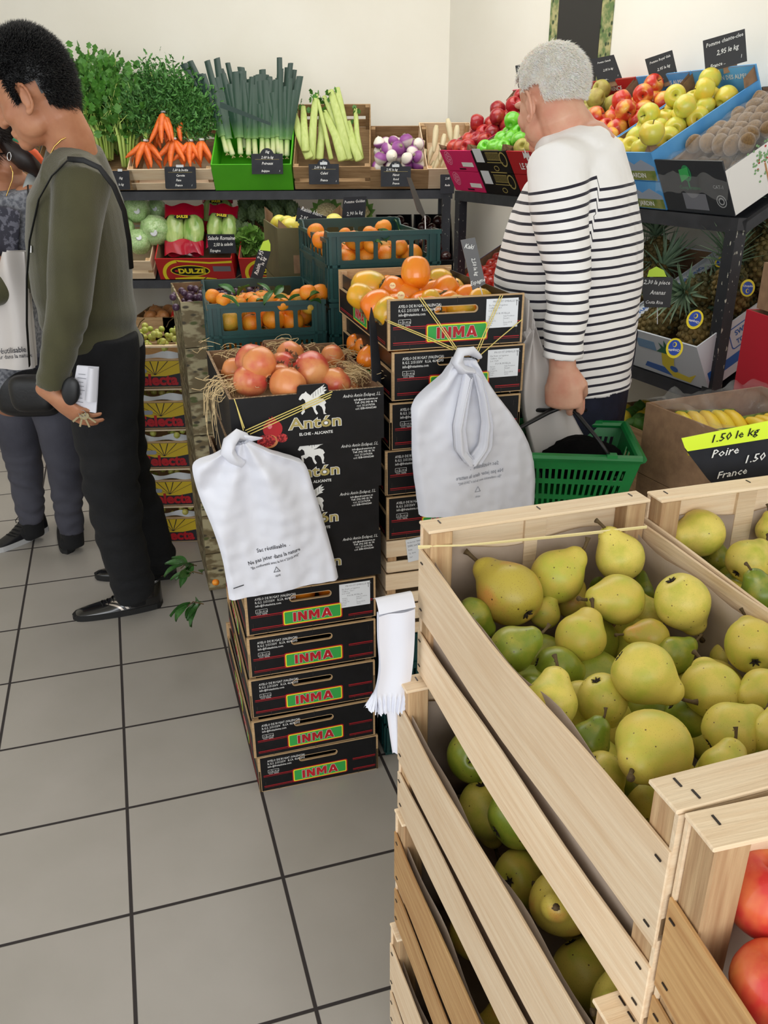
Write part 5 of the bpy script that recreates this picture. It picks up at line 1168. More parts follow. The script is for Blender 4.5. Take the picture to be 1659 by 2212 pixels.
for i, (px, py, a_) in enumerate(((912, 350, .3), (930, 375, .35), (905, 330, .4), (940, 300, .1), (955, 318, .2), (972, 285, -.2), (985, 300, .1), (948, 345, .5), (965, 335, .5), (990, 320, 0), (925, 345, .4))):
    c = at(px, py, y=4.66 + .02 * (i % 3)); pts = [V((0, 0, 0)) + V((sin(a_), .3, cos(a_))).normalized() * t for t in (-.07, -.06, -.02, .04, .065)]
    o = MB().tube(pts[::-1], [.009, .015, .014, .008, .002], 12, round_caps=False).build('white_radish', WR, None, T(*c) @ RZ(0), smooth=True); tag(o, 'long white radish in the corner crate', 'radish', 'long white radishes in the corner crate')
def bcard(px, py, w, h, lines, lab, y=4.50, tilt=12, yaw=0, arched=True, **k): return card(lab, T(*at(px, py, y=y)) @ RZ(rad(yaw)) @ RX(-rad(tilt)), w, h, lines, arched, **k)
bcard(391, 408, .155, .105, [('1,60 la botte', 0, .083, .018), ('-', 0, .078, .06, 1), ('Carotte', 0, .058, .016), ('Fane', -.01, .036, .016), ('France', -.01, .012, .016), ('I', .055, .012, .012)], 'black price card for the carrots, clipped to their crate', clip=True, arched=False)
bcard(578, 376, .155, .095, [('1kg', 0, .098, .018), ('2.60 le kg', 0, .072, .018), ('-', 0, .068, .06, 1), ('Poireaux', .0, .044, .018), ('Belgique', -.01, .010, .014), ('I', .06, .010, .012)], 'arched black price card for the leeks on the green carton')
bcard(700, 398, .150, .095, [('1kg', 0, .098, .018), ('2.60 le kg', -.02, .074, .017), ('-', 0, .070, .06, 1), ('Celeri', .0, .046, .018), ('France', 0, .014, .016), ('I', .06, .010, .012)], 'arched black price card for the celery heads', clip=True)
bcard(855, 403, .150, .095, [('1kg', 0, .098, .018), ('2.95 le kg', -.02, .074, .017), ('-', 0, .070, .06, 1), ('Navet', .0, .050, .016), ('Rond', 0, .030, .015), ('France', 0, .010, .015)], 'arched black price card for the turnips', clip=True)
bcard(966, 418, .07, .09, [('2.95', 0, .066, .015), ('Radis', 0, .035, .014)], 'narrow black price card at the corner of the top shelf', arched=False)
bcard(262, 410, .09, .09, [('1kg', .0, .05, .016), ('le kg', .0, .02, .016)], 'black price card for the celery beside the man', arched=False, clip=True)
# ---------------------------------------------------------------- lower shelf
def lowM(px, **k): return back_M(px, LZ, **k)
ICE = mat('wrapped_lettuce', (160, 200, 130), .22, (196, 222, 164), 9, lo=.4, hi=.65, coat=.6, bump=.6, bscale=30)
def lumpy(seed, amp=.08, f=2.2, n=30, sq=1): 
    mb = MB(); 
    mb.sphere((0, 0, 0), (1, 1, sq), 30); mb.v = [tuple(V(p) * (1 + amp * nz(V(p) + V((seed, 0, 0)), f) + amp * .5 * abs(nz(V(p) + V((seed, 0, 0)), f * 2.6)))) for p in mb.v]; return mb
proto('ice', 'iceberg_lettuce', 'lettuce', lumpy(1, .14).mesh('iceberg_lettuce', ICE, True), [('sticker', MB().lathe([(.24, 0), (.2, .04)], 14, 0, T(0, 0, 1.0)).mesh('sticker', STICK), 'round white sticker')])
slat_crate('pale crate of film-wrapped iceberg lettuces on the middle shelf', lowM(184), .375, .36, .125)
for i, (px, py, r_, y, lb) in enumerate(((297, 452, 28, 4.72, 'film-wrapped iceberg lettuce with a round sticker, top left'), (336, 498, 32, 4.66, 'big film-wrapped iceberg lettuce touching the red bag'), (300, 522, 26, 4.62, 'small film-wrapped iceberg lettuce at the crate front'), (338, 452, 22, 4.80, 'iceberg lettuce at the back beside the red bag'), (262, 500, 30, 4.66, 'iceberg lettuce half behind the man'), (250, 445, 28, 4.76, 'iceberg lettuce at the back behind the man'))):
    c = at(px, py, y=y); spawn('ice', T(*c) @ basis((CAM - c) + rv(rng, .9)) @ S(r_ * zc(c) / F), lb)
DRED = mat('dulze_red', (190, 28, 30), .45)
def dulze(g_, w=.40, h=.135):
    arc = [(-.02 + .10 * 1, 0)]
    def ring(cx_, cz_, r1, r2, a0, a1, mi, sx=1.0, y=-.001): 
        n = 18; pts = [(cx_ + sx * r1 * cos(a0 + (a1 - a0) * i / n), cz_ + r1 * sin(a0 + (a1 - a0) * i / n)) for i in range(n + 1)] + [(cx_ + sx * r2 * cos(a1 - (a1 - a0) * i / n), cz_ + r2 * sin(a1 - (a1 - a0) * i / n)) for i in range(n + 1)]
        g_.plate([[(min(w - .002, max(.002, a)), min(h - .002, max(.002, b_))) for a, b_ in pts]], .0003, mi, y=y)
    ring(.12, .035, .098, .080, 1.7, 3.6, 0); g_.plate([[(.10, .133), (.28, .118), (w - .003, .126), (w - .003, .112), (.28, .106), (.12, .120)]], .0003, 0, y=-.001)
    g_.plate([[(.08, .010), (.2, .020), (.3, .006), (.3, .002), (.08, .002)]], .0003, 0, y=-.001)
    for e, mi, yy in ((.006, 0, -.0014), (0, 1, -.0018)): g_.plate([circ(.17, .060, .098 + e, .032 + e, 30)], .0003, mi, y=yy)
    g_.text('DULZE', .178, .044, .044, 0, -.0024, offset=.0022, align='CENTER', sx=1.05); g_.plate([circ(.098, .060, .010, .008)], .0003, 2, y=-.0024)
    g_.box(.292, .385, -.0014, -.001, .055, .090, 3)
MD = lowM(347)
carton('lettuce_carton', 'red and yellow DULZE carton of bagged romaine on the middle shelf', MD, .40, .36, .14, DRED, dulze, [YEL, BLACK, DRED, GREYP], flap=False)
MD2 = lowM(523)
carton('lettuce_carton', 'second red DULZE carton, half hidden behind the crates, with loose green lettuce', MD2, .40, .36, .14, DRED, dulze, [YEL, BLACK, DRED, GREYP], flap=False)
ROM = mat('romaine_rib', (186, 208, 126), .3, (132, 176, 78), 9, (4, 4, 1), lo=.4, hi=.62, coat=.5, bump=.5, bscale=20); FILM = mat('red_bag_film', (196, 18, 40), .18, (150, 10, 60), 5, coat=.7, bump=.5, bscale=18)
def romaine(M, lab, w, h):
    r = thing('romaine_bag', lab, 'bagged lettuce', M)
    for x in (-w * .25, w * .25):
        mb = lumpy(x * 9 + 3, .12, 2.0, sq=1); mb.v = [(p[0] * w * .27 + x, p[1] * .04, p[2] * h * .42) for p in mb.v]; mb.build('romaine_heart', ROM, r, smooth=True)
    for z0, z1, nm in ((-.52, -.26, 'red_lower_band'), (.26, .52, 'red_upper_band')):
        def fn(u, v, z0=z0, z1=z1): 
            a = u * 2 * pi; z_ = z0 + (z1 - z0) * v; e = 1 - .5 * abs((z_ / .52)) ** 2; return (cos(a) * w * .52, sin(a) * .046 * e - .002, h * (z_ + .03 * sin(a * 5 + v * 3)) )
        MB().grid(fn, 40, 8).build(nm, FILM, r, smooth=True)
    g_ = MB(); g_.plate([circ(0, h * .22, w * .22, h * .05)], .0006, 1, y=-.046).text('DULZE', 0, h * .20, h * .075, 0, -.048, align='CENTER', offset=.0012); g_.build('brand_print', [YEL, BLACK], r)
for px, py, y, w, h, s_, lb in ((398, 498, 4.66, .20, .25, 0, 'clear and red bag of two romaine hearts, lying on the red carton'), (480, 492, 4.68, .15, .22, 5, 'second red romaine bag behind the black price card'), (470, 460, 4.82, .16, .2, 0, 'romaine bag at the back of the red carton')): romaine(upM(px, py, y, 25, s_), lb, w, h)
ARTI = mat('artichoke_scale', (86, 108, 60), .6, (62, 84, 50), 8, rnd=.1)
am = MB()
for k in range(70):
    t = k / 70; a = k * 2.4; ph = -1.0 + 2.3 * t; c = V((cos(a) * cos(ph) * .8, sin(a) * cos(ph) * .8, sin(ph) * .85)); nrm = c.normalized(); leaflet(am, c - V((0, 0, .25)), V((0, 0, 1)) + nrm * .25, nrm, .62, .8, lobes=False)
am.sphere((0, 0, 0), (.78, .78, .85), 14).tube([(0, 0, -.7), (0, 0, -1.4)], .2, 8)
proto('arti', 'artichoke', 'artichoke', am.mesh('artichoke', ARTI, False))
for i, (px, py, y) in enumerate([(520, 468, 4.74), (548, 462, 4.76), (568, 470, 4.72), (600, 465, 4.74), (632, 455, 4.76), (536, 500, 4.68), (515, 495, 4.7), (560, 440, 4.86), (590, 440, 4.86), (530, 440, 4.86), (618, 440, 4.86)]):
    c = at(px, py, y=y); spawn('arti', T(*c) @ RX(-.5 + rng.uniform(-.3, .3)) @ RY(rng.uniform(-.4, .4)) @ RZ(rng.uniform(0, 6)) @ S(18 * zc(c) / F), 'dark green artichoke heaped behind the red cartons', 'artichokes on the middle shelf')
LET = mat('leaf_lettuce', (104, 150, 66), .5, (140, 180, 90), 14, rnd=.1)
for i, (px, py) in enumerate(((540, 510), (556, 525), (528, 528))):
    mb = MB(); r0 = random.Random(i)
    for k in range(46):
        d = rv(r0); d.y = -abs(d.y); d.normalize(); leaflet(mb, d * .02, d, rv(r0), .05, 1.1)
    o = mb.build('loose_lettuce', LET, None, T(*at(px, py, y=4.66))); tag(o, 'curly green lettuce in the second red carton', 'lettuce', 'loose lettuces in the second red carton')
CAUL = mat('cauliflower_curd', (222, 208, 164), .8, (200, 184, 136), 30, bump=.8, bscale=70)
slat_crate('crate of cauliflowers on the middle shelf behind the clementines', lowM(655), .36, .36, .13, WOLD)
for i, (px, py, y, lb) in enumerate(((706, 458, 4.74, 'cauliflower beside the raisin card'), (722, 482, 4.68, 'cauliflower half behind the clementine crate'), (775, 460, 4.72, 'green-leaved cauliflower at the right of its crate'))):
    r = thing('cauliflower', lb, 'cauliflower', T(*at(px, py, y=y)) @ RX(.7)); mb = MB(); r0 = random.Random(i)
    for k in range(60):
        a = k * 2.4; q_ = k / 60; mb.sphere((.052 * math.sqrt(q_) * cos(a), .052 * math.sqrt(q_) * sin(a), .03 - .03 * q_), .012, 8)
    mb.sphere((0, 0, 0), (.05, .05, .03), 14).build('curd', CAUL, r, smooth=True); lf = MB()
    for k in range(12): a = k * .52; leaflet(lf, V((cos(a) * .03, sin(a) * .03, -.03)), V((cos(a), sin(a), .9)), V((cos(a), sin(a), -.5)), .08, .7, lobes=False)
    lf.build('outer_leaves', LET, r)
DTOM = mat('dark_tomato', (46, 26, 28), .2, (64, 34, 30), 5, coat=.4)
proto('dtom', 'dark_tomato', 'tomato', MB().lathe(prof_sm([(.001, -.75), (.5, -.75), (.98, -.1), (.8, .6), (.3, .74), (.001, .62)], 18), 18).mesh('dark_tomato', DTOM, True))
def anc(g_): g_.text('LES ANCIENNES', .20, .05, .026, 0, -.001, align='CENTER', sx=1.1); g_.box(.02, .06, -.001, -.0006, .08, .1, 1).plate([circ(.33, .04, .02, .014)], .0003, 2, y=-.001)
for i, px in enumerate((812, 896)):
    carton('tomato_carton', ['black carton of dark heirloom tomatoes on the middle shelf', 'second black carton of dark tomatoes, by the rack post'][i], lowM(px), .20 if i else .195, .36, .12, BLACK, anc if not i else None, [WHITE, RED, YEL], flap=False, inner=BLISTER)
    fill(lowM(px), .01, .19, .02, .34, .105, 'dtom', .031, 'glossy dark tomato in the black cartons', 'dark tomatoes in the black cartons', jit=.2)
# floor level under the back rack
FB = [(-2.2, .35, .22, 'brown'), (-1.78, .36, .26, 'brown'), (-1.36, .3, .24, 'brown')]
for i, (x, w, h, _) in enumerate(FB): carton('produce_carton', ['plain brown carton on the floor under the rack, far left', 'plain brown carton on the floor under the rack, behind the woman', 'tan carton on the floor under the rack, between the walking legs'][i], T(x, BY + .02 - .03 * i, .001), w, .38, h, CARD, flap=False)
for i, px in enumerate((290, 352, 640, 800)):
    slat_crate(['dim slatted crate of onions under the middle shelf', 'dim slatted crate of red peppers under the middle shelf', 'slatted crate on the floor under the middle shelf', 'slatted crate on the floor near the corner'][i], T(at(px, 700, y=4.66).x, 4.66, .001 if i > 1 else .46), .38, .36, .20, WOLD)
    if i < 2: slat_crate(['wooden crate under the onions', 'wooden crate under the peppers'][i], T(at(px, 700, y=4.66).x, 4.66, .23), .38, .36, .225, WOLD); slat_crate(['lowest crate under the onions', 'lowest crate under the peppers'][i], T(at(px, 700, y=4.66).x, 4.66, .001), .38, .36, .225, WOLD)
ONI = mat('onion_skin', (176, 112, 62), .4, (200, 140, 84), 12); PEP = mat('red_pepper', (176, 26, 22), .22, coat=.4)
proto('onion', 'onion', 'onion', MB().lathe(prof_sm([(.001, -.85), (.5, -.75), (1, 0), (.7, .65), (.2, .9), (.1, 1.2)], 18), 16).mesh('onion', ONI, True)); proto('pepper', 'red_pepper', 'pepper', lumpy(4, .25, 1.2, sq=1.1).mesh('red_pepper', PEP, True))
for px, k_ in ((290, 'onion'), (352, 'pepper')): fill(T(at(px, 700, y=4.66).x, 4.66, .46), .03, .35, .03, .3, .19, k_, .04, 'onion in the dim lower crate' if k_ == 'onion' else 'red pepper in the dim lower crate', 'onions in the dim crate' if k_ == 'onion' else 'red peppers in the dim crate')
# golden apple and mango cartons behind the clementines
OLIV = mat('olive_carton', (84, 76, 42), .55, (100, 92, 54), 8); GB = T(at(598, 480, y=2.95).x, 2.95, 0) @ RZ(rad(14))
def olart(g_): g_.box(.05, .25, -.001, -.0006, .03, .09, 0).text('GOLD', .15, .05, .04, 1, -.0014, align='CENTER')
for k in range(7): carton('fruit_carton_olive', 'olive brown apple carton, ' + ('open on top with yellow apples' if k == 6 else 'in the stack behind the clementines'), GB @ T(0, 0, .001 + .182 * k), .30, .40, .178, OLIV, olart, [CARD, GOLD], group='stack of olive apple cartons', flap=k == 6, side_art=None)
fill(GB, .02, .28, .02, .36, .182 * 6 + .165, 'apple_golden', .036, 'yellow apple in the olive carton behind the clementines', 'yellow apples in the olive carton', jit=.2)
def qcard(lab, cs, y, ang, lines, m=None, wire=None, arch=None):
    c0 = cs[0]; P_ = Plane(at(c0[0], c0[1], y=y), rad(ang)); r = thing('price_card', lab, 'price card', P_.M)
    MB().plate([[P_.q(*p) for p in cs]], .002).build('slate', m or SLATE, r); g_ = MB()
    for ln_ in lines:
        tx, px, py, s_, a_ = ln_[:5]; x, z = P_.q(px, py); vs, fs = text_mesh(tx, s_, shear=.3, offset=s_ * .012, align='CENTER', sx=.85); g_.add(vs, fs, 0, T(x, -.0012, z) @ RY(-rad(a_)) @ FRONT)
    g_.build('handwriting', [CHALK], r)
    if wire: MB().tube([P_.M.inverted() @ at(px, py, y=yy) for px, py, yy in wire], .0014, 6).build('wire_stand', mat('white_wire', (230, 230, 230), .4), r)
    if arch: MB().plate([[P_.q(*p) for p in arch]], .002, y=.001).build('lime_arch', LIME, r)
    return r
qcard('tilted slate card reading raisin blanc, behind the clementine crate', [(638, 478), (643, 448), (706, 468), (704, 482), (690, 486)], 2.92, 0, [('Raisin blanc', 672, 461, .018, -18), ('2,95', 655, 474, .017, -15)], wire=[(660, 474, 2.925), (660, 520, 2.925)])
qcard('upright slate card reading pomme golden above the clementine crate', [(738, 478), (742, 426), (792, 424), (788, 478)], 2.92, 0, [('Pomme Golden', 766, 438, .0125, 4), ('2,90 le kg', 766, 464, .016, 6)], wire=[(765, 474, 2.925), (765, 520, 2.925)])
qcard('slate card on wires seen almost edge-on above the right clementine crate', [(880, 383), (888, 384), (922, 472), (915, 470), (902, 455)], 2.42, 62, [], m=mat('grey_card_edge', (92, 88, 84), .5), wire=[(918, 466, 2.44), (919, 490, 2.44), (918, 512, 2.44)])
qcard('grey slate card about persimmons on a white wire, beside the striped shirt', [(1021, 627), (995, 519), (1026, 513), (1049, 613)], 1.93, 10, [('Kaki', 1012, 537, .014, -8), ('2,50 le kg', 1022, 577, .012, -75), ('Espagne', 1032, 612, .013, 15)], m=mat('grey_slate', (92, 92, 94), .5), wire=[(1036, 617, 1.935), (1041, 632, 1.94), (1043, 645, 1.94)])
qcard('slate price card standing edge-on between the two front stacks', [(805, 822), (799, 690), (803, 664), (812, 700), (824, 800), (823, 830)], 1.80, 70, [], wire=None)
qcard('small slate card with a lime arch leaning by the olive carton', [(541, 600), (558, 540), (585, 543), (566, 603)], 2.72, 0, [('2,95', 567, 553, .020, 70), ('le kg', 572, 566, .016, 70), ('Raisin', 560, 583, .018, 70)], arch=[(560, 541), (568, 522), (580, 518), (584, 528), (584, 543)])
qcard('slate card reading salade romaine, standing on the red carton', [(452, 548), (446, 506), (506, 506), (511, 547)], 4.53, 0, [('Salade Romaine', 478, 518, .026, 0), ('2,50 la salade', 482, 531, .022, 2), ('Espagne', 465, 544, .020, 0)])
# ---------------------------------------------------------------- right rack: apple cartons
WBX, DBX, HBX = .288, .45, .095
def txt(tx, size, z=.05, mi=0, x=None, **k): return lambda g_: g_.text(tx, (x if x is not None else WBX / 2), z, size, mi, -.001, align='CENTER', **k)
def art_pink(g_):
    g_.plate([circ(.06, .060, .030, .032), circ(.06, .060, .028, .030)], .0003, 0, y=-.001); 
    for k in range(5): g_.plate([circ(.06 + .014 * cos(k * 1.256), .060 + .016 * sin(k * 1.256), .008, .010, 12), circ(.06 + .014 * cos(k * 1.256), .060 + .016 * sin(k * 1.256), .006, .008, 12)], .0003, 0, y=-.001)
    g_.box(.17, .27, -.001, -.0006, .022, .042, 1).box(.13, .19, -.0012, -.0008, .008, .014, 2)
def art_black(g_):
    g_.box(.02, .09, -.001, -.0006, .045, .105, 1)
    for k in range(9): g_.plate([rrect(.12 + .012 * k, .129 + .012 * k, .055, .09, .002, 2), rrect(.1215 + .012 * k, .1275 + .012 * k, .058, .087, .001, 2)], .0003, 0, y=-.001)
    g_.plate([circ(.25, .06, .028, .032), circ(.25, .06, .022, .026)], .0003, 0, y=-.001).box(.11, .24, -.001, -.0006, .098, .102, 0).box(.11, .24, -.001, -.0006, .044, .047, 0).plate([circ(.17, .02, .02, .012), circ(.17, .02, .016, .009)], .0003, 0, y=-.001)
def art_red(g_):
    g_.text('LE PRINCE', .145, .022, .036, 0, -.001, align='CENTER', offset=.0008, sx=.9).plate([[(.12, .066), (.125, .096), (.135, .084), (.145, .108), (.155, .084), (.165, .096), (.17, .066), (.152, .072), (.150, .056), (.140, .056), (.138, .072)]], .0003, 0, y=-.001)
def art_blue(g_):
    g_.plate([[(.003, .045), (.05, .070), (.09, .052), (.14, .082), (.19, .055), (.23, .072), (.285, .048), (.285, .003), (.003, .003)]], .0003, 1, y=-.001).plate([[(.003, .030), (.285, .036), (.285, .003), (.003, .003)]], .0003, 2, y=-.0014).box(.03, .12, -.002, -.0014, .03, .07, 0).text('JARDIN', .2, .012, .022, 0, -.002, align='CENTER', offset=.0004)
    g_.box(.035, .115, -.0024, -.002, .034, .066, 3)
MTN = [WHITE, mat('mountain_print', (150, 160, 176), .5), mat('meadow_print', (150, 150, 84), .5, (96, 120, 50), 30), mat('pale_grey_print', (180, 186, 186), .5)]
DRB = mat('le_prince_red', (176, 24, 34), .45)
ROWS = [('pink', PINK, art_pink, [mat('pale_pink_print', (238, 170, 196), .5), WHITE, BLACK], 'apple_red'), ('black', BLACK, art_black, [GOLD, STICK], 'apple_green'), ('red', DRB, art_red, [WHITE], 'apple_russet'), ('blue', LBLUE, art_blue, MTN, 'apple_gala'), ('bright blue', LBLUE, art_blue, MTN, 'apple_golden')]
desc = {'pink': ('pink carton of deep red apples next to the wall corner', 'deep red apple in the pink carton', 'apples in the pink carton'), 'black': ('black and gold carton of green apples', 'bright green apple in the black carton', 'green apples in the black carton'), 'red': ('red LE PRINCE carton of russet apples, behind the old man', 'dull olive apple in the red carton', 'russet apples in the red carton'), 'blue': ('sky blue carton of red and yellow apples, right of the old man', 'red and yellow apple in the middle blue carton', 'red-yellow apples in the blue carton'), 'bright blue': ('sky blue carton of yellow apples beside the kiwis', 'yellow-green apple in the nearer blue carton', 'yellow apples in the nearer blue carton')}
for i, (nm, om, art, am_, kd) in enumerate(ROWS):
    M0 = right_M(.004 + .294 * i); M1 = M0 @ T(0, 0, HBX + .003)
    carton('apple_carton', desc[nm][0].split(',')[0] + ', lower one of the pair', M0, WBX, DBX, HBX, om, art, am_, flap=False)
    c = carton('apple_carton', desc[nm][0] + ', open on top', M1, WBX, DBX, HBX, om, art, am_, flap=True, backlip=.05)
    if 'blue' in nm: MB().text('TRADITION DES ALPES', WBX / 2, HBX + .012, .020, 0, DBX - .0072, align='CENTER', offset=.0003).build('back_print', WHITE, c); MB().box(.006, WBX - .006, DBX - .0066, DBX - .006, HBX - .05, HBX + .048).build('blue_back_lining', LBLUE, c)
    if nm == 'red': MB().box(.006, WBX - .006, DBX - .0066, DBX - .006, HBX - .05, HBX + .048).build('red_back_lining', DRB, c); MB().text('LE PRINCE', WBX / 2, HBX + .008, .024, 0, DBX - .0072, align='CENTER', offset=.0005).build('back_print', WHITE, c)
    fill(M1, .012, WBX - .012, .012, DBX - .02, HBX - .012, kd, .0365, desc[nm][1], desc[nm][2], jit=.12, rot='any', sc=.06, parts=i > 1)
    for (x, y) in ((.08, .30), (.18, .33), (.14, .40), (.09, .18), (.20, .22)):
        spawn(kd, M1 @ T(x + rng.uniform(-.01, .01), y, HBX + .035) @ rrot() @ S(.036), desc[nm][1], desc[nm][2], i > 1)
pick(1408, 288, 29, at(1408, 288, P=right_M(.004 + .294 * 4) @ V((.05, 0, .2)), n=tuple(RPER)).z, 'apple_golden', (.1, -1), .6, 'single golden yellow apple placed on top between the two blue cartons')
def rcard(i, dx, lines, lab, w=.16, h=.115, dz=.06, yaw=0, roll=0, dy=0.0):
    P = right_M(.004 + .294 * i) @ V((WBX / 2 + dx, DBX - .01 + dy, HBX * 2 + dz))
    return card(lab, T(*P) @ RZ(math.atan2(RDIR.y, RDIR.x) + rad(78 + yaw)) @ RY(rad(roll)), w, h, lines, False, wire=[(0, .003, .01), (0, .003, -.06)])
L4 = lambda a: [(a, 0, .085, .020), ('2,95 le kg', .0, .048, .024), ('France  ..', -.03, .012, .018), ('I', .06, .018, .014)]
E_ = [((1518, 88), (1609, 62), (1614, 132), (1524, 158), 4, 'Pomme chante-clee', 'black price card reading 2,95 le kg above the yellow apples, highest of the row'), ((1393, 128), (1452, 108), (1466, 170), (1408, 186), 3, 'Pomme Royal Gala', 'black price card tilted above the red-yellow apples'), ((1275, 128), (1326, 118), (1345, 172), (1294, 182), 2, 'Pomme Canada', 'black price card right of the old man\'s head, before the slate poster'), ((1113, 142), (1160, 130), (1172, 180), (1120, 190), 1, 'Pomme Gold', 'black price card half hidden by the old man\'s head')]
for a, b_, c_, d_, i, tx, lab in E_:
    yy = (right_M(.004 + .294 * i) @ V((WBX / 2, DBX - .02, HBX * 2 + .05))).y
    an = math.degrees(math.atan2(a[1] - b_[1], b_[0] - a[0])) * 0 
    sl = math.degrees(math.atan2(a[1] - b_[1], b_[0] - a[0])); cx_, cy_ = (a[0] + c_[0]) / 2, (a[1] + c_[1]) / 2; u_ = V((b_[0] - a[0], b_[1] - a[1])); w_ = V((d_[0] - a[0], d_[1] - a[1])); pp = lambda s_, t_: (a[0] + u_.x * s_ + w_.x * t_, a[1] + u_.y * s_ + w_.y * t_)
    z1 = yy * .00055 * u_.length / 90 * 1.0
    k_ = u_.length / 94
    o = qcard(lab, [d_, a, b_, c_], yy, -20, [(tx, *pp(.5, .22), .0165 * k_, sl), ('2,95 le kg', *pp(.55, .55), .020 * k_, sl), ('France ..', *pp(.3, .90), .016 * k_, sl), ('I', *pp(.86, .84), .014 * k_, sl)], m=mat('jet_slate', (22, 22, 24), .5), wire=[(*pp(.55, .98), yy + .005), (*pp(.56, 1.35), yy + .005)])
    MB().plate([[Plane(at(d_[0], d_[1], y=yy), rad(-20)).q(*pp(.42, .95)), Plane(at(d_[0], d_[1], y=yy), rad(-20)).q(*pp(.42, 1.18)), Plane(at(d_[0], d_[1], y=yy), rad(-20)).q(*pp(.75, 1.18)), Plane(at(d_[0], d_[1], y=yy), rad(-20)).q(*pp(.75, .95))]], .002, y=.002).build('cardboard_holder', CARD, o)
# kiwis
KH = .17; MK = right_M(.004 + .294 * 5)
def art_k(g_): g_.plate([circ(.13, .13, .020, .026), circ(.13, .13, .013, .018)], .0003, 0, y=-.001).box(.127, .133, -.001, -.0006, .085, .115, 0).text('Cooperative', .13, .078, .018, 0, -.001, align='CENTER').box(.09, .19, -.001, -.0006, .012, .065, 1).text('CAT-1', .25, .085, .016, 2, -.001, align='CENTER').plate([circ(.25, .045, .020), circ(.25, .045, .017), ], .0003, 2, y=-.001).plate([circ(.25, .045, .012), circ(.25, .045, .008)], .0003, 2, y=-.001)
ck = carton('kiwi_carton', 'dark kiwi carton with a white tree-printed side, nearest end of the right rack', MK, .288, DBX, KH, mat('charcoal_carton', (44, 48, 54), .45), art_k, [mat('leaf_green_print', (40, 130, 80), .5), GREYP, mat('light_grey_print', (170, 174, 176), .5)], low=KH * .82, flap=False)
MS = MK @ Matrix(((0, -1, 0, .2895), (1, 0, 0, 0), (0, 0, 1, 0), (0, 0, 0, 1)))
g_ = MB().plate([[(.002, .002), (DBX - .002, .002), (DBX - .002, KH * .82), (.002, KH * .82)]], .0004, 0, y=-.0006)
g_.box(.136, .142, -.0014, -.0010, .02, .09, 2); r0 = random.Random(5)
for k in range(70): x, z = .139 + r0.gauss(0, .024), .105 + r0.gauss(0, .018); g_.plate([circ(x, z, .004, .0034, 8)], .0003, 1 if k % 5 else 3, y=-.0010 - .00001 * k)
for k in range(24): x, z = .19 + r0.uniform(0, .1), .14 + r0.uniform(-.03, .02); g_.plate([circ(x, min(z, .16), .003, .0026, 7)], .0003, 1 if k % 3 else 3, y=-.0010)
g_.build('tree_print', [mat('white_carton', (226, 224, 220), .5), mat('tree_leaf_print', (120, 160, 110), .5), mat('trunk_print', (176, 130, 84), .5), RED], ck, MK.inverted() @ MS)
MB().plate([[(.10, .10), (.14, .12), (.14, .15), (.10, .14)]], .001, 0, y=-.0016).build('green_tab', mat('tab_green', (60, 170, 90), .5), ck)
for l in range(2): fill(MK, .015, .275, .015, .45, KH * .8 - .03 + .045 * l - .03 * (l == 0), 'kiwi', .0255, 'brown fuzzy kiwi fruit under clear film', 'kiwi fruit in the dark carton', jit=.25, parts=False, skip=(lambda p: p[1] < .09) if l else None)
fm = MB().grid(lambda u, v: (-.012 + u * .31, -.02 + v * .52, KH * .82 + .018 * nz((u * 3, v * 3, 1), 2.5) + .06 * sin(pi * u) * sin(pi * v * .9) + .012 * abs(nz((u, v, 0), 8)) - (.07 * (1 - v / .06) if v < .06 else 0)), 44, 44)
o = fm.build('cling_film', CLEAR, None, MK, smooth=True); tag(o, 'crumpled clear plastic film over the kiwi carton', 'plastic film')
# ---------------------------------------------------------------- pineapples
PSK = mat('pineapple_skin', (122, 100, 50), .7, (74, 70, 34), 14, spots=[(34, .30, (48, 52, 28))], rnd=.1)
PLF = mat('pineapple_leaf', (104, 134, 104), .5, (136, 160, 130), 10, (1, 1, .3), rnd=.1)
def pine_meshes(seed):
    r0 = random.Random(seed); mb = MB(); mb.sphere((0, 0, 0), (.052, .052, .088), 24)
    for k in range(120):
        t = (k + .5) / 120; z = 1 - 2 * t; a = k * 2.39996; rr_ = math.sqrt(max(0, 1 - z * z)); c = V((cos(a) * rr_ * .052, sin(a) * rr_ * .052, z * .088)); n = V((cos(a) * rr_, sin(a) * rr_, z * .6)).normalized()
        B = T(*c) @ basis(n); mb.lathe([(.0105, -.002), (.0095, .0035), (.004, .006), (.001, .009)], 6, 0, B)
    lf = MB()
    for k in range(46):
        a = k * 2.39996; t = k / 46; el = 1.35 - t * 1.0; L_ = .07 + .07 * sin(pi * min(1, t * 1.2 + .15)); d = V((cos(a) * cos(el), sin(a) * cos(el), sin(el))); s_ = V((-sin(a), cos(a), 0)); b0 = V((cos(a) * .012 * t, sin(a) * .012 * t, .082 + .035 * (1 - t)))
        vs = []; n = 6
        for j in range(n + 1):
            q = j / n; p = b0 + d * L_ * q + V((cos(a), sin(a), -.3)) * (.35 * L_ * q * q * t); w_ = .0085 * (1 - q) ** .7 * (1 if q > 0 else .8); up_ = V((0, 0, 1)) * w_ * .45
            vs += [p - s_ * w_ + up_, p, p + s_ * w_ + up_]
        fs = []
        for j in range(n):
            for m_ in range(2): i0 = j * 3 + m_; fs.append((i0, i0 + 1, i0 + 4, i0 + 3))
        lf.add(vs, fs)
    return mb.mesh('pineapple', PSK, True), lf.mesh('crown', PLF, False)
for k in range(2): b_, c_ = pine_meshes(k); proto('pine%d' % k, 'pineapple', 'pineapple', b_, [('crown', c_, None)])
YR = mat('tag_yellow', (236, 214, 40), .4); BR = mat('tag_blue', (30, 70, 170), .4)
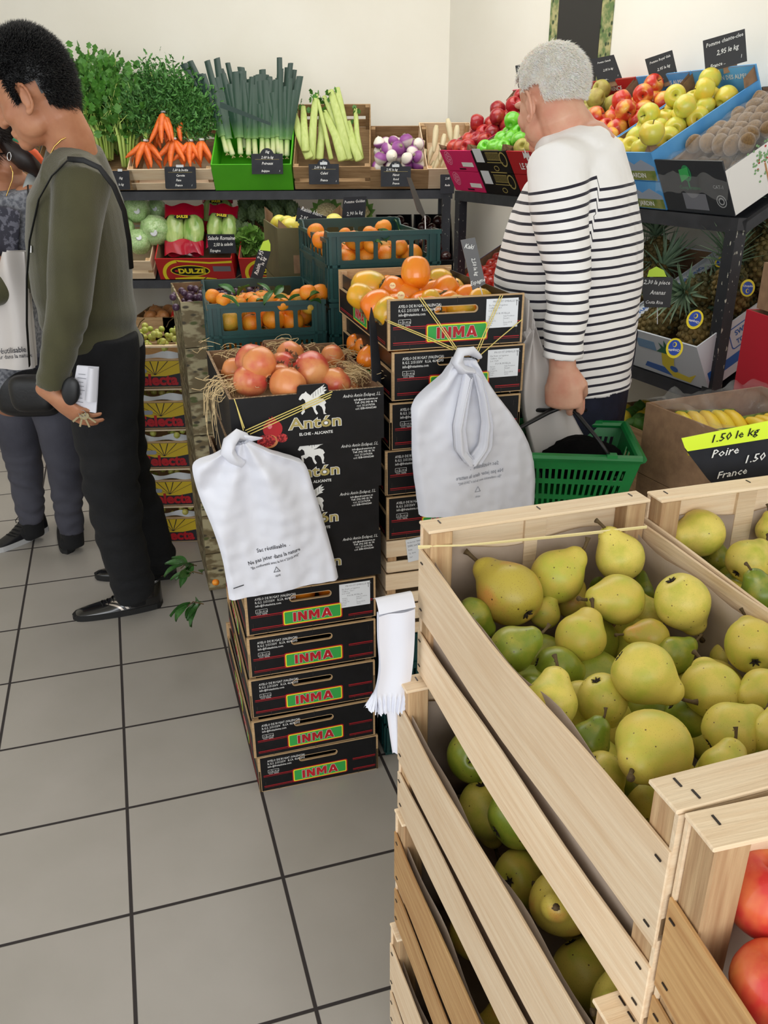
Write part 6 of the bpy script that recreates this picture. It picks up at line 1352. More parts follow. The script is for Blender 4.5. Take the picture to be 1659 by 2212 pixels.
def ctag(M, lab, s_=1.0):
    r = thing('fruit_tag', lab, 'fruit tag', M @ S(s_)); MB().plate([circ(0, 0, .021, .026, 30)], .0008).build('yellow_disc', YR, r)
    g_ = MB().plate([circ(0, -.001, .0155, .020, 30)], .0003, 0, y=-.0006).text('Chiquita', 0, .003, .0085, 1, -.0012, align='CENTER', offset=.0002).plate([circ(0, -.009, .005, .0065), circ(.0012, -.009, .0035, .005)], .0003, 2, y=-.0010); g_.build('brand_print', [BR, WHITE, YR], r)
PWD, PHT = .40, .165
def art_p(g_):
    g_.plate([[(.10, .02), (.13, .018), (.27, .010), (.28, .030), (.25, .040), (.12, .042)]], .0003, 0, y=-.001).box(.10, .19, -.001, -.0006, .10, .135, 3)
    g_.plate([[(.19, .10), (.22, .12), (.215, .14), (.235, .125), (.245, .155), (.255, .128), (.275, .14), (.265, .118), (.285, .10)]], .0003, 1, y=-.0012).plate([[(.215, .10), (.20, .05), (.24, .01), (.32, .008), (.36, .05), (.32, .03), (.27, .035), (.26, .06), (.275, .10)]], .0003, 2, y=-.0014).plate([circ(.255, .045, .018, .012)], .0003, 0, y=-.0018)
for i, s_ in enumerate((RL - .415, RL - .83)):
    M0 = right_M(s_, RLZ)
    pc = carton('pineapple_carton', ['white and blue pineapple carton at the near end of the lower shelf', 'second white pineapple carton, further back on the lower shelf'][i], M0, PWD, DBX + .02, PHT, mat('white_blue_carton', (214, 220, 228), .5), art_p, [BLUEP, mat('pine_green', (30, 110, 80), .5), YR, mat('pale_blue_print', (120, 160, 200), .5)], flap=False)
    Ms = Matrix(((0, -1, 0, PWD + .0004), (1, 0, 0, 0), (0, 0, 1, 0), (0, 0, 0, 1)))
    g_ = MB(); g_.box(.01, DBX, -.001, -.0004, .03, .060, 0, Ms).text('TASTES BEST', .28, .036, .026, 1, -.0014, Ms, offset=.0004, align='CENTER').plate([rrect(.12, .24, .075, .145, .01), rrect(.123, .237, .078, .142, .009)], .0003, 0, Ms, y=-.0008).text('SWEET', .18, .115, .024, 0, -.001, Ms, align='CENTER', offset=.0004).text('TO EAT', .18, .086, .022, 0, -.001, Ms, align='CENTER', offset=.0004)
    g_.build('side_print', [BLUEP, WHITE], pc)
    # broad printed top lip along the inner side wall
    Mt = T(.0, 0, PHT)
    g_ = MB().box(-.002, .055, .02, DBX, -.003, .0, 0, Mt); vs, fs = text_mesh('THANK YOU FOR BUYING', .026, offset=.0006, align='CENTER')
    g_.add(vs, fs, 1, Mt @ T(.036, .22, .0006) @ RZ(pi / 2))
    g_.build('printed_lip', [mat('white_lip', (214, 220, 228), .5), BLUEP], pc)
    zs = PHT - .035
    for j, (x, y, a, dz) in enumerate([(.10, .10, -.6, 0), (.28, .10, .5, 0), (.12, .25, -.3, .02), (.29, .26, .3, .01), (.20, .38, 0, .03), (.22, .22, .1, .065)]):
        spawn('pine%d' % (j % 2), M0 @ T(x, y, zs + dz) @ RZ(a) @ RX(-pi / 2 + .25 if j < 4 else (pi / 2 - .55 if j == 5 else -.25)) @ RZ(j), ['pineapple in the near white carton', 'pineapple in the far white carton'][i], ['pineapples in the near carton', 'pineapples in the far carton'][i])
for px, py, s_, r_, lb in ((1501, 690, 1.15, 8, 'right one of two round yellow and blue tags on the pineapples'), (1457, 752, 1.15, -4, 'lower round yellow and blue tag at the front of the pineapple carton'), (1558, 566, .8, 60, 'yellow and blue tag half hidden under the far pineapple leaves')):
    c = at(px, py, P=right_M(RL - .3, RLZ) @ V((0, .0, PHT + .05)), n=tuple((MRK.to_3x3() @ (RX(TR).to_3x3() @ V((0, 0, 1)))))); c = c + (CAM - c).normalized() * .06
    ctag(T(*c) @ RZ(rad(-28)) @ RX(-.4) @ RY(rad(180 + r_)), lb, s_)
c = at(1615, 622, y=2.62); ctag(T(*c) @ RZ(-.2) @ RX(-.3), 'tag on the pineapple right of the rack post')
qcard('black and lime arched price card for the pineapples on the lower shelf', [(1392, 664), (1384, 600), (1454, 599), (1448, 664)], 2.62, -14, [('2,30 la piece', 1418, 614, .018, 0), ('Ananas', 1420, 636, .018, 0), ('Costa Rica', 1412, 656, .014, 0)], m=mat('jet_slate', (22, 22, 24), .5), arch=[(1398, 598), (1402, 584), (1418, 576), (1434, 584), (1440, 598)], wire=[(1420, 660, 2.63), (1420, 700, 2.64)])
# far end of the lower shelf: navy carton of red tomatoes
MN = right_M(.03, RLZ + .0); TOMM = mat('red_tomato', (176, 34, 30), .2, (196, 54, 36), 4, coat=.4)
proto('tomato', 'tomato', 'tomato', MB().lathe(prof_sm([(.001, -.78), (.5, -.78), (.98, -.1), (.8, .6), (.3, .74), (.001, .62)], 18), 18).mesh('tomato', TOMM, True))
for i in range(2):
    carton('tomato_carton', ['navy-edged carton of red tomatoes left of the striped shirt', 'navy-edged carton hidden behind the old man'][i], right_M(.02 + .42 * i, RLZ), .40, DBX, .12, DBLUE, None, None, flap=True)
    fill(right_M(.02 + .42 * i, RLZ), .01, .39, .02, .4, .09, 'tomato', .033, 'red tomato in the navy carton beside the striped shirt' if not i else 'red tomato behind the old man', 'red tomatoes in the first navy carton' if not i else 'red tomatoes in the second navy carton', parts=False)
# more pineapples standing in the raised rear of the near carton; lemons on the floor level
M0 = right_M(RL - .415, RLZ)
for i, (x, y, z, lb) in enumerate(((.34, .36, .235, 'pineapple standing at the raised rear of the near carton, right of the post'), (.22, .42, .245, 'second pineapple standing at the rear of the near carton'), (.33, .22, .215, 'pineapple with a round tag right of the rack post'), (.36, .43, .30, 'highest pineapple behind the post, cut by the frame'))): spawn('pine%d' % (i % 2), M0 @ T(x, y, z) @ RX(-TR - .2 + .2 * i) @ RZ(i), lb)
slat_crate('old crate of lemons and limes on the floor under the right rack', MRK @ T(1.1, .05, .40), .42, .36, .16, WOLD); slat_crate('upturned crate under the lemons', MRK @ T(1.1, .05, .20), .42, .36, .198, WOLD); slat_crate('lowest crate under the lemons', MRK @ T(1.1, .05, .001), .42, .36, .198, WOLD)
LIMEM = mat('lime_peel', (70, 120, 40), .4, bump=.3, bscale=60); proto('lime', 'lime', 'lime', bpy.data.meshes[PROTO['lemon'][2].name].copy()); PROTO['lime'][2].materials.clear(); PROTO['lime'][2].materials.append(LIMEM)
fill(MRK @ T(1.1, .05, .40), .02, .4, .02, .34, .15, ['lemon', 'lime', 'lime'], .027, 'lemon or lime in the crate under the right rack', 'lemons and limes under the rack', rot='any')
# ---------------------------------------------------------------- people
def skin(n, a, b_): return mat(n, a, .5, b_, 22, lo=.35, hi=.7, sss=.12, bump=.12, bscale=120)
SK1 = skin('olive_skin', (190, 134, 100), (176, 116, 84)); SK2 = skin('reddish_fair_skin', (214, 166, 140), (204, 142, 118)); SK3 = skin('tan_skin', (186, 132, 100), (172, 116, 86))
class Head:
    def __init__(s, c, f, up_=(0, 0, 1), k=1.0):
        f = V(f).normalized(); x = f.cross(V(up_)).normalized(); u = x.cross(f)
        s.M = Matrix(((x.x, f.x, u.x, c[0]), (x.y, f.y, u.y, c[1]), (x.z, f.z, u.z, c[2]), (0, 0, 0, 1))) @ S(k)
    def body(s, mb, ear=True):
        e = lambda c, r, rot=None: mb.sphere(c, r, 24, 0, s.M, rot)
        e((0, -.012, .025), (.075, .097, .090)); e((0, .035, -.03), (.062, .062, .085)); e((0, .040, -.078), (.050, .050, .042)); e((0, .078, -.100), (.024, .022, .020))
        e((0, .088, .012), (.046, .018, .012)); mb.tube([(0, .088, .005), (0, .104, -.022), (0, .114, -.040)], [.010, .012, .013], 12, M=s.M, round_caps=True)
        for g in (-1, 1):
            e((g * .013, .102, -.041), (.009, .010, .008)); e((g * .034, .062, -.035), (.026, .028, .026)); e((g * .038, .025, -.070), (.024, .044, .034))
            if ear:
                R_ = RZ(g * -.30); e((g * .077, -.004, -.022), (.007, .015, .026), R_)
                pts = [(g * (.082 + .010 * sin(t)), -.002 - .020 * sin(t) , -.020 + .034 * cos(t) * 1.0) for t in [i * pi / 8 for i in range(-1, 9)]]
                mb.tube(pts, [.004] + [.0050] * 8 + [.006], 8, M=s.M, round_caps=True); e((g * .083, .004, -.052), (.006, .008, .010))
        e((0, .094, -.068), (.024, .012, .006)); e((0, .093, -.078), (.021, .012, .007))
    def hair(s, parent, loc, m, mask, off, strands, L_, comb, seed=1, rad_=.0011, lump=.004, c0=V((0, -.012, .025)), RR=V((.075, .097, .090))):
        r0 = random.Random(seed); mb = MB(); nu, nv = 72, 48; vs = {}; idx = []; fs = []
        def pt(d, o): q = V((d.x * (RR.x + o), d.y * (RR.y + o), d.z * (RR.z + o))) + c0; return q
        for j in range(nv + 1):
            for i in range(nu):
                th = pi * j / nv; ph = 2 * pi * i / nu; d = V((sin(th) * cos(ph), sin(th) * sin(ph), cos(th))); o = off(d) + lump * nz(d + V((seed, 0, 0)), 4) if off(d) > .003 else off(d)
                idx.append(tuple(s.M @ pt(d, o)))
        def dd(j, i): th = pi * j / nv; ph = 2 * pi * i / nu; return V((sin(th) * cos(ph), sin(th) * sin(ph), cos(th)))
        for j in range(nv):
            for i in range(nu):
                if mask(dd(j + .5, i + .5)): fs.append((j * nu + i, j * nu + (i + 1) % nu, (j + 1) * nu + (i + 1) % nu, (j + 1) * nu + i))
        mb.add(idx, fs); n = 0
        while n < strands:
            d = V((r0.gauss(0, 1), r0.gauss(0, 1), r0.gauss(0, 1))).normalized()
            if not mask(d): continue
            n += 1; p = s.M @ pt(d, off(d) - .002); nr = (s.M.to_3x3() @ d).normalized(); cv = (s.M.to_3x3() @ V(comb(d))); dr = (nr * .55 + cv + V((r0.gauss(0, .22), r0.gauss(0, .22), r0.gauss(0, .22)))).normalized()
            l_ = L_ * r0.uniform(.5, 1.25); a = dr.orthogonal().normalized() * rad_; b_ = dr.cross(a); q1 = p + dr * l_ * .5 + nr * .002; q2 = p + dr * l_ + cv * .004
            mb.add([p + a, p - a * .5 + b_ * .8, p - a * .5 - b_ * .8, q1 + a * .7, q1 - a * .35 + b_ * .5, q1 - a * .35 - b_ * .5, q2], [(0, 1, 4, 3), (1, 2, 5, 4), (2, 0, 3, 5), (3, 4, 6), (4, 5, 6), (5, 3, 6)])
        L0 = T(*loc).inverted(); mb.v = [tuple(L0 @ V(p)) for p in mb.v]
        return mb.build('hair', m, parent, smooth=True)
def hand(mb, w, F_, Nn, side, curl=(.5, .5, .4), k=1.0, thumb=.6):
    F_ = V(F_).normalized(); Nn = V(Nn); Nn = (Nn - F_ * Nn.dot(F_)).normalized(); Sd = F_.cross(Nn) * side; w = V(w)
    P_ = lambda f, s_, n: w + (F_ * f + Sd * s_ + Nn * n) * k
    mb.tube([P_(-.02, 0, 0), P_(.015, 0, 0), P_(.05, .002, 0), P_(.085, 0, 0)], [(.028 * k, .021 * k), (.030 * k, .019 * k), (.041 * k, .017 * k), (.040 * k, .013 * k)], 18, ref=Sd, round_caps=True)
    for i, (s_, L_, r_) in enumerate(((.034, .074, .0084), (.0118, .082, .0086), (-.0108, .076, .0082), (-.032, .060, .0074))):
        p = P_(.078 - .004 * i * (i > 1), s_, 0); pts = [p - F_ * .02 * k, p]; d = F_.copy(); a = 0
        for j, fr in enumerate((.45, .32, .25)):
            a += curl[j] * (1 + .08 * i); d = (F_ * cos(a) + Nn * sin(a)); p = p + d * L_ * fr * k; pts += [p]
        mb.tube(pts, [r_ * k, r_ * 1.05 * k, r_ * k, r_ * .92 * k, r_ * .78 * k], 12, ref=Sd, round_caps=True)
    mb.tube([P_(.015, .020, .004), P_(.045, .040, .010), P_(.070, .048 - .01 * thumb, .018 + .016 * thumb), P_(.090, .044 - .016 * thumb, .028 + .03 * thumb)], [.014 * k, .012 * k, .0105 * k, .0085 * k], 12, ref=Nn, round_caps=True)
def relocate(me, loc): me.transform(T(*loc).inverted()); return me
def person(name, label, loc, mb, m, voxel=.005, smooth=3):
    me = relocate(remesh(mb, voxel, smooth, 'person'), loc); o = meshobj(name, me, m, None, T(*loc)); return tag(o, label, 'person')
def cloth(name, mb, parent, loc, m, voxel=.007, smooth=6, fold=None, cut=None, attr=None):
    me = remesh(mb, voxel, smooth, name)
    if fold:
        ns = [v.normal.copy() for v in me.vertices]
        for v, n in zip(me.vertices, ns): v.co += n * fold(v.co, n)
    if cut:
        bm = bmesh.new(); bm.from_mesh(me); bmesh.ops.delete(bm, geom=[v for v in bm.verts if cut(v.co)], context='VERTS'); bm.to_mesh(me); bm.free()
    if attr:
        a = me.attributes.new('stripe', 'FLOAT', 'POINT'); a.data.foreach_set('value', [attr(v.co) for v in me.vertices])
    me.update(); relocate(me, loc); return meshobj(name, me, m, parent)
def shoe(name, toe, heel, parent, loc, mats, w=.047, h=.095, strips=True):
    """toe, heel = floor points"""
    toe = V(toe); heel = V(heel); L_ = (toe - heel).length; f = (toe - heel) / L_; s_ = V((-f.y, f.x, 0)); B = Matrix(((f.x, s_.x, 0, heel.x), (f.y, s_.y, 0, heel.y), (0, 0, 1, 0), (0, 0, 0, 1)))
    n = 20; seg = 20; vs = []; 
    def wd(t): return w * (.72 + .28 * sin(pi * min(1, t * 1.05 + .1))) * (1 if t < .8 else math.sqrt(max(0, 1 - ((t - .8) / .2) ** 2)) * .98 + .02) * (math.sqrt(max(0, 1 - ((.1 - t) / .1) ** 2)) * .9 + .1 if t < .1 else 1)
    def ht(t): return (h * (1.0 if t < .28 else (1 - .5 * ((t - .28) / .3) if t < .58 else .5 - .22 * ((t - .58) / .42)))) * (1 if t < .88 else max(.25, math.sqrt(max(0, 1 - ((t - .88) / .13) ** 2))))
    up_ = MB(); sl = MB()
    def upper(u, v): t = v; a = pi * u; return (t * L_, -wd(t) * cos(a) * (1 - .12 * sin(a)), .018 + (ht(t) - .018) * sin(a) ** .7)
    up_.grid(lambda u, v: upper(u, v), seg, n * 2, 0, B)
    ol = [(t * L_, wd(t) * 1.04) for t in [i / 24 for i in range(25)]] + [(t * L_, -wd(t) * 1.04) for t in [1 - i / 24 for i in range(25)]]
    vv, ff = poly_mesh([ol], .022); sl.add(vv, ff, 0, B @ T(0, 0, .011))
    L0 = T(*loc).inverted()
    for q in (up_, sl): q.v = [tuple(L0 @ V(p)) for p in q.v]
    o = up_.build('shoe', mats[0], parent, smooth=True); so = sl.build('sole', mats[1], o)
    ls = MB()
    for k in range(5): t = .42 + .06 * k; ls.tube([(t * L_, -.024, ht(t) * .93), ((t + .02) * L_, 0, ht(t) + .004), (t * L_, .024, ht(t) * .93)], .0022, 5, 0, B)
    for g in (-1, 1): ls.tube([(.40 * L_, 0, h * .9), (.36 * L_, g * .02, h * 1.05), (.42 * L_, g * .035, h * .8), (.46 * L_, g * .02, h * .75)], .002, 5, 0, B)
    ls.v = [tuple(L0 @ V(p)) for p in ls.v]; ls.build('laces', mats[2], o)
    if strips:
        st = MB()
        for t0 in (.44, .50):
            st.grid(lambda u, v, t0=t0: (lambda q: (q[0] + .0, q[1] * 1.03, q[2] + .001))(upper(.02 + .36 * v, t0 - .05 + .16 * v + .028 * u)), 2, 10, 0, B)
            st.grid(lambda u, v, t0=t0: (lambda q: (q[0] + .0, q[1] * 1.03, q[2] + .001))(upper(.98 - .36 * v, t0 - .05 + .16 * v + .028 * u)), 2, 10, 0, B)
        st.v = [tuple(L0 @ V(p)) for p in st.v]; st.build('silver_stripe', mats[3], o, smooth=True)
    return o
def sock(parent, loc, p, r_=.042):
    L0 = T(*loc).inverted(); mb = MB().tube([V((p.x, p.y, .16)), V((p.x, p.y, .09)), V((p.x, p.y, .045)), V((p.x - .02, p.y, .04))], [r_, r_, r_ * .95, r_ * .8], 16, round_caps=True); mb.v = [tuple(L0 @ V(q)) for q in mb.v]; mb.build('sock', mat('black_sock', (14, 14, 16), .95), parent, smooth=True)
def chainp(pts): return [at(p[0], p[1], y=p[2]) for p in pts]
SHB = mat('black_patent_shoe', (14, 14, 16), .22, coat=.5); SOLB = mat('black_sole', (20, 20, 20), .7); SOLW = mat('white_sole_edge', (190, 190, 190), .6); SILV = mat('silver_stripe', (196, 186, 176), .35, metal=.6); LACE = mat('black_lace', (12, 12, 12), .8)
HAIRB = mat('black_hair', (14, 13, 14), .45); HAIRW = mat('white_hair', (255, 252, 246), .7, (246, 238, 224), 60, sss=.35); HAIRD = mat('dark_brown_hair', (30, 18, 14), .45)
# ---- the old man in the striped shirt
OY = 2.22; oloc = (.50, 2.24, 0)
hc = at(1188, 210, y=2.24); HD = Head(hc, (-.50, .80, -.30), (-.05, 0, 1), .90)
tor = [(1226, 292, 2.235), (1252, 338, 2.24), (1252, 400, 2.24), (1238, 500, 2.24), (1226, 600, 2.24), (1222, 700, 2.24), (1225, 800, 2.25)]
tr_ = [(.060, .075), (.102, .150), (.138, .185), (.170, .185), (.188, .185), (.184, .185), (.170, .180)]
tp = chainp(tor); Rv = (1, 0, 0)
arm = chainp([(1205, 372, 2.10), (1212, 480, 2.04), (1228, 600, 2.005), (1222, 700, 1.985), (1215, 778, 1.975)])
b_ = MB(); HD.body(b_)
nk = HD.M @ V((0, -.03, -.06)); b_.tube([HD.M @ V((0, -.02, -.02)), nk, nk.lerp(tp[0], .6), tp[1]], [.056, .058, .066, .075], 20, round_caps=True)
b_.tube(tp[1:], [(a * .88, c * .9) for a, c in tr_[1:]], 28, ref=Rv, round_caps=True)
b_.tube(arm, [.055, .048, .042, .036, .029], 18, round_caps=True)
far = [V((.60, 2.40, 1.42)), V((.58, 2.48, 1.15)), V((.42, 2.50, 1.0))]; b_.tube(far, [.05, .042, .03], 16, round_caps=True)
hw_ = at(1215, 790, y=1.972); hand(b_, hw_, (.10, .02, -1), (.35, .95, 0), 1, (.45, 1.15, .9), 1.12, .9)
hand(b_, (.42, 2.50, 1.0), (-.5, 0, -.8), (0, -1, 0), 1, (.4, .4, .3))
lg = [[V((.47, 2.20, .98)), V((.465, 2.18, .55)), V((.47, 2.22, .10))], [V((.585, 2.33, .98)), V((.60, 2.33, .55)), V((.61, 2.36, .10))]]
for q in lg: b_.tube(q, [.085, .055, .038], 18, round_caps=True)
for q in lg: b_.tube([q[2], q[2] + V((0, 0, -.055)), q[2] + V((-.08, .04, -.066))], [.033, .028, .016], 14, round_caps=True)
old = person('person', 'white-haired person seen from behind in a navy-striped white sweater, carrying a green shopping basket', oloc, b_, SK2, .003, 2)
SHIRT = bpy.data.materials.new('striped_jersey'); SHIRT.use_nodes = True
nt = SHIRT.node_tree; N = nt.nodes; L = nt.links; b = N['Principled BSDF']; b.inputs['Roughness'].default_value = .85; b.inputs['Sheen Weight'].default_value = .15
an_ = N.new('ShaderNodeAttribute'); an_.attribute_name = 'stripe'
def mt(op, a, b_=None, c=None):
    x = N.new('ShaderNodeMath'); x.operation = op
    for i, q in enumerate((a, b_, c)):
        if q is None: continue
        if hasattr(q, 'is_output'): L.new(q, x.inputs[i])
        else: x.inputs[i].default_value = q
    return x.outputs[0]
fr = mt('FRACT', mt('DIVIDE', an_.outputs['Fac'], .0222)); st_ = mt('MULTIPLY', mt('LESS_THAN', fr, .30), mt('GREATER_THAN', an_.outputs['Fac'], 0.0))
mx = N.new('ShaderNodeMix'); mx.data_type = 'RGBA'; mx.inputs['A'].default_value = lin((238, 236, 234)); mx.inputs['B'].default_value = lin((28, 26, 42)); L.new(st_, mx.inputs['Factor']); L.new(mx.outputs['Result'], b.inputs['Base Color'])
tcn = N.new('ShaderNodeTexCoord'); nn = N.new('ShaderNodeTexNoise'); nn.inputs['Scale'].default_value = 9; nn.inputs['Detail'].default_value = 3; L.new(tcn.outputs['Object'], nn.inputs['Vector']); bb = N.new('ShaderNodeBump'); bb.inputs['Strength'].default_value = .5; bb.inputs['Distance'].default_value = .02; L.new(nn.outputs['Fac'], bb.inputs['Height']); L.new(bb.outputs[0], b.inputs['Normal'])
c_ = MB(); tt_ = [tp[0] + V((.0, 0, .02)), tp[0]] + tp[1:] + [at(1226, 838, y=2.25)]; rr_ = [(.062, .072), (.070, .085)] + tr_[1:] + [(.172, .182)]
c_.tube(tt_, rr_, 36, ref=Rv, caps=True); c_.sphere(tp[0].lerp(tp[1], .5), (.096, .135, .058), 28)
armc = arm[:]; c_.tube([tp[1] + V((-.02, -.06, -.03))] + armc, [.085, .076, .064, .054, .049, .044], 24)
c_.tube([tp[2] + V((.03, .08, .0))] + far[:2] + [far[2] + V((.02, 0, .02))], [.09, .06, .055, .045], 20)
asg = [arm[i] for i in range(len(arm))]
def seg_d(p, a, b_):
    ab = b_ - a; t = max(0, min(1, (p - a).dot(ab) / ab.dot(ab))); return (p - (a + ab * t)).length, t
ZS = tp[2].z - .03
def arm_par(p):
    best = 9; al = 0; acc = 0
    for i in range(len(arm) - 1):
        d_, t = seg_d(p, arm[i], arm[i + 1]); L_ = (arm[i + 1] - arm[i]).length
        if d_ < best: best = d_; al = acc + t * L_
        acc += L_
    return best, al
def stripe_at(p):
    best, al = arm_par(p)
    zt_ = tp[2].z - .004
    base = (zt_ - p.z) + .014 * sin((p.x - .45) * 8) + .006 * nz(p, 5)
    rad_arm = .079 - .05 * min(1, al / .55)
    if best < rad_arm + .012 and p.y < 2.15 and p.z < zt_ + .06:
        # across the sleeve: height along the arm, dipping toward the back seam
        s_ = (zt_ + .012 - p.z) + .38 * (p.x - arm[1].x) * (1 - min(1, al / .5)) - .12 * (p.x - arm[1].x); return s_
    return base
def foldo(p, n):
    f = .006 * nz(V((p.x * 1.0, p.y, p.z * .5)), 9) + .004 * nz(V((p.x, p.y, p.z * .6 + p.x * .8)), 18)
    best = min(seg_d(p, arm[i], arm[i + 1])[0] for i in range(len(arm) - 1))
    if best < .075 and p.z < arm[1].z - .1: f += .0022 * sin((p.z * 1.0 + p.x * .6) * 80 + nz(p, 8) * 3)
    return f
cutz = at(1226, 826, y=2.25).z
shirt = cloth('striped_sweater', c_, old, oloc, SHIRT, .0055, 5, foldo, lambda p: (p.z < cutz + .04 * (p.x - .45) and p.y > 2.06) or (p.z < arm[-1].z + .006 and p.y <= 2.06) or (math.hypot(p.x - tp[0].x, p.y - tp[0].y) < .066 and p.z > tp[0].z - .02), stripe_at)
sm_ = shirt.modifiers.new('t', 'SOLIDIFY'); sm_.thickness = .002
tr2 = MB(); tr2.tube([tp[-1] + V((0, .01, .04)), tp[-1] + V((.01, .02, -.06)), tp[-1] + V((.03, .02, -.16))], [(.158, .172), (.156, .170), (.14, .15)], 28, ref=Rv)
for q in lg: tr2.tube([q[0] + V((0, 0, .08)), q[0], q[1], q[2], q[2] + V((0, 0, -.05))], [.12, .115, .082, .070, .068], 24)
cloth('navy_trousers', tr2, old, oloc, mat('navy_denim', (26, 30, 52), .8, (20, 24, 42), 40, bump=.2, bscale=200), .008, 5, lambda p, n: .006 * nz(p, 12))
for q in lg: shoe('shoe', (q[2].x - .20, q[2].y + .12, 0), (q[2].x + .06, q[2].y - .03, 0), old, oloc, [SHB, SOLB, LACE, SILV], strips=False)
hmask = lambda d: (d.z > -.42 - .25 * max(0, -d.y) and not (d.y > .30 and d.z < .42) and not (abs(d.x) > .60 and d.y > -.30 and d.z < -.02) and not (d.y > .05 and d.z < -.1))
HD.hair(old, oloc, HAIRW, hmask, lambda d: .003 + .006 * max(0, min(1, (d.z + .45) * 1.6)), 16000, .014, lambda d: (d.x * .1, -.75 + .3 * max(0, d.z), -.65), 3, .0007, .002)
# white bag in his other hand and the basket
BKP = at(1300, 935, y=1.93)
def basket():
    c0_ = at(1362, 984, z=.848); P_ = T(c0_.x, c0_.y, .690) @ RZ(rad(2)) @ Matrix(((1, .30, 0, 0), (0, 1, 0, 0), (0, 0, 1, 0), (0, 0, 0, 1))) @ T(-.19, .13, 0); r = thing('shopping_basket', 'green plastic shopping basket with black handles, held by the striped-sweater person', 'shopping basket', P_)
    w0, d0, w1, d1, h = .31, .19, .38, .26, .158
    def wall(nm, a, b_, c, d_, rows, horiz=False):
        # quad a(bottom left) b(bottom right) c(top right) d(top left), slotted
        a, b_, c, d_ = map(V, (a, b_, c, d_)); u0 = (b_ - a).length; hh = ((c + d_) / 2 - (a + b_) / 2).length; holes = []
        for (r0_, r1_, n, ex) in rows:
            for i in range(n):
                x0 = ex + (1 - 2 * ex) * i / n; x1 = x0 + (1 - 2 * ex) / n * .55; holes.append([(x0, r0_), (x1, r0_), (x1, r1_), (x0, r1_)])
        vs, fs = poly_mesh([[(0, 0), (1, 0), (1, 1), (0, 1)]] + holes, .02)
        nr = (b_ - a).cross(d_ - a).normalized(); out = [tuple((a.lerp(b_, x)).lerp(d_.lerp(c, x), y) + nr * (z * .15)) for x, y, z in vs]
        MB().add(out, fs).build(nm, GREENB, r)
    B0 = [(-w0 / 2, -d0 / 2, 0), (w0 / 2, -d0 / 2, 0), (w0 / 2, d0 / 2, 0), (-w0 / 2, d0 / 2, 0)]; B1 = [(-w1 / 2, -d1 / 2, h), (w1 / 2, -d1 / 2, h), (w1 / 2, d1 / 2, h), (-w1 / 2, d1 / 2, h)]
    rows = [(.62, .80, 22, .05), (.34, .54, 22, .05), (.08, .26, 22, .05)]
    for i in range(4): j = (i + 1) % 4; wall('basket_wall', B0[i], B0[j], B1[j], B1[i], rows if i % 2 == 0 else [(.60, .84, 3, .3)] + [(.42, .5, 9, .08), (.28, .36, 9, .08), (.12, .2, 9, .08)])
    rim = MB()
    for i in range(4): rim.tube([B1[i], B1[(i + 1) % 4]], [(.010, .012)] * 2, 8, ref=(0, 0, 1))
    rim.build('rim', GREENB, r, smooth=False); MB().box(-w0 / 2, w0 / 2, -d0 / 2, d0 / 2, -.002, .003).build('basket_floor', GREENB, r)
    Pi = P_.inverted(); hx = Pi @ (hw_ + V((.012, .02, -.105)))
    for g in (-1, 1):
        pts = [V((-.12, g * d1 / 2, h)), V((-.125, g * .11, h + .045)), hx + V((-.035, g * .006, -.015)), hx, hx + V((.03, g * .006, -.012)), V((.04 + .05, g * .12, h + .04)), V((.12, g * d1 / 2, h))]
        MB().tube(pts, [.0045, .0045, .006, .007, .006, .0045, .0045], 8).build('handle', mat('black_handle', (16, 16, 18), .4), r, smooth=True)
        for x in (-.12, .12): MB().box(x - .012, x + .012, g * d1 / 2 - .010, g * d1 / 2 + .010, h - .002, h + .012).build('handle_hinge', GREENB, r)
    q = lumpy(7, .2, 1.3, sq=.6); q.v = [(p[0] * .10 + .07, p[1] * .09, p[2] * .08 + .11) for p in q.v]; o = q.build('black_cloth_bundle', mat('black_cloth', (6, 6, 7), .95, bump=.5, bscale=60, spec=.1), None, P_, smooth=True); tag(o, 'black cloth bundle lying inside the green basket', 'cloth')
    return r
basket()
PW_ = Plane(V((.36, 2.03, .95)), rad(8))
kW = PW_.q(1150, 700)
def depW(x, z):
    dx, dz = x - kW[0], kW[1] - z; a = math.atan2(dx, max(.01, dz)); return .012 * sin(a * 13) + .010 * nz((x, 5, z * .6), 14) - .02 * math.exp(-((dx - .04) / .06) ** 2)
mb, _ = bag_mesh(PW_, [(1132, 640), (1130, 700), (1128, 760), (1124, 850), (1140, 940), (1155, 1000)], [(1142, 650), (1158, 720), (1180, 770), (1216, 850), (1252, 920), (1282, 972)], depW, .05, 2, 4)
r_ = thing('carrier_bag', 'thin white carrier bag hanging in front of the striped sweater, beside the trays', 'plastic bag', PW_.M); mb.build('bag_film', mat('thin_white_bag', (218, 212, 208), .4, alpha=.9), r_, smooth=True)

# ---- the man in the olive sweater
mloc = (-1.0, 2.68, 0); MY = 2.62
hc = at(73, 196, y=2.55); HM = Head(hc, (-.93, .06, -.34), (-.34, 0, .93), 1.07)
tp2 = chainp([(158, 322, 2.60), (165, 372, 2.62), (166, 430, 2.63), (172, 520, 2.64), (178, 620, 2.65), (198, 710, 2.67), (222, 770, 2.68)]); trr = [(.062, .085), (.095, .170), (.130, .200), (.148, .195), (.146, .180), (.140, .175), (.128, .175)]
armm = chainp([(176, 402, 2.49), (160, 520, 2.43), (150, 650, 2.40), (132, 740, 2.38), (110, 838, 2.37)])
farm = [V((-1.0, 2.82, 1.40)), V((-1.12, 2.90, 1.15)), V((-1.30, 2.78, 1.08))]
b_ = MB(); HM.body(b_); b_.tube([HM.M @ V((0, -.02, -.02)), HM.M @ V((0, -.035, -.07)), tp2[0].lerp(HM.M @ V((0, -.04, -.08)), .35), tp2[1]], [.055, .058, .066, .075], 20, round_caps=True)
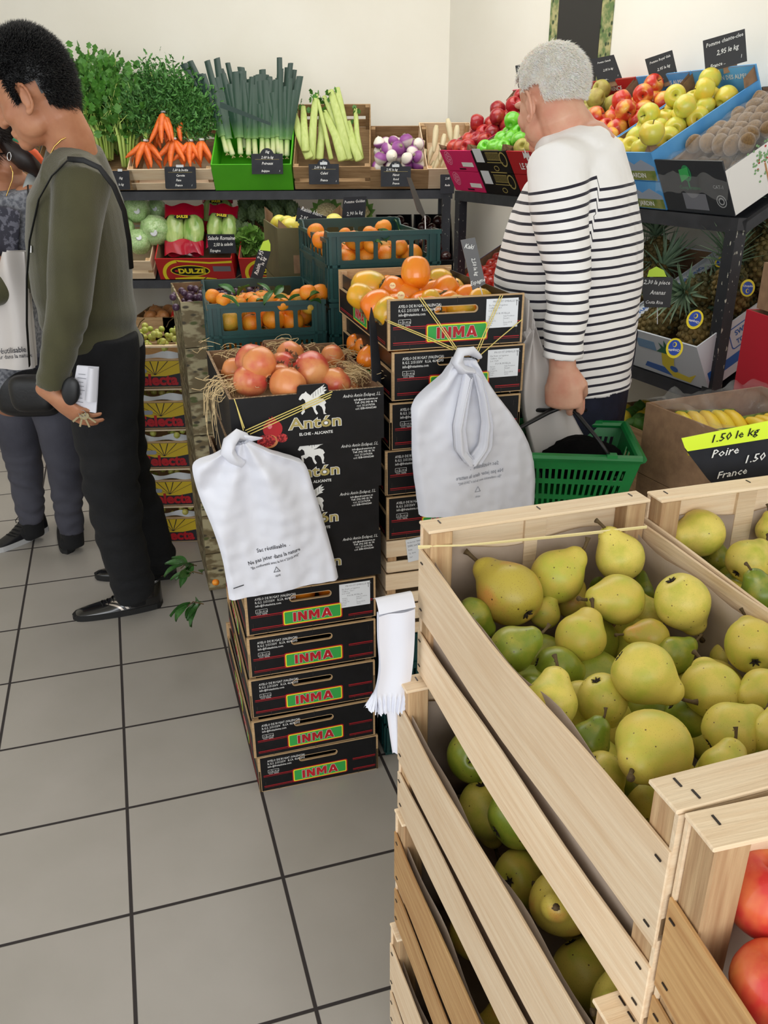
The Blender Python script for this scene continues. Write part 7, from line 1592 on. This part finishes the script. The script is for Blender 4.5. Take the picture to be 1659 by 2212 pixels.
b_.tube(tp2[1:], [(a * .86, c * .9) for a, c in trr[1:]], 28, ref=Rv, round_caps=True); b_.tube(armm, [.058, .048, .042, .036, .029], 18, round_caps=True); b_.tube(farm, [.055, .045, .030], 16, round_caps=True)
hand(b_, at(108, 850, y=2.368), (.62, .05, -.62), (.5, .8, .4), -1, (.25, .35, .3), 1.08, .5); hand(b_, farm[2], (-1, -.1, 0), (0, 0, -1), 1, (.3, .3, .3))
nl = chainp([(216, 770, 2.62), (226, 900, 2.59), (240, 1040, 2.59), (262, 1170, 2.60), (292, 1285, 2.625)]); fl_ = chainp([(236, 770, 2.76), (246, 900, 2.80), (275, 1030, 2.84), (318, 1130, 2.85), (345, 1225, 2.86)])
for q in (nl, fl_): b_.tube(q, [.09, .075, .058, .045, .038], 18, round_caps=True); b_.tube([q[-1], V((q[-1].x, q[-1].y, .05)), V((q[-1].x - .07, q[-1].y - .01, .036))], [.033, .028, .014], 14, round_caps=True)
man = person('person', 'dark-haired person in an olive sweater and black trousers standing in profile at the left edge', mloc, b_, SK1, .0045, 7)
OL = mat('olive_knit', (74, 72, 46), .92, (66, 64, 40), 9, bump=.35, bscale=300, sheen=.3); c_ = MB(); c_.tube([tp2[0] + V((.004, 0, .0))] + tp2[1:] , [(.074, .088)] + trr[1:], 36, ref=Rv)
c_.tube([tp2[1] + V((.01, -.07, -.02))] + armm, [.095, .082, .068, .060, .052, .043], 24); c_.tube([tp2[1] + V((.0, .08, -.02))] + farm, [.09, .07, .055, .042], 20)
def foldm(p, n):
    f = .005 * nz(V((p.x, p.y, p.z * .45)), 9); best = min(seg_d(p, armm[i], armm[i + 1])[0] for i in range(4))
    if best < .08: f += .0035 * sin(p.z * 90 + p.x * 60 + 5 * nz(p, 9)) * max(0, min(1, (1.15 - p.z) * 5)) * (.5 + nz(p, 6)) + .004 * nz(V((p.x * 2, p.y, p.z * .3)), 14)
    else: f += .006 * sin((p.z + .25 * p.x) * 60 + 2 * nz(p, 6)) * max(0, min(1, (1.12 - p.z) * 8))
    return f
cloth('olive_sweater', c_, man, mloc, OL, .0055, 5, foldm, lambda p: (p.z < armm[-1].z + .0 and p.y < 2.47) or ((p - tp2[0]).length < .060 and p.z > tp2[0].z - .01))
t_ = MB()
for q, w_ in ((nl, 1), (fl_, .95)): t_.tube([q[0] + V((0, 0, .07))] + q + [V((q[-1].x, q[-1].y, .075))], [.125 * w_, .122 * w_, .104 * w_, .088 * w_, .078 * w_, .072 * w_, .070 * w_], 26)
cloth('black_trousers', t_, man, mloc, mat('black_twill', (9, 10, 13), .9, (13, 14, 18), 30, bump=.25, bscale=160), .0075, 4, lambda p, n: .008 * nz(V((p.x, p.y, p.z)), 11) + .005 * sin(p.z * 70 + 4 * nz(p, 6)) * max(0, 1 - abs(p.z - .45) * 3) + .004 * sin(p.z * 75 + 5 * nz(p, 8)) * max(0, 1 - abs(p.z - .12) * 9))
shoe('shoe', tuple(at(158, 1338, z=0)), tuple(at(352, 1300, z=0)), man, mloc, [SHB, SOLB, LACE, SILV], w=.050); shoe('shoe', tuple(at(205, 1248, z=0)), tuple(at(382, 1240, z=0)), man, mloc, [SHB, SOLB, LACE, SILV], w=.048)
mmask = lambda d: d.z > -.30 - .62 * max(0, -d.y) and not (d.y > .50 and d.z < .40) and not (abs(d.x) > .40 and d.y > -.36 and d.z < -.04 and d.y < .24) and not (d.y > .12 and d.z < -.02 and not (.46 > d.y > .24 and d.z > -.36))
HM.hair(man, mloc, HAIRB, mmask, lambda d: .002 + .007 * max(0, min(1, (d.z + .35) * 1.3)) + .002 * max(0, -d.y) * max(0, min(1, (d.z + .6) * 2)), 16000, .020, lambda d: (d.x * .2, -.35 + .8 * max(0, d.y), .35 * d.z - .25), 5, .0010, .005, V((0, -.012, .014)), V((.075, .090, .118)))
L0 = T(*mloc).inverted()
def child(mb, nm, m, par, L0, smooth=True, lab=None): mb.v = [tuple(L0 @ V(p)) for p in mb.v]; o = mb.build(nm, m, par, smooth=smooth); (o.__setitem__('label', lab) if lab else None); return o
GOLDM = mat('gold_chain', (232, 190, 110), .25, metal=1.0)
def ring_pts(c, nr, ra, rb, a0, a1, n=30):
    B = basis(nr); return [c + (B.to_3x3() @ V((ra * cos(a0 + (a1 - a0) * i / n), rb * sin(a0 + (a1 - a0) * i / n), 0))) for i in range(n + 1)]
child(MB().tube([at(px, py, y=y) for px, py, y in ((104, 352, 2.515), (108, 335, 2.508), (118, 316, 2.505), (132, 302, 2.508), (150, 294, 2.52), (168, 291, 2.54), (186, 288, 2.57), (192, 286, 2.61))], .0022, 6), 'gold_necklace', GOLDM, man, L0)
STRAP = mat('black_strap', (18, 20, 22), .6)
def strap(pts, w_, par, L0, nm='shoulder_strap'):
    pts = [at(*p[:2], y=p[2]) for p in pts]; return child(MB().tube(pts, [(w_, .002)] * len(pts), 10, ref=(.3, 0, .95)), nm, STRAP, par, L0)
bgm = thing('crossbody_bag', 'black crossbody bag with a long strap worn by the person in the olive sweater', 'bag', T(*at(70, 850, y=2.75)))
LB = bgm.matrix_world.inverted()
sq_ = lambda t, e=.55: math.copysign(abs(t) ** e, t)
bb_ = lumpy(11, .03, 1.5); bb_.v = [(sq_(p[0]) * .075, p[1] * .035, sq_(p[2]) * .065) for p in bb_.v]; bb_.build('bag_body', mat('black_leather', (18, 18, 20), .4, bump=.2, bscale=80), bgm, smooth=True)
strap([(64, 790, 2.56), (58, 700, 2.47), (58, 600, 2.46), (64, 520, 2.45), (84, 430, 2.44), (112, 380, 2.425), (146, 346, 2.43)], .0075, bgm, LB); strap([(146, 344, 2.45), (180, 346, 2.44), (215, 362, 2.45), (246, 402, 2.47), (268, 455, 2.50), (279, 520, 2.55), (284, 580, 2.62)], .0075, bgm, LB)
MB().tube([LB @ at(66, 530, y=2.475), LB @ at(66, 545, y=2.475)], .006, 8).build('strap_buckle', CHROME, bgm)
# papers, wallet, keys
r_ = thing('document_sleeve', 'clear sleeve of folded white papers held at the hip', 'papers', T(*at(180, 840, y=2.36)))
Lp = r_.matrix_world.inverted(); Q = [Lp @ at(px, py, y=2.36) for px, py in ((148, 882), (206, 893), (213, 793), (166, 790))]
def pg(u, v, o=0, f=.0): return Q[0].lerp(Q[1], u).lerp(Q[3].lerp(Q[2], u), v) + V((0, o + .004 * sin(v * 3 + u), 0))
for k in range(4): MB().grid(lambda u, v, k=k: pg(u, v, .0025 * k) , 8, 8).build('sheet', mat('printer_paper', (226, 226, 234), .7), r_, smooth=True)
MB().grid(lambda u, v: pg(.55 + .45 * u, .25 + .75 * v, -.004 - .012 * sin(u * pi)), 10, 8).build('folded_sheet', mat('printer_paper', (226, 226, 234), .7), r_, smooth=True)
tx = MB()
for k in range(8): tx.add([tuple(pg(.12 + .02 * (k % 2), .18 + .09 * k, -.003)), tuple(pg(.5 - .05 * (k % 3), .18 + .09 * k, -.003)), tuple(pg(.5 - .05 * (k % 3), .195 + .09 * k, -.003)), tuple(pg(.12 + .02 * (k % 2), .195 + .09 * k, -.003))], [(0, 1, 2, 3)])
tx.build('printed_lines', mat('grey_text', (150, 152, 160), .7), r_)
q = lumpy(3, .04, 1.5); q.v = [(p[0] * .026, p[1] * .012, p[2] * .042) for p in q.v]; o = q.build('wallet', mat('black_rubber', (24, 25, 28), .45), None, T(*at(153, 845, y=2.345)) @ RY(.25), smooth=True); tag(o, 'black rounded wallet held between hand and papers', 'wallet')
r_ = thing('key_bunch', 'bunch of metal keys dangling from the fingers beside the papers', 'keys', T(*at(178, 893, y=2.35)))
for k, a in enumerate((-.9, -.3, .35, .9)):
    MB().plate([circ(0, 0, .009, .009), circ(0, .003, .003)], .002, 0, RY(a) @ T(0, .003 * k, -.012)).box(-.0028, .0028, .003 * k, .003 * k + .002, -.045, -.020, 0, RY(a)).build('key', mat('brass_key', (190, 176, 140), .3, metal=1), r_)
MB().tube([V((.010 * cos(t), 0, .010 * sin(t))) for t in [i * pi / 8 for i in range(17)]], .001, 6, caps=False).build('key_ring', CHROME, r_)
for q in (nl, fl_): sock(man, mloc, q[-1], .046)
# ---- the woman cut by the left edge
wloc = (-1.45, 3.12, 0); hcw = at(-22, 300, y=3.02); HW = Head(hcw, (-.85, -.25, -.15), (0, 0, 1), 1.0)
tw_ = chainp([(8, 372, 3.05), (16, 410, 3.06), (12, 460, 3.06), (4, 560, 3.06), (2, 660, 3.06), (14, 760, 3.08), (30, 830, 3.10)]); rw = [(.055, .06), (.09, .14), (.115, .16), (.12, .15), (.12, .15), (.135, .16), (.135, .16)]
aw = chainp([(62, 432, 2.97), (66, 560, 2.95), (40, 640, 2.92), (2, 575, 2.86)])
b_ = MB(); HW.body(b_); b_.tube([HW.M @ V((0, -.02, -.02)), HW.M @ V((0, -.03, -.08)), tw_[0], tw_[1]], [.048, .050, .056, .065], 20, round_caps=True)
b_.tube(tw_[1:], [(a * .88, c * .88) for a, c in rw[1:]], 24, ref=Rv, round_caps=True); b_.tube(aw, [.05, .04, .034, .026], 16, round_caps=True); hand(b_, aw[3], (-.5, -.2, .4), (0, -1, -.3), 1, (.8, .8, .5), .95)
w1 = chainp([(20, 800, 3.12), (36, 900, 3.12), (52, 1000, 3.15), (66, 1110, 3.20)]); w2 = chainp([(90, 800, 3.10), (125, 900, 3.06), (140, 1000, 3.06), (149, 1110, 3.10)])
for q in (w1, w2): b_.tube(q, [.085, .07, .055, .04], 18, round_caps=True); b_.tube([q[-1], V((q[-1].x, q[-1].y, .05)), V((q[-1].x - .01, q[-1].y - .02, .036))], [.030, .026, .014], 12, round_caps=True)
wom = person('person', 'person in a grey cardigan and dark jeans, cut by the left edge', wloc, b_, SK3, .005, 3); LW = T(*wloc).inverted()
GC = mat('heather_grey_knit', (140, 142, 148), .95, (96, 98, 106), 90, lo=.4, hi=.6, bump=.5, bscale=220); c_ = MB(); c_.tube([tw_[0].lerp(tw_[1], .6)] + tw_[1:], [(.085, .10)] + [(a * 1.06 + .006, c * 1.06 + .006) for a, c in rw[1:]], 30, ref=Rv); c_.tube([tw_[2] + V((.02, -.05, 0))] + aw[:3] + [aw[2].lerp(aw[3], .7)], [.08, .065, .056, .05, .042], 20)
cloth('grey_cardigan', c_, wom, wloc, GC, .007, 5, lambda p, n: .005 * nz(V((p.x, p.y, p.z * .5)), 10))
hd = MB().tube(chainp([(104, 396, 3.16), (88, 386, 3.08), (68, 392, 3.00), (54, 412, 2.95)]), [(.030, .014), (.034, .020), (.026, .016), (.014, .008)], 16, round_caps=True); child(hd, 'hood_collar', mat('pale_grey_knit', (176, 184, 186), .95, bump=.3, bscale=200), wom, LW)
dk = MB().tube(chainp([(14, 455, 2.885), (12, 500, 2.875), (8, 560, 2.88), (4, 620, 2.885)]), [(.045, .012)] * 4, 16, round_caps=True); child(dk, 'patterned_top', mat('patterned_navy', (46, 46, 58), .8, (96, 96, 108), 60, lo=.5, hi=.56), wom, LW)
strap([(60, 400, 2.93), (62, 450, 2.90), (60, 520, 2.885), (58, 600, 2.88)], .006, wom, LW, 'bag_strap')
t_ = MB()
for q in (w1, w2): t_.tube([q[0] + V((0, 0, .08))] + q + [V((q[-1].x, q[-1].y, .09))], [.115, .108, .088, .070, .054, .050], 24)
cloth('dark_jeans', t_, wom, wloc, mat('charcoal_denim', (52, 52, 62), .85, (72, 72, 82), 5, bump=.2, bscale=220), .0075, 4, lambda p, n: .004 * nz(p, 14) + .003 * sin(p.z * 95 + p.x * 30 + 6 * nz(p, 9)) * max(0, min(1, (.5 - p.z) * 4)))
shoe('shoe', tuple(at(-12, 1195, z=0)), tuple(at(98, 1140, z=0)), wom, wloc, [mat('black_sneaker', (20, 20, 24), .5), SOLW, LACE, SILV], strips=False); shoe('shoe', tuple(at(146, 1198, z=0)), tuple(at(152, 1118, z=0)), wom, wloc, [mat('black_sneaker', (20, 20, 24), .5), SOLB, LACE, SILV], strips=False, w=.046)
for q in (w1, w2): sock(wom, wloc, q[-1], .045)
HW.hair(wom, wloc, HAIRD, lambda d: not (d.y > .35 and d.z < .45) and d.z > -.75 and not (abs(d.x) > .7 and d.y > -.2 and d.z < -.1), lambda d: .012, 2500, .04, lambda d: (0, -.8, -.6), 8, .0014, .004)
pn = MB().tube(chainp([(10, 300, 3.0), (38, 322, 2.99), (62, 345, 2.98), (82, 372, 3.0)]), [.035, .045, .042, .020], 16, round_caps=True)
for i in range(len(pn.v)): p = V(pn.v[i]); pn.v[i] = tuple(p + V((nz(p, 30), nz(p + V((3, 0, 0)), 30), nz(p + V((0, 3, 0)), 30))) * .008)
child(pn, 'ponytail', HAIRD, wom, LW)
sc = MB().tube(chainp([(32, 302, 2.945), (52, 312, 2.935), (76, 330, 2.935), (94, 352, 2.95)]), [(.006, .010), (.008, .012), (.010, .014), (.008, .012)], 10, round_caps=True); child(sc, 'hair_scarf', mat('orange_green_scarf', (206, 84, 40), .7, (30, 110, 76), 14, lo=.48, hi=.52), wom, LW)
child(MB().tube([at(20 + 7 * cos(t) * .6, 338 + 9 * sin(t), y=2.935) for t in [i * pi / 8 for i in range(17)]], .0016, 6, caps=False), 'hoop_earring', CHROME, wom, LW)
child(MB().tube([at(px, py, y=2.925) for px, py in ((22, 358), (28, 372), (27, 388), (21, 404), (15, 420), (10, 436))], .0018, 6), 'gold_necklace', GOLDM, wom, LW)
PV = Plane(at(40, 560, y=2.80), rad(6)); kV = PV.q(30, 540)
mb, _ = bag_mesh(PV, [(8, 542), (-20, 620), (-40, 700), (-30, 800)], [(50, 546), (58, 620), (64, 700), (74, 796)], lambda x, z: .018 * sin((x - kV[0]) * 70 / (1 + 2 * max(0, kV[1] - z))) + .012 * nz((x, 2, z * .6), 12), .07, 2, 6)
r_ = thing('carrier_bag', 'crumpled white carrier bag at the left edge in front of the grey cardigan', 'plastic bag', PV.M); mb.build('bag_film', mat('thin_white_bag', (218, 212, 208), .4, alpha=.9), r_, smooth=True)
printed(PV, lambda x, z: -.02, [('Sac réutilisable', 20, 760, .026, .05, 0), ('Ne pas jeter dans la nature', 16, 772, .02, .05, 0)], 'printed_text', INK, r_)
r_ = thing('handbag', 'black handbag with a silver buckle hanging between the two people on the left', 'handbag', T(*at(62, 850, y=2.96)))
q = lumpy(13, .07, 1.4); q.v = [(sq_(p[0]) * .12, p[1] * .045, sq_(p[2]) * .085) for p in q.v]; q.build('bag_body', mat('black_leather', (18, 18, 20), .4), r_, smooth=True)
MB().plate([rrect(-.02, .02, .02, .05, .004), rrect(-.014, .014, .026, .044, .003)], .003, y=-.062).build('buckle', CHROME, r_); MB().tube([(.055, -.05, .02), (.056, -.052, -.015)], .006, 8, round_caps=True).build('zip_pull', CHROME, r_)
# leafy twigs low on the floor beside the mottled cartons
r0 = random.Random(2)
for i, (px, py, y) in enumerate(((438, 1240, 2.42), (440, 1305, 2.30), (425, 1222, 2.5))):
    r_ = thing('leafy_twig', ['leafy clementine twig poking out beside the left cartons', 'lower leafy twig near the floor behind the hanging bag', 'upper leafy twig beside the mottled cartons'][i], 'twig', T(*at(px, py, y=y)))
    tw = MB().tube([(0, 0, 0), (-.03, -.01, .015), (-.05, -.02, .0)], .0018, 5); tw.build('stem', STEM, r_)
    for k in range(6):
        o = bpy.data.objects.new('leaf', LEAF1); COL.objects.link(o); o.parent = r_; o.matrix_local = T(-.05 * r0.random(), 0, .0) @ RZ(r0.uniform(1.6, 4.6)) @ RY(r0.uniform(-.3, 1.1)) @ RX(r0.uniform(-.8, .8)) @ S(r0.uniform(.05, .08))
pick(466, 1258, 8, at(466, 1258, y=2.26).z, 'clem', (0, 1), .3, 'small clementine showing low beside the left cartons')
